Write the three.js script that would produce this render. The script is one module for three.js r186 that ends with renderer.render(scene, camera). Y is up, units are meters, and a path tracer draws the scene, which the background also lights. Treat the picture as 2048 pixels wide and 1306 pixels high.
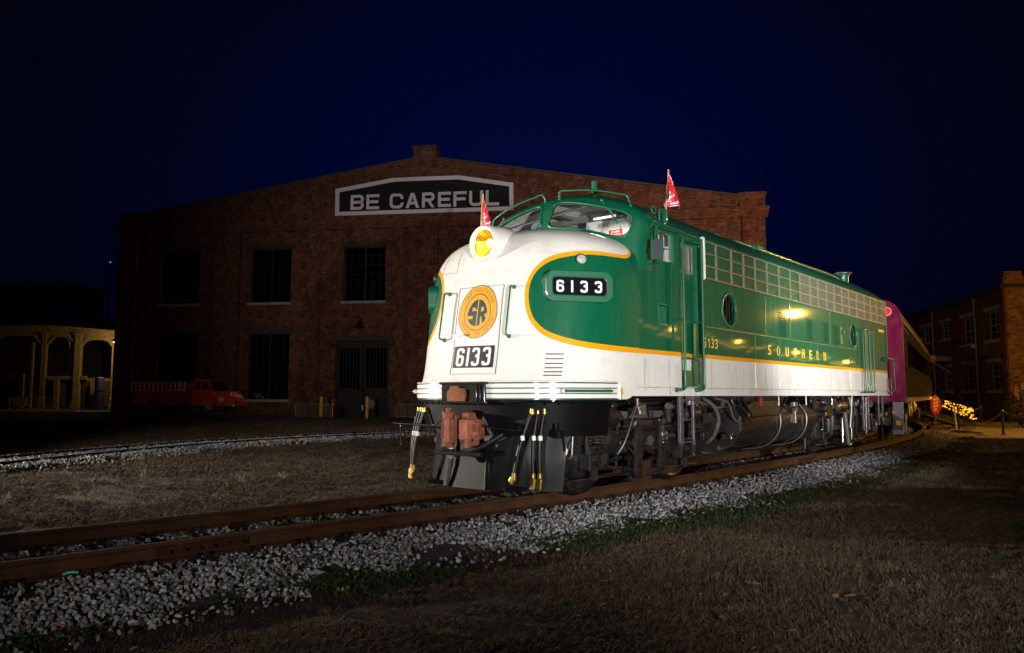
import * as THREE from 'three';
import { RoundedBoxGeometry } from 'three/addons/geometries/RoundedBoxGeometry.js';
import { mergeGeometries, mergeVertices, toCreasedNormals } from 'three/addons/utils/BufferGeometryUtils.js';
import { TessellateModifier } from 'three/addons/modifiers/TessellateModifier.js';
import { FontLoader } from 'three/addons/loaders/FontLoader.js';
import { RectAreaLightUniformsLib } from 'three/addons/lights/RectAreaLightUniformsLib.js';

// ------------------------------------------------------------------ camera, sky, lights, exposure
const scene = new THREE.Scene();
const PITCH = 0.089305, CAM_H = 1.42;               // metres above the railhead (y = 0)
const camera = new THREE.PerspectiveCamera(2 * Math.atan(653 / 1530) * 180 / Math.PI, 2048 / 1306, 0.1, 900);
camera.position.set(0, CAM_H, 0);
camera.rotation.x = PITCH;
const renderer = new THREE.WebGLRenderer({ antialias: true });
renderer.setSize(1024, 653);
renderer.toneMapping = THREE.LinearToneMapping;
renderer.toneMappingExposure = 1;
renderer.shadowMap.enabled = true;
RectAreaLightUniformsLib.init();

{ // clear night sky: the last blue of dusk stands behind the brick hall and fades round the horizon and upwards
  const W = 512, H = 256, px = new Float32Array(W * H * 4);
  for (let j = 0; j < H; j++) {
    const el = ((j + 0.5) / H - 0.5) * Math.PI;
    for (let i = 0; i < W; i++) {
      const az = ((i + 0.5) / W - 0.5) * 2 * Math.PI;               // atan2(z, x)
      const dAz = Math.atan2(Math.sin(az + Math.PI / 2 - 0.04), Math.cos(az + Math.PI / 2 - 0.04));
      const e = Math.max(el, 0);
      const glow = Math.exp(-(dAz * dAz) / (2 * 0.27 * 0.27)) * Math.exp(-Math.pow((e - 0.24) / 0.19, 2) / 2);
      const k = 0.0036 + 0.0285 * glow;
      const o = (j * W + i) * 4;
      px[o] = 0.0003 + k * 0.004; px[o + 1] = 0.0005 + k * 0.06; px[o + 2] = k; px[o + 3] = 1;
    }
  }
  const sky = new THREE.DataTexture(px, W, H, THREE.RGBAFormat, THREE.FloatType);
  sky.mapping = THREE.EquirectangularReflectionMapping;
  sky.magFilter = THREE.LinearFilter; sky.minFilter = THREE.LinearFilter;
  sky.needsUpdate = true;
  scene.background = sky; scene.environment = sky; scene.environmentIntensity = 1;
}
const moon = new THREE.DirectionalLight(0xbcc8ff, 0.0035);           // moonlight, far below the lamps
moon.position.set(-30, 60, 40); moon.castShadow = true;
Object.assign(moon.shadow.camera, { left: -60, right: 60, top: 60, bottom: -60, near: 1, far: 220 });
scene.add(moon);

// ------------------------------------------------------------------ helpers
const V3 = (x, y, z) => new THREE.Vector3(x, y, z);
function mulberry(a) { return () => { a |= 0; a = (a + 0x6d2b79f5) | 0; let t = Math.imul(a ^ (a >>> 15), 1 | a); t = (t + Math.imul(t ^ (t >>> 7), 61 | t)) ^ t; return ((t ^ (t >>> 14)) >>> 0) / 4294967296; }; }
const rnd = mulberry(6133);
const R = (a, b) => a + (b - a) * rnd();
const names = new Map();
function numbered(n) { const k = names.get(n) ?? 0; names.set(n, k + 1); return k ? n + '_' + String(k).padStart(3, '0') : n; }
function prep(g) {
  if (g.index) g = g.toNonIndexed();
  for (const k of Object.keys(g.attributes)) if (!['position', 'normal', 'uv'].includes(k)) g.deleteAttribute(k);
  if (!g.attributes.normal) g.computeVertexNormals();
  if (!g.attributes.uv) g.setAttribute('uv', new THREE.BufferAttribute(new Float32Array(g.attributes.position.count * 2), 2));
  g.morphAttributes = {};
  return g;
}
const merge = (list) => { list = list.flat(9); return list.length === 1 ? prep(list[0]) : mergeGeometries(list.map(prep)); };
function place(g, x = 0, y = 0, z = 0, rx = 0, ry = 0, rz = 0) {
  if (rx) g.rotateX(rx); if (ry) g.rotateY(ry); if (rz) g.rotateZ(rz);
  return g.translate(x, y, z);
}
const box = (w, h, d, x, y, z, rx, ry, rz) => place(new THREE.BoxGeometry(w, h, d), x, y, z, rx, ry, rz);
const rbox = (w, h, d, r, x, y, z, rx, ry, rz) => place(new RoundedBoxGeometry(w, h, d, 2, r), x, y, z, rx, ry, rz);
// span boxes: from corner to corner
const sbox = (x0, x1, y0, y1, z0, z1) => box(Math.abs(x1 - x0), Math.abs(y1 - y0), Math.abs(z1 - z0), (x0 + x1) / 2, (y0 + y1) / 2, (z0 + z1) / 2);
function cyl(r0, r1, h, axis, x, y, z, seg = 20, open = false) {    // along axis
  const g = new THREE.CylinderGeometry(r1, r0, h, seg, 1, open);
  if (axis === 'x') g.rotateZ(-Math.PI / 2); else if (axis === 'z') g.rotateX(Math.PI / 2);
  return g.translate(x, y, z);
}
function rod(a, b, r, seg = 8, r2 = r) {                              // straight bar between two points
  const A = V3(...a), B = V3(...b), d = B.clone().sub(A), L = d.length();
  const g = new THREE.CylinderGeometry(r2, r, L, seg);
  g.applyQuaternion(new THREE.Quaternion().setFromUnitVectors(V3(0, 1, 0), d.normalize()));
  return g.translate((A.x + B.x) / 2, (A.y + B.y) / 2, (A.z + B.z) / 2);
}
function pipe(pts, r, seg = 8, tension = 0.5, n = 0) {                // smooth tube through points
  const c = new THREE.CatmullRomCurve3(pts.map((p) => V3(...p)), false, 'centripetal', tension);
  return new THREE.TubeGeometry(c, n || pts.length * 6, r, seg);
}
function bent(pts, r, seg = 8, bend = 0.05) {                         // tube with straight runs and rounded corners
  const path = new THREE.CurvePath(), P = pts.map((p) => V3(...p));
  let from = P[0];
  for (let i = 1; i < P.length; i++) {
    if (i === P.length - 1) { path.add(new THREE.LineCurve3(from, P[i])); break; }
    const a = P[i].clone().sub(P[i - 1]), b = P[i + 1].clone().sub(P[i]), k = Math.min(bend, a.length() * 0.45, b.length() * 0.45);
    const q0 = P[i].clone().addScaledVector(a.normalize(), -k), q1 = P[i].clone().addScaledVector(b.normalize(), k);
    path.add(new THREE.LineCurve3(from, q0)); path.add(new THREE.QuadraticBezierCurve3(q0, P[i], q1)); from = q1;
  }
  const out = [];
  for (const c of path.curves) { const n = c.isLineCurve3 ? 1 : 5; for (let i = 0; i < n; i++) out.push(c.getPoint(i / n)); }
  out.push(P[P.length - 1]);
  return sweep(out, r, seg);
}
function sweep(pts, r, seg) {
  const pos = [], idx = []; let prevN = null;
  for (let i = 0; i < pts.length; i++) {
    const t = pts[Math.min(i + 1, pts.length - 1)].clone().sub(pts[Math.max(i - 1, 0)]).normalize();
    let n = prevN ? prevN.clone() : (Math.abs(t.y) < 0.9 ? V3(0, 1, 0) : V3(1, 0, 0));
    n.addScaledVector(t, -n.dot(t)).normalize(); prevN = n;
    const b = t.clone().cross(n);
    for (let j = 0; j < seg; j++) { const a = j / seg * 2 * Math.PI; const p = pts[i].clone().addScaledVector(n, Math.cos(a) * r).addScaledVector(b, Math.sin(a) * r); pos.push(p.x, p.y, p.z); }
  }
  for (let i = 0; i < pts.length - 1; i++) for (let j = 0; j < seg; j++) { const a = i * seg + j, b = i * seg + (j + 1) % seg, c = a + seg, d = b + seg; idx.push(a, b, c, b, d, c); }
  const m = pos.length / 3;
  for (const [k, base, flip] of [[0, 0, 0], [1, (pts.length - 1) * seg, 1]]) { const p = pts[k ? pts.length - 1 : 0]; pos.push(p.x, p.y, p.z); for (let j = 0; j < seg; j++) { const a = base + j, b = base + (j + 1) % seg; flip ? idx.push(a, b, m + k) : idx.push(b, a, m + k); } }
  const g = new THREE.BufferGeometry();
  g.setAttribute('position', new THREE.Float32BufferAttribute(pos, 3)); g.setIndex(idx); g.computeVertexNormals();
  return g;
}
function shapeOf(pts) { const s = new THREE.Shape(); pts.forEach(([x, y], i) => (i ? s.lineTo(x, y) : s.moveTo(x, y))); s.closePath(); return s; }
function extr(pts, depth, bevel = 0) {                                 // outline in x,y extruded to +z
  const s = pts instanceof THREE.Shape ? pts : shapeOf(pts);
  return new THREE.ExtrudeGeometry(s, { depth, bevelEnabled: bevel > 0, bevelThickness: bevel, bevelSize: bevel, bevelSegments: 2, steps: 1, curveSegments: 12 });
}
const lathe = (pts, seg = 24) => new THREE.LatheGeometry(pts.map(([x, y]) => new THREE.Vector2(x, y)), seg);
function obj(name, geos, mat, parent, label) {
  const m = new THREE.Mesh(Array.isArray(geos) ? merge(geos) : geos, mat);
  m.name = name; m.castShadow = m.receiveShadow = true;
  if (label) m.userData.label = label;
  if (parent) parent.add(m); else { m.name = numbered(name); scene.add(m); }
  return m;
}
function tag(o, label, category, group) { Object.assign(o.userData, { label, category }); if (group) o.userData.group = group; return o; }
function thing(name, label, category, group) { const g = new THREE.Group(); g.name = numbered(name); scene.add(g); return tag(g, label, category, group); }
function struct(o) { o.userData.kind = 'structure'; return o; }
function stuff(o) { o.userData.kind = 'stuff'; return o; }
function cloneAs(src, label, group) { const c = src.clone(); c.name = numbered(src.name.replace(/_\d{3}$/, '')); scene.add(c); if (label) c.userData.label = label; if (group) c.userData.group = group; return c; }
const std = (color, roughness = 0.8, metalness = 0, more = {}) => new THREE.MeshStandardMaterial({ color, roughness, metalness, ...more });
const phys = (color, roughness, more = {}) => new THREE.MeshPhysicalMaterial({ color, roughness, ...more });
const lin = (r, g, b) => new THREE.Color().setRGB(r, g, b);
function canvasTex(w, h, draw, srgb = true) {
  const c = document.createElement('canvas'); c.width = w; c.height = h;
  const x = c.getContext('2d'); draw(x, w, h);
  const t = new THREE.CanvasTexture(c);
  if (srgb) t.colorSpace = THREE.SRGBColorSpace;
  t.wrapS = t.wrapT = THREE.RepeatWrapping; t.magFilter = THREE.LinearFilter;
  return t;
}
function noiseGrid(n, seed) { const r = mulberry(seed), a = new Float32Array(n * n); for (let i = 0; i < a.length; i++) a[i] = r(); return (x, y) => { x = ((x % n) + n) % n; y = ((y % n) + n) % n; const x0 = x | 0, y0 = y | 0, fx = x - x0, fy = y - y0, sx = fx * fx * (3 - 2 * fx), sy = fy * fy * (3 - 2 * fy), x1 = (x0 + 1) % n, y1 = (y0 + 1) % n; return (a[y0 * n + x0] * (1 - sx) + a[y0 * n + x1] * sx) * (1 - sy) + (a[y1 * n + x0] * (1 - sx) + a[y1 * n + x1] * sx) * sy; }; }
// tiling grain texture: fine and coarse noise between two colours (sRGB triplets)
function grainTex(size, seed, c0, c1, fine = 0.5, scales = [4, 16, 64]) {
  const fs = scales.map((n, i) => [noiseGrid(n, seed + i), n]), r = mulberry(seed + 99);
  return canvasTex(size, size, (x) => {
    const im = x.createImageData(size, size);
    for (let j = 0; j < size; j++) for (let i = 0; i < size; i++) {
      let v = 0, w = 0, a = 1; for (const [f, n] of fs) { v += a * f(i / size * n, j / size * n); w += a; a *= 0.7; }
      v = v / w * (1 - fine) + r() * fine; v = Math.min(1, Math.max(0, (v - 0.5) * 1.7 + 0.5));
      const o = (j * size + i) * 4; for (let c = 0; c < 3; c++) im.data[o + c] = c0[c] + (c1[c] - c0[c]) * v; im.data[o + 3] = 255;
    }
    x.putImageData(im, 0, 0);
  });
}
const rep = (t, u, v) => { const c = t.clone(); c.repeat.set(u, v); c.needsUpdate = true; return c; };
// give a geometry box-projected uv in metres
function boxUV(g, s = 1) {
  g = prep(g); const p = g.attributes.position, n = g.attributes.normal, u = g.attributes.uv;
  for (let i = 0; i < p.count; i++) {
    const ax = Math.abs(n.getX(i)), ay = Math.abs(n.getY(i)), az = Math.abs(n.getZ(i));
    if (ay > ax && ay > az) u.setXY(i, p.getX(i) * s, p.getZ(i) * s);
    else if (ax > az) u.setXY(i, p.getZ(i) * s, p.getY(i) * s);
    else u.setXY(i, p.getX(i) * s, p.getY(i) * s);
  }
  return g;
}
const font = await new FontLoader().loadAsync('fonts/droid/droid_sans_bold.typeface.json');
function crP(P, t) {                                                 // uniform Catmull-Rom through tuples
  const m = P.length - 1, u = Math.min(Math.max(t, 0), 1) * m, i = Math.min(Math.floor(u), m - 1), f = u - i;
  const a = P[Math.max(i - 1, 0)], b = P[i], c = P[i + 1], d = P[Math.min(i + 2, m)];
  return b.map((_, k) => 0.5 * (2 * b[k] + (c[k] - a[k]) * f + (2 * a[k] - 5 * b[k] + 4 * c[k] - d[k]) * f * f + (3 * b[k] - a[k] - 3 * c[k] + d[k]) * f * f * f));
}

// ------------------------------------------------------------------ frames of reference
const TH = 39.93517 * Math.PI / 180;
const LOCO_O = V3(-0.8897, 0, -10.5577);                              // nose of the locomotive on its centre line, at railhead height
const DIR = V3(Math.sin(TH), 0, -Math.cos(TH)), NRM = V3(Math.cos(TH), 0, Math.sin(TH));
const toW = (x, y, z) => LOCO_O.clone().addScaledVector(DIR, x).addScaledVector(NRM, z).setY(y);
const FPH = 7.5 * Math.PI / 180;                                     // brick hall: its front runs along u
const HALL_O = V3(-13, 0, -57);
const hallW = (u, y, off = 0) => V3(HALL_O.x + u * Math.cos(FPH) - off * Math.sin(FPH), y, HALL_O.z + u * Math.sin(FPH) + off * Math.cos(FPH));

// ground height: almost flat, rising a little towards the far left
function groundY(x, z) {
  const k = THREE.MathUtils.smoothstep(-z, 26, 52), l = THREE.MathUtils.smoothstep(-x, 8, 42);
  return -0.34 + 0.06 * k + 0.62 * k * l + 0.012 * Math.sin(x * 0.9 + z * 0.4) * Math.sin(z * 0.7 - x * 0.3);
}

// ------------------------------------------------------------------ unseen lamps outside the frame, placed to light train, lawn and hall
function unseen_floodlight(pos, target, cd, angle, color, radius, label, penumbra = 1) {
  const t = thing('unseen_floodlight', label, 'unseen_floodlight');
  const P = V3(...pos), T = V3(...target), gy = groundY(P.x, P.z);
  t.position.set(P.x, gy, P.z);
  const h = P.y - gy, d = T.clone().sub(P).normalize(), yaw = Math.atan2(d.x, d.z), el = Math.asin(d.y);
  const black = std(0x15161a, 0.6);
  obj('pole', rod([0, 0.35, 0], [0, h - 0.16, 0], 0.015), black, t);
  for (let k = 0; k < 3; k++) { const a = k * 2.094; obj('leg', rod([0, 0.5, 0], [Math.sin(a) * 0.35, 0.01, Math.cos(a) * 0.35], 0.012), black, t); }
  const head = new THREE.Group(); head.name = 'lamp_head'; head.position.y = h; head.rotation.set(-el, yaw, 0, 'YXZ'); t.add(head);
  obj('lamp_housing', place(lathe([[0, -0.2], [0.08, -0.2], [0.1, -0.06], [0.15, -0.03], [0.155, -0.02], [0.145, -0.02], [0.09, -0.05], [0, -0.05]], 24).rotateX(Math.PI / 2), 0, 0, 0), black, head);
  obj('lamp_glass', cyl(0.14, 0.14, 0.006, 'z', 0, 0, -0.012, 24), std(0xffffff, 0.4, 0, { emissive: color, emissiveIntensity: 4 }), head);
  const s = new THREE.SpotLight(color, cd, 0, angle, penumbra, 2);
  s.position.copy(P).addScaledVector(d, 0.04); s.target.position.copy(T);
  s.castShadow = true; s.shadow.radius = radius / 0.02; s.shadow.bias = -0.0005;
  scene.add(s, s.target);
  return t;
}
const tl = (x, y, z) => toW(x, y, z).toArray();
unseen_floodlight([3.5, 1.15, 3.5], tl(4.2, 4.3, 1.2), 900, 0.45, 0xfffaf4, 0.07, 'unseen key lamp behind and right of the camera, placed to light the locomotive');
unseen_floodlight([-3.0, 1.4, 3.6], [-1.6, 3.9, -11.5], 250, 0.45, 0xfffaf4, 0.07, 'unseen weak lamp behind and left of the camera, placed to light the nose');
unseen_floodlight([-26, 3.4, -17], [-2.0, 1.0, -15], 3400, 0.50, 0xfff2e2, 0.08, 'unseen lamp far beyond the left edge, placed to light the lawn');
unseen_floodlight([10.6, 1.3, -8.8], tl(11.3, 3.9, 1.68), 470, 0.54, 0xfffaf4, 0.07, 'unseen lamp far to the right, placed to light the rear side of the train');
unseen_floodlight([-16, 5.2, -12], [3, 8.5, -57], 760, 0.62, 0xfff0e0, 0.08, 'unseen lamp far to the left, placed to light the brick hall');
unseen_floodlight([25, 4.6, -21], [14, 14, -54], 1700, 0.34, 0xffc690, 0.08, 'unseen warm lamp beyond the right edge, placed to light the hall gable');

// ------------------------------------------------------------------ ground
const T_soil = grainTex(512, 11, [42, 32, 22], [112, 88, 64], 0.45, [6, 24, 96]);
const T_soilBump = grainTex(512, 31, [0, 0, 0], [255, 255, 255], 0.5, [16, 64, 128]);
T_soilBump.colorSpace = THREE.NoColorSpace;
{
  const xs = [], zs = [], N = 130;
  for (let i = -N; i <= N; i++) { const k = i / N; xs.push(k * 26 + Math.sign(k) * Math.pow(Math.abs(k), 5) * 380); }
  for (let j = 0; j <= 2 * N; j++) { const k = j / (2 * N); zs.push(12 - k * 90 - Math.pow(k, 6) * 420); }
  const pos = [], uv = [], idx = [], col = [], nA = noiseGrid(64, 5), nB = noiseGrid(64, 6);
  for (const z of zs) for (const x of xs) {
    pos.push(x, groundY(x, z), z); uv.push(x / 2.3, z / 2.3);
    const m = nA(x * 0.23 + 30, z * 0.23 + 30) * 0.6 + nB(x * 0.9 + 9, z * 0.9) * 0.4, g = 0.75 + 0.5 * m;
    col.push(g, g, g);
  }
  const w = xs.length;
  for (let j = 0; j < zs.length - 1; j++) for (let i = 0; i < w - 1; i++) { const a = j * w + i; idx.push(a, a + 1, a + w, a + 1, a + w + 1, a + w); }
  const g = new THREE.BufferGeometry();
  g.setAttribute('position', new THREE.Float32BufferAttribute(pos, 3)); g.setAttribute('uv', new THREE.Float32BufferAttribute(uv, 2)); g.setAttribute('color', new THREE.Float32BufferAttribute(col, 3));
  g.setIndex(idx.reverse()); g.computeVertexNormals();
  const m = std(0x8a8078, 1, 0, { map: T_soil, vertexColors: true, bumpMap: T_soilBump, bumpScale: 0.02 });
  const o = new THREE.Mesh(g, m); o.name = 'ground'; o.receiveShadow = true; scene.add(struct(o));
}

// ------------------------------------------------------------------ the tracks
// centre line of a track as a table of world points by arc length
function trackLine(pts) {
  const c = new THREE.CatmullRomCurve3(pts, false, 'centripetal'); c.arcLengthDivisions = 600;
  const L = c.getLength();
  return { L, at(s) { const u = Math.min(Math.max(s / L, 0), 1); return { p: c.getPointAt(u), t: c.getTangentAt(u).setY(0).normalize() }; } };
}
const mainTrack = trackLine([[-16, -2.75], [-9, -1.55], [-5.2, -0.95], [-1.8, -0.56], [1.1, -0.24], [5.6, 0.14], [10.7, 0.24], [18.9, 0.1], [26.3, -0.6], [34, -2.2], [45, -6], [60, -13], [80, -25]].map(([x, z]) => toW(x, 0, z)));
const farTrack = trackLine([V3(-19, 0, -3), V3(-15.2, 0, -11), V3(-13.2, 0, -17), V3(-12.1, 0, -21.6), V3(-10.6, 0, -26.2), V3(-8, 0, -30.4), V3(-4.2, 0, -34.2), V3(1.5, 0, -38), V3(9, 0, -41)]);
// side vector points to the camera's side of the track
const sideOf = (t) => V3(-t.z, 0, t.x);
function stripAlong(line, s0, s1, ds, prof, y0 = 0, uvS = 1) {         // prof: [[offset, height], ...] swept along the line
  const pos = [], uv = [], idx = [], n = prof.length; let rows = 0, per = [0];
  for (let i = 1; i < n; i++) per.push(per[i - 1] + Math.hypot(prof[i][0] - prof[i - 1][0], prof[i][1] - prof[i - 1][1]));
  for (let s = s0; s <= s1 + 1e-6; s += ds) {
    const { p, t } = line.at(s), sd = sideOf(t);
    for (let i = 0; i < n; i++) { pos.push(p.x + sd.x * prof[i][0], y0 + prof[i][1], p.z + sd.z * prof[i][0]); uv.push(s * uvS, per[i] * uvS); }
    rows++;
  }
  for (let r = 0; r < rows - 1; r++) for (let i = 0; i < n - 1; i++) { const a = r * n + i; idx.push(a, a + n, a + 1, a + 1, a + n, a + n + 1); }
  const g = new THREE.BufferGeometry();
  g.setAttribute('position', new THREE.Float32BufferAttribute(pos, 3)); g.setAttribute('uv', new THREE.Float32BufferAttribute(uv, 2)); g.setIndex(idx); g.computeVertexNormals();
  return g;
}
const HG = 0.785, RAIL_H = 0.185;
const railProfile = (() => {
  const h = RAIL_H, half = [[0, 0], [0.03, -0.001], [0.036, -0.009], [0.036, -0.035], [0.012, -0.045], [0.009, -0.06], [0.009, -h + 0.045], [0.014, -h + 0.03], [0.072, -h + 0.012], [0.072, -h]];
  return [...half.map(([x, y]) => [-x, y]).reverse(), ...half.slice(1)];
})();
const T_rust = grainTex(512, 41, [62, 38, 16], [112, 72, 32], 0.35, [8, 32, 128]);
const M_rail = std(0xd6ccb8, 0.78, 0.1, { map: T_rust, bumpMap: T_soilBump, bumpScale: 0.002 });
const M_rust = std(0xb08a70, 0.85, 0.1, { map: T_rust });
const M_rustDark = std(0x5a4030, 0.9, 0.05, { map: T_rust });
const T_wood = canvasTex(256, 256, (x, w, h) => {
  const r = mulberry(8); x.fillStyle = '#2c2522'; x.fillRect(0, 0, w, h);
  for (let i = 0; i < 420; i++) { const v = 22 + r() * 50; x.fillStyle = `rgba(${v + 6},${v},${v - 5},${0.15 + r() * 0.4})`; const y = r() * h; x.fillRect(r() * w - 60, y, 40 + r() * 200, 0.6 + r() * 2.2); }
});
const M_tie = [0xa09890, 0x877d74, 0x6c625c].map((c) => std(c, 0.9, 0, { map: T_wood }));
const track = thing('railway_track', 'rusty railway track curving under the green and white locomotive', 'railway track');
const farTrackT = thing('railway_track', 'darker second railway track crossing the lawn far behind the locomotive nose', 'railway track');
const railGeo = (line, off, s0, s1, ds) => stripAlong(line, s0, s1, ds, railProfile.map(([x, y]) => [x + off, y]));
for (const sd of [1, -1]) obj('rail', railGeo(mainTrack, sd * HG, 0, mainTrack.L - 1, 0.5), M_rail, track, sd > 0 ? 'rusty near rail of the track' : 'rusty far rail of the track');
for (const sd of [1, -1]) { const g = railGeo(farTrack, sd * 0.72, 0, farTrack.L - 0.5, 0.8); g.translate(0, -0.155, 0); obj('rail', g, M_rustDark, farTrackT); }
{
  const tieG = [0, 1, 2].map((k) => boxUV(rbox(0.22 + 0.02 * k, 0.17, 2.7, 0.015, 0, -0.085, 0), 1.6));
  const plateG = merge([rbox(0.19, 0.022, 0.36, 0.006, 0, 0.011, 0), ...[[-0.06, 0.1], [0.06, 0.1], [-0.06, -0.1], [0.05, -0.1]].map(([x, z]) => merge([rbox(0.035, 0.03, 0.05, 0.008, x, 0.045, z * 0.95), rbox(0.018, 0.05, 0.018, 0.003, x, 0.03, z)]))]);
  let k = 0;
  for (let s = 0.4; s < 58; s += 0.535, k++) {
    const { p, t } = mainTrack.at(s), sd = sideOf(t), yaw = Math.atan2(sd.x, sd.z);
    const m = obj('tie', tieG[k % 3], M_tie[(k * 7) % 3], track);
    const sh = R(-0.12, 0.12);
    m.position.set(p.x + sd.x * sh, -RAIL_H - 0.012 + R(-0.006, 0.004), p.z + sd.z * sh); m.rotation.y = yaw + R(-0.025, 0.025);
    if (s < 44) for (const q of [1, -1]) { const pl = obj('tie_plate', plateG, k % 3 ? M_rustDark : M_rust, track); pl.position.set(p.x + sd.x * HG * q, -RAIL_H - 0.012, p.z + sd.z * HG * q); pl.rotation.y = yaw; }
  }
  // rail joints: a splice bar with its bolts on the near rail and one on the far rail
  for (const [s, q] of [[12.75, 1], [17.35, -1], [27.2, 1]]) {
    const { p, t } = mainTrack.at(s), sd = sideOf(t), parts = [rbox(0.92, 0.085, 0.018, 0.006, 0, -0.092, 0.022)];
    for (const x of [-0.36, -0.2, -0.06, 0.08, 0.23, 0.38]) { parts.push(cyl(0.021, 0.019, 0.03, 'z', x, -0.09, 0.045, 6), cyl(0.012, 0.011, 0.03, 'z', x, -0.09, 0.07, 8)); }
    const m = obj('joint_bar', parts, M_rust, track); m.position.set(p.x + sd.x * HG * q, 0, p.z + sd.z * HG * q); m.rotation.y = Math.atan2(sd.x, sd.z);
  }
  for (let s = 1, i = 0; s < farTrack.L - 1; s += 0.6, i++) {
    const { p, t } = farTrack.at(s), sd = sideOf(t), m = obj('tie', tieG[i % 3], M_tie[2], farTrackT);
    m.position.set(p.x, -0.345, p.z); m.rotation.y = Math.atan2(sd.x, sd.z) + R(-0.03, 0.03);
  }
}
// ballast sheets, then the stones that lie on them
const nE = noiseGrid(256, 77);
const T_stone = grainTex(512, 51, [60, 60, 66], [178, 178, 184], 0.6, [32, 64, 128]);
const M_ballast = std(0x909094, 0.95, 0, { map: rep(T_stone, 1, 1), bumpMap: T_soilBump, bumpScale: 0.03 });
const balH = (o) => (Math.abs(o) < 1.5 ? -0.235 : -0.235 - 0.115 * Math.min(1, (Math.abs(o) - 1.5) / 0.6));
{
  const prof = [-2.15, -1.5, -0.8, 0, 0.8, 1.5, 2.15].map((o) => [o, balH(o)]);
  const g = stripAlong(mainTrack, 0, mainTrack.L - 1, 0.6, prof, 0, 1); const b = obj('ballast', g, M_ballast); struct(b);
  const g2 = stripAlong(farTrack, 0, farTrack.L - 0.5, 0.8, [[-2.1, -0.37], [-1.4, -0.255], [1.4, -0.255], [2.1, -0.37]], 0.01, 1); const b2 = obj('ballast', g2, M_ballast); struct(b2);
}
function pebble(seed) {
  const r = mulberry(seed), g = mergeVertices(new THREE.IcosahedronGeometry(0.5, 0).deleteAttribute('normal').deleteAttribute('uv'));
  const p = g.attributes.position, sc = [R(0.85, 1.25), R(0.5, 0.85), R(0.7, 1.05)];
  for (let i = 0; i < p.count; i++) { const k = 0.72 + r() * 0.5; p.setXYZ(i, p.getX(i) * sc[0] * k, p.getY(i) * sc[1] * k, p.getZ(i) * sc[2] * k); }
  const f = g.toNonIndexed(); f.computeVertexNormals(); return f;
}
function scatter(name, label, geos, mat, items, category) {           // items: [x,y,z,size,color, tilt]
  const grp = new THREE.Group(); grp.name = numbered(name); stuff(grp); grp.userData.label = label; grp.userData.category = category; scene.add(grp);
  const by = geos.map(() => []); items.forEach((it, i) => by[i % geos.length].push(it));
  const M = new THREE.Matrix4(), Q = new THREE.Quaternion(), E = new THREE.Euler(), C = new THREE.Color();
  by.forEach((list, k) => {
    const im = new THREE.InstancedMesh(geos[k], mat, list.length); im.name = name.replace(/s$/, ''); im.castShadow = im.receiveShadow = true; stuff(im);
    list.forEach(([x, y, z, s, c, tilt = 1, sy = 1], i) => {
      E.set(R(-1, 1) * Math.PI * tilt, R(0, 6.283), R(-1, 1) * Math.PI * tilt); Q.setFromEuler(E);
      im.setMatrixAt(i, M.compose(V3(x, y, z), Q, V3(s, s * sy, s))); im.setColorAt(i, C.setRGB(...c));
    });
    grp.add(im);
  });
  return grp;
}
const inView = (x, z) => z < 1 && Math.abs(x) < -z * 0.72 + 4.5;
const stoneColor = () => { const k = rnd(); if (k < 0.018) return [0.26, 0.10, 0.04]; if (k < 0.035) return [0.30, 0.22, 0.10]; if (k < 0.12) return [0.06, 0.06, 0.065]; const g = 0.10 + Math.pow(rnd(), 1.2) * 0.38; return [g * 0.98, g, g * (1.0 + R(0, 0.10))]; };
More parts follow.
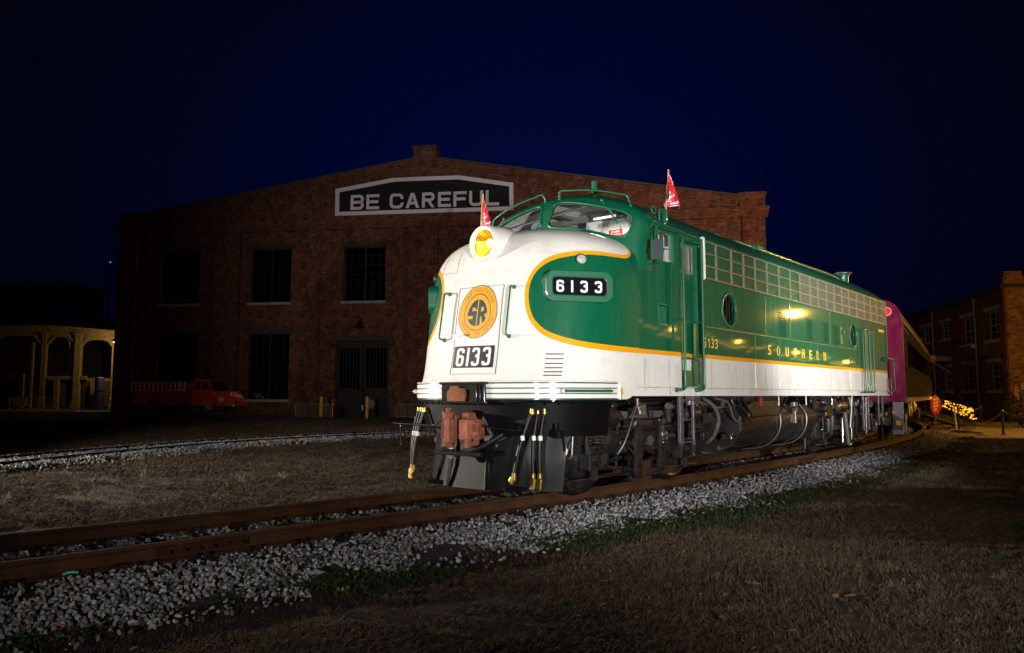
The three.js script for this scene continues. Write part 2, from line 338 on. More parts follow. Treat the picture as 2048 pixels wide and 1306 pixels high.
{
  const geos = [1, 2, 3, 4, 5, 6, 7].map((i) => pebble(i * 17)), items = [];
  const total = mainTrack.L;
  for (let i = 0; i < 260000; i++) {
    const s = R(4, 60), { p, t } = mainTrack.at(s), sd = sideOf(t);
    let o = R(-2.3, 2.55); const dist = Math.hypot(p.x, p.z);
    const dens = Math.min(1, Math.pow(9 / dist, 0.9));
    if (rnd() > dens) continue;
    const edge = 2.02 + (nE(s * 1.7, 3) - 0.5) * 0.7 + (nE(s * 6, 40) - 0.5) * 0.25;
    if (Math.abs(o) > edge && rnd() > 0.09) continue;
    if (o < -0.9 && rnd() > 0.4) continue;
    const x = p.x + sd.x * o, z = p.z + sd.z * o; if (!inView(x, z)) continue;
    if (Math.abs(Math.abs(o) - HG) < 0.08) continue;
    // ties stay mostly bare
    const ph = ((s - 0.4) / 0.535) % 1, onTie = Math.min(ph, 1 - ph) < 0.24 && Math.abs(o) < 1.33;
    if (onTie && rnd() > 0.08 + (Math.abs(o) > 0.95 ? 0.16 : 0)) continue;
    const size = (0.022 + 0.036 * rnd()) * (1 + dist * 0.012);
    const y = Math.max(balH(o), groundY(x, z) + 0.002) + (onTie ? 0.05 : R(-0.004, 0.03) + (Math.abs(o) < 1.4 ? 0.012 : 0));
    items.push([x, y, z, size, stoneColor()]);
  }
  const M_st = std(0xffffff, 0.88, 0, { flatShading: true });
  scatter('ballast_stones', 'grey crushed stone ballast along the near track', geos, M_st, items, 'gravel');
  const it2 = [];
  for (let i = 0; i < 34000; i++) {
    const s = R(3, farTrack.L - 1), { p, t } = farTrack.at(s), sd = sideOf(t);
    const o = R(-2.3, 2.3), edge = 1.85 + (nE(s * 1.3, 90) - 0.5) * 0.7; if (Math.abs(o) > edge && rnd() > 0.1) continue;
    if (Math.abs(Math.abs(o) - 0.72) < 0.09) continue;
    const x = p.x + sd.x * o, z = p.z + sd.z * o; if (!inView(x, z)) continue;
    it2.push([x, Math.max(-0.245 - Math.max(0, Math.abs(o) - 1.4) * 0.16, groundY(x, z) + 0.01) + R(0, 0.04), z, R(0.05, 0.1), stoneColor()]);
  }
  scatter('ballast_stones', 'pale crushed stone ballast along the second track across the lawn', geos, M_st, it2, 'gravel');
}
// ------------------------------------------------------------------ lawn
function offsetFrom(line, n) { const tab = []; for (let i = 0; i <= n; i++) { const { p, t } = line.at(line.L * i / n); tab.push([p.x, p.z, t.x, t.z]); } return (x, z) => { let b = 1e9, o = 0; for (const [a, c, tx, tz] of tab) { const dx = x - a, dz = z - c, d = dx * dx + dz * dz; if (d < b) { b = d; o = dx * -tz + dz * tx; } } return b > 60 ? 99 : o; }; }
const PATH = [[15.2, -31.5], [20.5, -30.6], [44, -27], [44, -50], [30, -47.5], [20, -48], [17.0, -38]];
const onPath = (x, z) => { let c = false; for (let i = 0, j = PATH.length - 1; i < PATH.length; j = i++) { const [a, b] = PATH[i], [d, e] = PATH[j]; if ((b > z) !== (e > z) && x < (d - a) * (z - b) / (e - b) + a) c = !c; } return c; };
const offMain = offsetFrom(mainTrack, 160), offFar = offsetFrom(farTrack, 60);
function tuft(seed, n, len, wid, spread, bend) {
  const r = mulberry(seed), pos = [], idx = [];
  for (let i = 0; i < n; i++) {
    const a = r() * 6.283, d = Math.sqrt(r()) * spread, x = Math.cos(a) * d, z = Math.sin(a) * d, L = len * (0.5 + r() * 0.7), b = r() * 6.283, lean = (0.25 + r() * bend) * L, w = wid * (0.7 + r() * 0.6);
    const px = Math.cos(b + 1.57) * w / 2, pz = Math.sin(b + 1.57) * w / 2, m = pos.length / 3;
    for (const [k, q, f] of [[0, 0, 1], [0.55, 0.35, 0.8], [1, 1, 0.15]]) { const cx = x + Math.cos(b) * lean * q, cz = z + Math.sin(b) * lean * q, y = L * k * (1 - 0.25 * q * bend); pos.push(cx - px * f, y, cz - pz * f, cx + px * f, y, cz + pz * f); }
    idx.push(m, m + 1, m + 2, m + 1, m + 3, m + 2, m + 2, m + 3, m + 4, m + 3, m + 5, m + 4);
  }
  const g = new THREE.BufferGeometry(); g.setAttribute('position', new THREE.Float32BufferAttribute(pos, 3)); g.setIndex(idx); g.computeVertexNormals(); return g;
}
{
  const geos = [1, 2, 3, 4].map((i) => tuft(i * 7, 13, 0.042, 0.0042, 0.06, 1.5)), items = [], green = [];
  const M_grass = std(0xffffff, 0.9, 0, { side: THREE.DoubleSide });
  const nP = noiseGrid(128, 201), nQ = noiseGrid(128, 202);
  for (let i = 0; i < 150000; i++) {
    // many tufts close by, fewer and larger ones farther off
    const az = R(-0.78, 0.78), k = rnd(), r = Math.pow(Math.pow(3.2, 0.45) + k * (Math.pow(62, 0.45) - Math.pow(3.2, 0.45)), 1 / 0.45);
    const x = Math.sin(az) * r, z = -Math.cos(az) * r;
    const o = offMain(x, z), of = offFar(x, z);
    if (Math.abs(of) < 1.7 + (rnd() - 0.5) * 0.5) continue;
    const patch = nP(x * 0.55 + 20, z * 0.55 + 20) * 0.6 + nQ(x * 2.1, z * 2.1) * 0.4;
    if (o > -1.6 && o < 2.1) continue;
    if (onPath(x, z)) continue;
    const weedy = o > 0 ? Math.max(0, 1 - Math.abs(o - 2.5) / 0.9) : 0;
    if (weedy > 0 && rnd() < weedy * 0.75) continue;
    if (patch < 0.30 && rnd() < 0.6) continue;
    const big = nP(x * 0.16 + 50, z * 0.16 + 7) - 0.5, bare = nQ(x * 0.8 + 31, z * 0.8 + 3); if (bare < 0.24 && rnd() < 0.8) continue;
    const g = R(0.55, 1.35) * (0.75 + 0.5 * patch) * (1 + big * 0.9), size = (1 + r * 0.05) * R(0.75, 1.25);
    items.push([x, groundY(x, z) - 0.004, z, size, rnd() < 0.1 ? [0.20 * g, 0.128 * g, 0.064 * g] : [0.108 * g, 0.074 * g, 0.046 * g], 0.06]);
  }
  scatter('dry_grass', 'short dry winter grass of the lawn', geos, M_grass, items, 'grass');
  { // dead leaves blown over the lawn and the edge of the stones
    const lg = [1, 2, 3].map((i) => { const q = new THREE.CircleGeometry(0.5, 7).scale(1, 0.62, 1).rotateX(-Math.PI / 2), p = q.attributes.position, r = mulberry(i * 5); for (let j = 0; j < p.count; j++) p.setXYZ(j, p.getX(j) * (0.7 + r() * 0.6), 0.12 * Math.sin(p.getX(j) * 5 + i) + 0.08 * r(), p.getZ(j) * (0.7 + r() * 0.5)); q.computeVertexNormals(); return q; }), li = [];
    for (let i = 0; i < 1500; i++) { const az = R(-0.76, 0.76), r = 3.5 + Math.pow(rnd(), 1.6) * 26, x = Math.sin(az) * r, z = -Math.cos(az) * r; const o = offMain(x, z); if (o > -1.3 && o < 1.2) continue; const k = R(0.5, 1.2); li.push([x, groundY(x, z) + 0.03, z, R(0.03, 0.075), rnd() < 0.3 ? [0.26 * k, 0.10 * k, 0.03 * k] : [0.15 * k, 0.09 * k, 0.045 * k], 0.12]); }
    scatter('leaf_litter', 'small dead leaves scattered over the lawn', lg, M_grass, li, 'leaves');
  }
  const leafG = [11, 12, 13].map((i) => tuft(i, 12, 0.035, 0.016, 0.06, 1.6));
  for (let i = 0; i < 42000; i++) {
    const s = R(5, 60), { p, t } = mainTrack.at(s), sd = sideOf(t), o = 1.85 + Math.abs(R(-1, 1) + R(-1, 1)) * 0.75, x = p.x + sd.x * o, z = p.z + sd.z * o;
    if (!inView(x, z)) continue;
    const q = nP(s * 0.9, 60 + o * 1.6); if (q < 0.48 + (o - 2.2) * 0.1) continue;
    if (rnd() > Math.min(1, 10 / Math.hypot(x, z))) continue;
    const g = R(0.6, 1.3); green.push([x, groundY(x, z) + 0.004, z, R(0.6, 1.2) * (1 + Math.hypot(x, z) * 0.02), [0.034 * g, 0.062 * g, 0.014 * g], 0.1]);
  }
  scatter('clover', 'low green clover along the edge of the ballast', leafG, M_grass, green, 'ground cover');
}
// tall dry stalks that stick out of the lawn on the left
const M_straw = std(lin(0.36, 0.25, 0.13), 0.9, 0, { side: THREE.DoubleSide });
[[155, 985, 0.42, 'tall dry weed stalk leftmost in the lawn beyond the rails'], [192, 1008, 0.46, 'leaning dry weed stalk right of the leftmost one in the lawn'], [287, 962, 0.34, 'thin dry weed stalk at mid lawn left of the locomotive'], [484, 968, 0.24, 'short bushy dry weed in the lawn nearer the middle'], [568, 960, 0.26, 'dry weed clump in the lawn nearest the locomotive pilot'], [14, 1006, 0.2, 'low dry weed clump at the left edge of the lawn'], [86, 935, 0.34, 'dry weed standing in the stones of the second track']].forEach(([px, py, h, label], k) => {
  const r = mulberry(300 + k), a = (px - 1024) / 1530, b = -(py - 653) / 1530, c = Math.cos(PITCH), s = Math.sin(PITCH), ray = V3(a, s + b * c, -c + b * s), q = (groundY(-6, -12) - CAM_H) / ray.y;
  const t = thing('dry_weed', label, 'weed'); t.position.set(ray.x * q, groundY(ray.x * q, ray.z * q), ray.z * q);
  const st = [];
  for (let i = 0; i < 7; i++) { const an = r() * 6.28, l = h * (0.35 + r() * 0.65), d = 0.03 + r() * 0.1; st.push(pipe([[0, 0, 0], [Math.cos(an) * d * 0.3, l * 0.5, Math.sin(an) * d * 0.3], [Math.cos(an) * d, l, Math.sin(an) * d]], 0.0035, 4)); for (let j = 0; j < 4; j++) { const u = 0.5 + r() * 0.5; st.push(place(new THREE.ConeGeometry(0.006, 0.05, 4), Math.cos(an) * d * u, l * u, Math.sin(an) * d * u, r() - 0.5, 0, r() - 0.5)); } }
  obj('stalk', st, M_straw, t);
  obj('seed_tuft', [0, 1, 2, 3, 4, 5].map((i) => { const an = r() * 6.28; return rod([0, 0, 0], [Math.cos(an) * 0.09, 0.09 + r() * 0.05, Math.sin(an) * 0.09], 0.003, 4); }), M_straw, t);
});

// ================================================================== the locomotive
const loco = thing('diesel_locomotive', 'green and white streamlined diesel locomotive with lit amber headlight and number 6133', 'locomotive');
loco.position.copy(LOCO_O); loco.rotation.y = Math.PI / 2 - TH;       // local x runs to the rear, z towards the camera's side
const HW = 1.68, X_END = 15.95;
const GREEN = [0.0018, 0.108, 0.050], WHITE = [0.76, 0.75, 0.72], YEL = [0.86, 0.36, 0.006];
const css = (c, k = 1) => { const t = new THREE.Color().setRGB(c[0] * k, c[1] * k, c[2] * k); return '#' + t.getHexString(); };
const gloss = { clearcoat: 0.55, clearcoatRoughness: 0.12 };
const M_green = phys(lin(...GREEN), 0.42, gloss), M_white = phys(lin(...WHITE), 0.5, { clearcoat: 0.3, clearcoatRoughness: 0.2 }), M_yellow = phys(lin(...YEL), 0.45, gloss);
const M_black = phys(0x0a0a0d, 0.5, { specularIntensity: 0.22, clearcoat: 0.45, clearcoatRoughness: 0.07, bumpMap: rep(T_soilBump, 3, 3), bumpScale: 0.004 });
const M_chrome = std(0xd8d6d0, 0.28, 0.9), M_steel = std(0x8d8a86, 0.4, 0.75), M_brass = std(lin(0.36, 0.26, 0.08), 0.35, 0.9);
const T_dent = grainTex(256, 131, [0, 0, 0], [255, 255, 255], 0, [4, 9]); T_dent.colorSpace = THREE.NoColorSpace;
const M_rubber = std(0x0c0c0e, 0.5), M_dark = std(0x050506, 0.8);
const T_grime = grainTex(256, 61, [8, 8, 10], [88, 86, 88], 0.4, [8, 32, 64]);
const M_grime = phys(0xb0acaa, 0.5, { map: T_grime, metalness: 0.3, clearcoat: 0.7, clearcoatRoughness: 0.22, bumpMap: rep(T_soilBump, 2, 2), bumpScale: 0.004 });
const M_grimeGloss = phys(0xa6a4a8, 0.45, { map: T_grime, metalness: 0.35, clearcoat: 0.8, clearcoatRoughness: 0.1, bumpMap: rep(T_soilBump, 2, 2), bumpScale: 0.003 });
const M_glass = phys(0xffffff, 0.02, { transmission: 1, thickness: 0, specularIntensity: 0.8 });

// ---- two curved shells: a front profile blended into a side section, superelliptic in plan
function dome(FP, SP, xc, e) {
  const m = 2 / e;
  const f = (v, a) => {
    const p = crP(FP, v), q = crP(SP, v), c = Math.cos(a), s = Math.sin(a), r = Math.pow(Math.pow(Math.abs(c), m) + Math.pow(Math.abs(s), m), -1 / m), C = c * r, S = s * r, k = S * S;
    return V3(xc - (xc - p[0]) * C, p[1] * (1 - k) + q[1] * k, q[0] * S);
  };
  const n = (v, a) => { const h = 1e-3, v0 = Math.max(v - h, 0), v1 = Math.min(v + h, 0.9999); return f(v1, a).sub(f(v0, a)).cross(f(v, a + h).sub(f(v, a - h))).multiplyScalar(-1).normalize(); };
  return { f, n };
}
const w = HW;
const nose = dome([[.36, 1.36], [.385, 1.55], [.46, 1.75], [.52, 2.05], [.565, 2.35], [.605, 2.62], [.67, 2.97], [.74, 3.24], [.85, 3.54], [1.03, 3.78], [1.34, 3.91], [1.70, 3.955], [2.0, 3.975], [2.35, 3.98]],
  [[w, 1.405], [w, 1.55], [w, 1.75], [w, 2.05], [w, 2.35], [w, 2.62], [w, 2.97], [w - .01, 3.22], [w - .06, 3.45], [w - .17, 3.62], [w - .4, 3.78], [w - .75, 3.90], [.5, 3.95], [0, 3.98]], 2.35, .65);
const ROOF = [[w - .01, 4.08], [w - .11, 4.24], [w - .33, 4.40], [.95, 4.56], [0, 4.72]];
const cab = dome([[2.1, 3.70], [2.13, 3.9], [2.18, 4.1], [2.23, 4.3], [2.28, 4.45], [2.36, 4.57], [2.47, 4.65], [2.6, 4.70], [2.75, 4.72]],
  [[w, 3.3], [w, 3.5], [w, 3.72], [w, 3.92], ...ROOF], 2.75, .55);
const HP = Math.PI / 2;
function shellGrid(S, v0, v1, nv, a0, a1, na, off = 0) {
  const pos = [], nor = [], uv = [], idx = [];
  for (let j = 0; j <= nv; j++) for (let i = 0; i <= na; i++) {
    const v = v0 + (v1 - v0) * j / nv, a = a0 + (a1 - a0) * i / na, n = S.n(v, a), p = S.f(v, a).addScaledVector(n, off);
    pos.push(p.x, p.y, p.z); nor.push(n.x, n.y, n.z); uv.push(a / Math.PI + 0.5, v);
  }
  for (let j = 0; j < nv; j++) for (let i = 0; i < na; i++) { const q = j * (na + 1) + i; idx.push(q, q + 1, q + na + 1, q + 1, q + na + 2, q + na + 1); }
  const g = new THREE.BufferGeometry();
  g.setAttribute('position', new THREE.Float32BufferAttribute(pos, 3)); g.setAttribute('normal', new THREE.Float32BufferAttribute(nor, 3)); g.setAttribute('uv', new THREE.Float32BufferAttribute(uv, 2)); g.setIndex(idx);
  return g;
}
// outline (in a, v) with holes laid on a shell at a distance from it; uv runs over the outline's box
function shellPatch(S, outline, holes, off, maxEdge = 0.05, back = 0) {
  const s = new THREE.Shape(outline.map(([a, v]) => new THREE.Vector2(a, v))); for (const h of holes) s.holes.push(new THREE.Path(h.map(([a, v]) => new THREE.Vector2(a, v))));
  const make = (o, flip) => {
    let g = new THREE.ShapeGeometry(s).toNonIndexed(); g.deleteAttribute('normal'); g.deleteAttribute('uv');
    g = new TessellateModifier(maxEdge, 14).modify(g);
    const p = g.attributes.position, n = new Float32Array(p.count * 3), uv = new Float32Array(p.count * 2);
    g.computeBoundingBox(); const B = g.boundingBox, sx = B.max.x - B.min.x, sy = B.max.y - B.min.y;
    for (let i = 0; i < p.count; i++) {
      const a = p.getX(i), v = Math.min(Math.max(p.getY(i), 0), 1), N = S.n(v, a), q = S.f(v, a).addScaledVector(N, o);
      uv.set([(a - B.min.x) / sx, (v - B.min.y) / sy], i * 2); p.setXYZ(i, q.x, q.y, q.z); n.set([N.x, N.y, N.z], i * 3);
    }
    g.setAttribute('normal', new THREE.BufferAttribute(n, 3)); g.setAttribute('uv', new THREE.BufferAttribute(uv, 2));
    return g;
  };
  return make(off);
}
// raised strip that follows a closed or open line of (a, v) points on a shell
function shellTube(S, pts, r, off, closed, seg = 6) {
  const P = pts.map(([a, v]) => S.f(v, a).addScaledVector(S.n(v, a), off)), c = new THREE.CatmullRomCurve3(P, closed, 'centripetal');
  return new THREE.TubeGeometry(c, pts.length * 4, r, seg, closed);
}
const spline2 = (pts, closed, n) => { const c = new THREE.CatmullRomCurve3(pts.map(([a, b]) => V3(a, b, 0)), closed, 'centripetal'); return c.getPoints(n).slice(0, closed ? -1 : undefined).map((p) => [p.x, p.y]); };
const mirrorA = (pts) => pts.map(([a, v]) => [-a, v]).reverse();
// rounded rectangle of (a, v) about a point, given in metres
function around(S, a0, v0, hw, hh, rad, n = 6) {
  const h = 1e-3, da = S.f(v0, a0 + h).distanceTo(S.f(v0, a0 - h)) / (2 * h), dv = S.f(v0 + h, a0).distanceTo(S.f(v0 - h, a0)) / (2 * h), out = [];
  for (const [cx, cy, st] of [[1, 1, 0], [-1, 1, 1], [-1, -1, 2], [1, -1, 3]]) for (let i = 0; i <= n; i++) { const t = (st + i / n) * HP; out.push([a0 + (cx * (hw - rad) + Math.cos(t) * rad) / da, v0 + (cy * (hh - rad) + Math.sin(t) * rad) / dv]); }
  return out;
}
// ---- livery
const CURVE = [[1.66, .236], [1.338, .236], [1.071, .24], [.866, .251], [.717, .27], [.622, .293], [.54, .337], [.496, .387], [.477, .426], [.480, .461], [.511, .508], [.57, .544], [.644, .566], [.76, .584], [.883, .595], [1.046, .603], [1.218, .606], [1.367, .613], [1.452, .632], [1.497, .660], [1.51, .70], [1.49, .76], [1.46, .86]];
function scratch(x, W, H, r, n, c, len, vertical) { for (let i = 0; i < n; i++) { x.fillStyle = c(r()); const px = r() * W, py = r() * H, l = len * (0.2 + r()); vertical ? x.fillRect(px, py, 0.7 + r() * 2.5, l) : x.fillRect(px, py, l, 0.7 + r() * 1.5); } }
const T_nose = canvasTex(2048, 1024, (x, W, H) => {
  const r = mulberry(31), X = (a) => (a / Math.PI + 0.5) * W, Y = (v) => (1 - v) * H;
  x.fillStyle = css(WHITE); x.fillRect(0, 0, W, H);
  for (let i = 0; i < 900; i++) { const k = r(); x.fillStyle = k < 0.5 ? `rgba(150,140,120,${0.03 + r() * 0.05})` : `rgba(255,255,255,${r() * 0.08})`; x.beginPath(); x.ellipse(r() * W, r() * H, 4 + r() * 60, 3 + r() * 22, 0, 0, 7); x.fill(); }
  scratch(x, W, H, r, 260, () => 'rgba(110,100,85,0.10)', 90, true);
  for (let i = 0; i < 700; i++) { x.fillStyle = `rgba(70,55,40,${0.15 + r() * 0.35})`; x.beginPath(); x.arc(r() * W, r() * H * (r() < 0.6 ? 0.45 : 1), 0.5 + r() * 1.4, 0, 7); x.fill(); }
  for (const m of [1, -1]) {
    const pts = spline2(CURVE, false, 240);
    const line = () => pts.forEach(([a, v], i) => (i ? x.lineTo(X(m * a), Y(v)) : x.moveTo(X(m * a), Y(v))));
    x.beginPath(); line(); x.lineTo(X(m * 1.7), Y(.9)); x.closePath(); x.fillStyle = css(GREEN); x.fill();
    x.save(); x.clip();
    for (let i = 0; i < 160; i++) { x.fillStyle = r() < 0.5 ? `rgba(0,50,35,${0.04 + r() * 0.08})` : `rgba(30,150,110,${0.03 + r() * 0.06})`; x.beginPath(); x.ellipse(X(m * (0.4 + r() * 1.2)), Y(0.2 + r() * 0.5), 4 + r() * 14, 8 + r() * 60, 0, 0, 7); x.fill(); }
    x.restore();
    x.beginPath(); line(); x.lineWidth = 21; x.lineJoin = 'round'; x.strokeStyle = css(YEL); x.stroke();
  }
});
const M_nose = phys(0xffffff, 0.5, { specularIntensity: 0.35, map: T_nose, clearcoat: 0.4, clearcoatRoughness: 0.08, bumpMap: rep(T_dent, 2, 1), bumpScale: 0.006 });
const SIDE_X0 = 2.35, SIDE_Y0 = 1.4, SIDE_H = 2.72, STRIPE = 2.067;
function sideTexture(seed) {
  return canvasTex(2048, 512, (x, W, H) => {
    const r = mulberry(seed), X = (m) => (m - SIDE_X0) / (X_END - SIDE_X0) * W, Y = (y) => (1 - (y - SIDE_Y0) / SIDE_H) * H;
    x.fillStyle = css(GREEN); x.fillRect(0, 0, W, H);
    for (let i = 0; i < 900; i++) { const px = r() * W; x.fillStyle = r() < 0.55 ? `rgba(0,40,28,${0.03 + r() * 0.09})` : `rgba(40,150,105,${0.02 + r() * 0.06})`; x.fillRect(px, Y(4.1) + r() * 150, 1 + r() * 9, 30 + r() * 260); }
    x.fillStyle = css(WHITE); x.fillRect(0, Y(STRIPE), W, H);
    for (let i = 0; i < 500; i++) { x.fillStyle = r() < 0.6 ? `rgba(120,110,95,${0.03 + r() * 0.08})` : `rgba(255,255,255,${r() * 0.1})`; x.fillRect(r() * W, Y(STRIPE) + r() * 40, 1 + r() * 8, 20 + r() * 110); }
    for (let i = 0; i < 130; i++) { x.fillStyle = `rgba(95,60,35,${0.2 + r() * 0.4})`; x.beginPath(); x.ellipse(r() * W, Y(1.52) + (r() - 0.5) * 8, 0.8 + r() * 2.2, 0.6 + r() * 1.4, 0, 0, 7); x.fill(); }
    x.fillStyle = css(YEL); x.fillRect(0, Y(STRIPE + 0.034), W, Y(STRIPE - 0.034) - Y(STRIPE + 0.034));
  });
}
const T_side = sideTexture(71);
T_side.wrapS = T_side.wrapT = THREE.ClampToEdgeWrapping;
const M_side = phys(0xffffff, 0.6, { specularIntensity: 0.2, map: T_side, clearcoat: 0.4, clearcoatRoughness: 0.05, bumpMap: rep(T_dent, 4, 1.6), bumpScale: 0.018 });
const sideUV = (g) => { g = prep(g); const p = g.attributes.position, u = g.attributes.uv; for (let i = 0; i < p.count; i++) u.setXY(i, (p.getX(i) - SIDE_X0) / (X_END - SIDE_X0), (p.getY(i) - SIDE_Y0) / SIDE_H); return g; };

// ---- nose
const noseM = obj('nose', shellGrid(nose, 0, 1, 110, -HP, HP, 150), M_nose, loco, 'white nose with green side fields edged in yellow');
// door with its seam, plate, herald, catch
const doorPts = [[-.225, .148], [.262, .145], [.25, .462], [-.232, .466]].map(([a, v]) => [a, v]);
const doorLoop = []; for (let i = 0; i < 4; i++) { const [a, b] = [doorPts[i], doorPts[(i + 1) % 4]]; for (let k = 0; k < 16; k++) doorLoop.push([a[0] + (b[0] - a[0]) * k / 16, a[1] + (b[1] - a[1]) * k / 16]); }
obj('nose_door', [shellPatch(nose, doorLoop, [], 0.009, 0.03)], M_white, loco);
{ // the dark joint round the door: a groove between two plates
  const gap = doorLoop.map(([a, v]) => [a * 1.045 + 0.0, (v - .305) * 1.02 + .305]);
  obj('door_gasket', shellTube(nose, gap, 0.0036, 0.001, true, 5), M_dark, loco);
}
const heraldTex = canvasTex(512, 512, (x, W) => {
  const c = W / 2, gold = css([0.80, 0.34, 0.008]), dg = '#0c3d3a'; x.fillStyle = dg; x.fillRect(0, 0, W, W);
  x.beginPath(); x.arc(c, c, 249, 0, 7); x.fillStyle = gold; x.fill();
  x.strokeStyle = dg; x.lineWidth = 8; x.beginPath(); x.arc(c, c, 174, 0, 7); x.stroke();
  x.fillStyle = '#16211c'; x.textAlign = 'center'; x.textBaseline = 'middle';
  const arc = (t, rad, mid, span, flip) => { x.font = '46px sans-serif'; const n = t.length; for (let i = 0; i < n; i++) { const u = mid + (i - (n - 1) / 2) / (n - 1) * span; x.save(); x.translate(c + Math.cos(u) * rad, c + Math.sin(u) * rad); x.rotate(u + (flip ? -HP : HP)); x.scale(0.9, 1.15); x.fillText(t[i], 0, 0); x.restore(); } };
  arc('THE SOUTHERN', 212, -HP + 0.06, 1.95, false);
  arc('SERVES THE SOUTH', 212, HP, -2.55, true);
  // S and R cut from a disc
  x.save(); x.beginPath(); x.arc(c, c, 130, 0, 7); x.clip(); x.fillStyle = dg; x.lineCap = 'butt'; x.lineJoin = 'miter';
  const bar = (p) => { x.beginPath(); p.forEach(([a, b], i) => (i ? x.lineTo(a, b) : x.moveTo(a, b))); x.closePath(); x.fill(); };
  x.beginPath(); x.arc(c, c, 131, 0, 7); x.fill(); x.fillStyle = gold;
  bar([[c - 5, c - 140], [c + 7, c - 140], [c + 7, c + 140], [c - 5, c + 140]]);
  bar([[c - 66, c - 66], [c - 2, c - 66], [c - 2, c - 34], [c - 70, c - 34], [c - 74, c - 50]]);      // openings of the S
  bar([[c - 140, c + 12], [c - 56, c + 12], [c - 56, c + 46], [c - 140, c + 46]]); x.fillStyle = dg; bar([[c - 30, c - 70], [c - 4, c - 70], [c - 4, c - 46], [c - 30, c - 46]]); x.fillStyle = gold;
  bar([[c + 46, c - 66], [c + 74, c - 66], [c + 84, c - 48], [c + 78, c - 26], [c + 46, c - 26]]);     // openings of the R
  bar([[c + 140, c - 14], [c + 92, c + 10], [c + 116, c + 40], [c + 140, c + 44]]);
  bar([[c + 44, c + 22], [c + 56, c + 22], [c + 84, c + 140], [c + 44, c + 140]]);
  x.restore();
});
obj('herald', shellPatch(nose, around(nose, 0.008, .374, .372, .372, .371, 12), [], 0.013, 0.03), phys(0xffffff, 0.45, { map: heraldTex, ...gloss }), loco, 'round gold railway herald on the nose door');
function numberTex(W, H, text, opts = {}) {                           // block numerals in white on black
  return canvasTex(W, H, (x) => {
    x.fillStyle = '#0b0b12'; x.fillRect(0, 0, W, H); x.strokeStyle = '#e9e9ef'; x.lineCap = 'butt'; x.lineJoin = 'miter';
    const h = H * (opts.h ?? 0.72), y0 = (H - h) / 2, lw = h * (opts.lw ?? 0.19), dw = h * (opts.dw ?? 0.62); x.lineWidth = lw;
    const adv = text.split('').map((d) => (d === '1' ? lw * 1.0 : dw)), gap = (W * (opts.span ?? 0.86) - adv.reduce((a, b) => a + b)) / (text.length - 1); let px = (W - W * (opts.span ?? 0.86)) / 2;
    text.split('').forEach((d, i) => {
      const l = px + lw / 2, r = px + adv[i] - lw / 2, t = y0 + lw / 2, b = y0 + h - lw / 2, m = y0 + h * 0.46, k = dw * 0.26; x.beginPath();
      if (d === '1') { x.moveTo((l + r) / 2, y0); x.lineTo((l + r) / 2, y0 + h); }
      if (d === '6') { x.moveTo(r, t + h * 0.2); x.lineTo(r, t + k * 0.6); x.quadraticCurveTo(r, t, r - k, t); x.lineTo(l + k, t); x.quadraticCurveTo(l, t, l, t + k); x.lineTo(l, b - k); x.quadraticCurveTo(l, b, l + k, b); x.lineTo(r - k, b); x.quadraticCurveTo(r, b, r, b - k); x.lineTo(r, m + k); x.quadraticCurveTo(r, m, r - k, m); x.lineTo(l, m); }
      if (d === '3') { x.moveTo(l, t + h * 0.17); x.lineTo(l, t + k * 0.5); x.quadraticCurveTo(l, t, l + k, t); x.lineTo(r - k, t); x.quadraticCurveTo(r, t, r, t + k); x.lineTo(r, m - k * 0.7); x.quadraticCurveTo(r, m, r - k * 0.8, m); x.lineTo(l + dw * 0.3, m); x.moveTo(r - k * 0.8, m); x.quadraticCurveTo(r, m, r, m + k * 0.7); x.lineTo(r, b - k); x.quadraticCurveTo(r, b, r - k, b); x.lineTo(l + k, b); x.quadraticCurveTo(l, b, l, b - k * 0.5); x.lineTo(l, b - h * 0.17); }
      x.stroke(); px += adv[i] + gap;
    });
    if (opts.bolts) { x.fillStyle = '#cfcfd6'; for (const u of [0.02, 0.5, 0.98]) for (const v of [0.05, 0.95]) { x.beginPath(); x.arc(u * W, v * H, 2.5, 0, 7); x.fill(); } }
  });
}
obj('number_plate', shellPatch(nose, [[-.215, .170], [.245, .168], [.24, .247], [-.218, .25]], [], 0.014, 0.03), phys(0xffffff, 0.4, { map: numberTex(512, 256, '6133', { h: 0.8, lw: 0.15, dw: 0.48, span: 0.84, bolts: true }), ...gloss }), loco, 'black number plate 6133 low on the nose door');
{ const p = nose.f(.292, -.205), n = nose.n(.292, -.205); obj('door_handle', [rbox(0.03, 0.035, 0.24, 0.012, p.x + n.x * 0.06, p.y, p.z + 0.06, 0, 0.05, 0), cyl(0.014, 0.014, 0.08, 'x', p.x + n.x * 0.02, p.y, p.z - 0.02, 10), rbox(0.02, 0.08, 0.05, 0.01, p.x + n.x * .01, p.y - .02, p.z - 0.03)], M_white, loco); }
// vertical grab irons either side of the door
for (const m of [1, -1]) {
  const P = (v, o) => { const a = .365 * m, p = nose.f(v, a), n = nose.n(v, a); return p.addScaledVector(n, o).toArray(); };
  obj('grab_iron', [bent([P(.452, 0), P(.452, .10), P(.44, .11), P(.29, .11), P(.278, .10), P(.278, 0)], 0.014, 8, 0.05), ...[.453, .277].map((v) => { const q = V3(...P(v, .012)); return place(new THREE.SphereGeometry(0.032, 12, 8), q.x, q.y, q.z); })], M_green, loco);
}
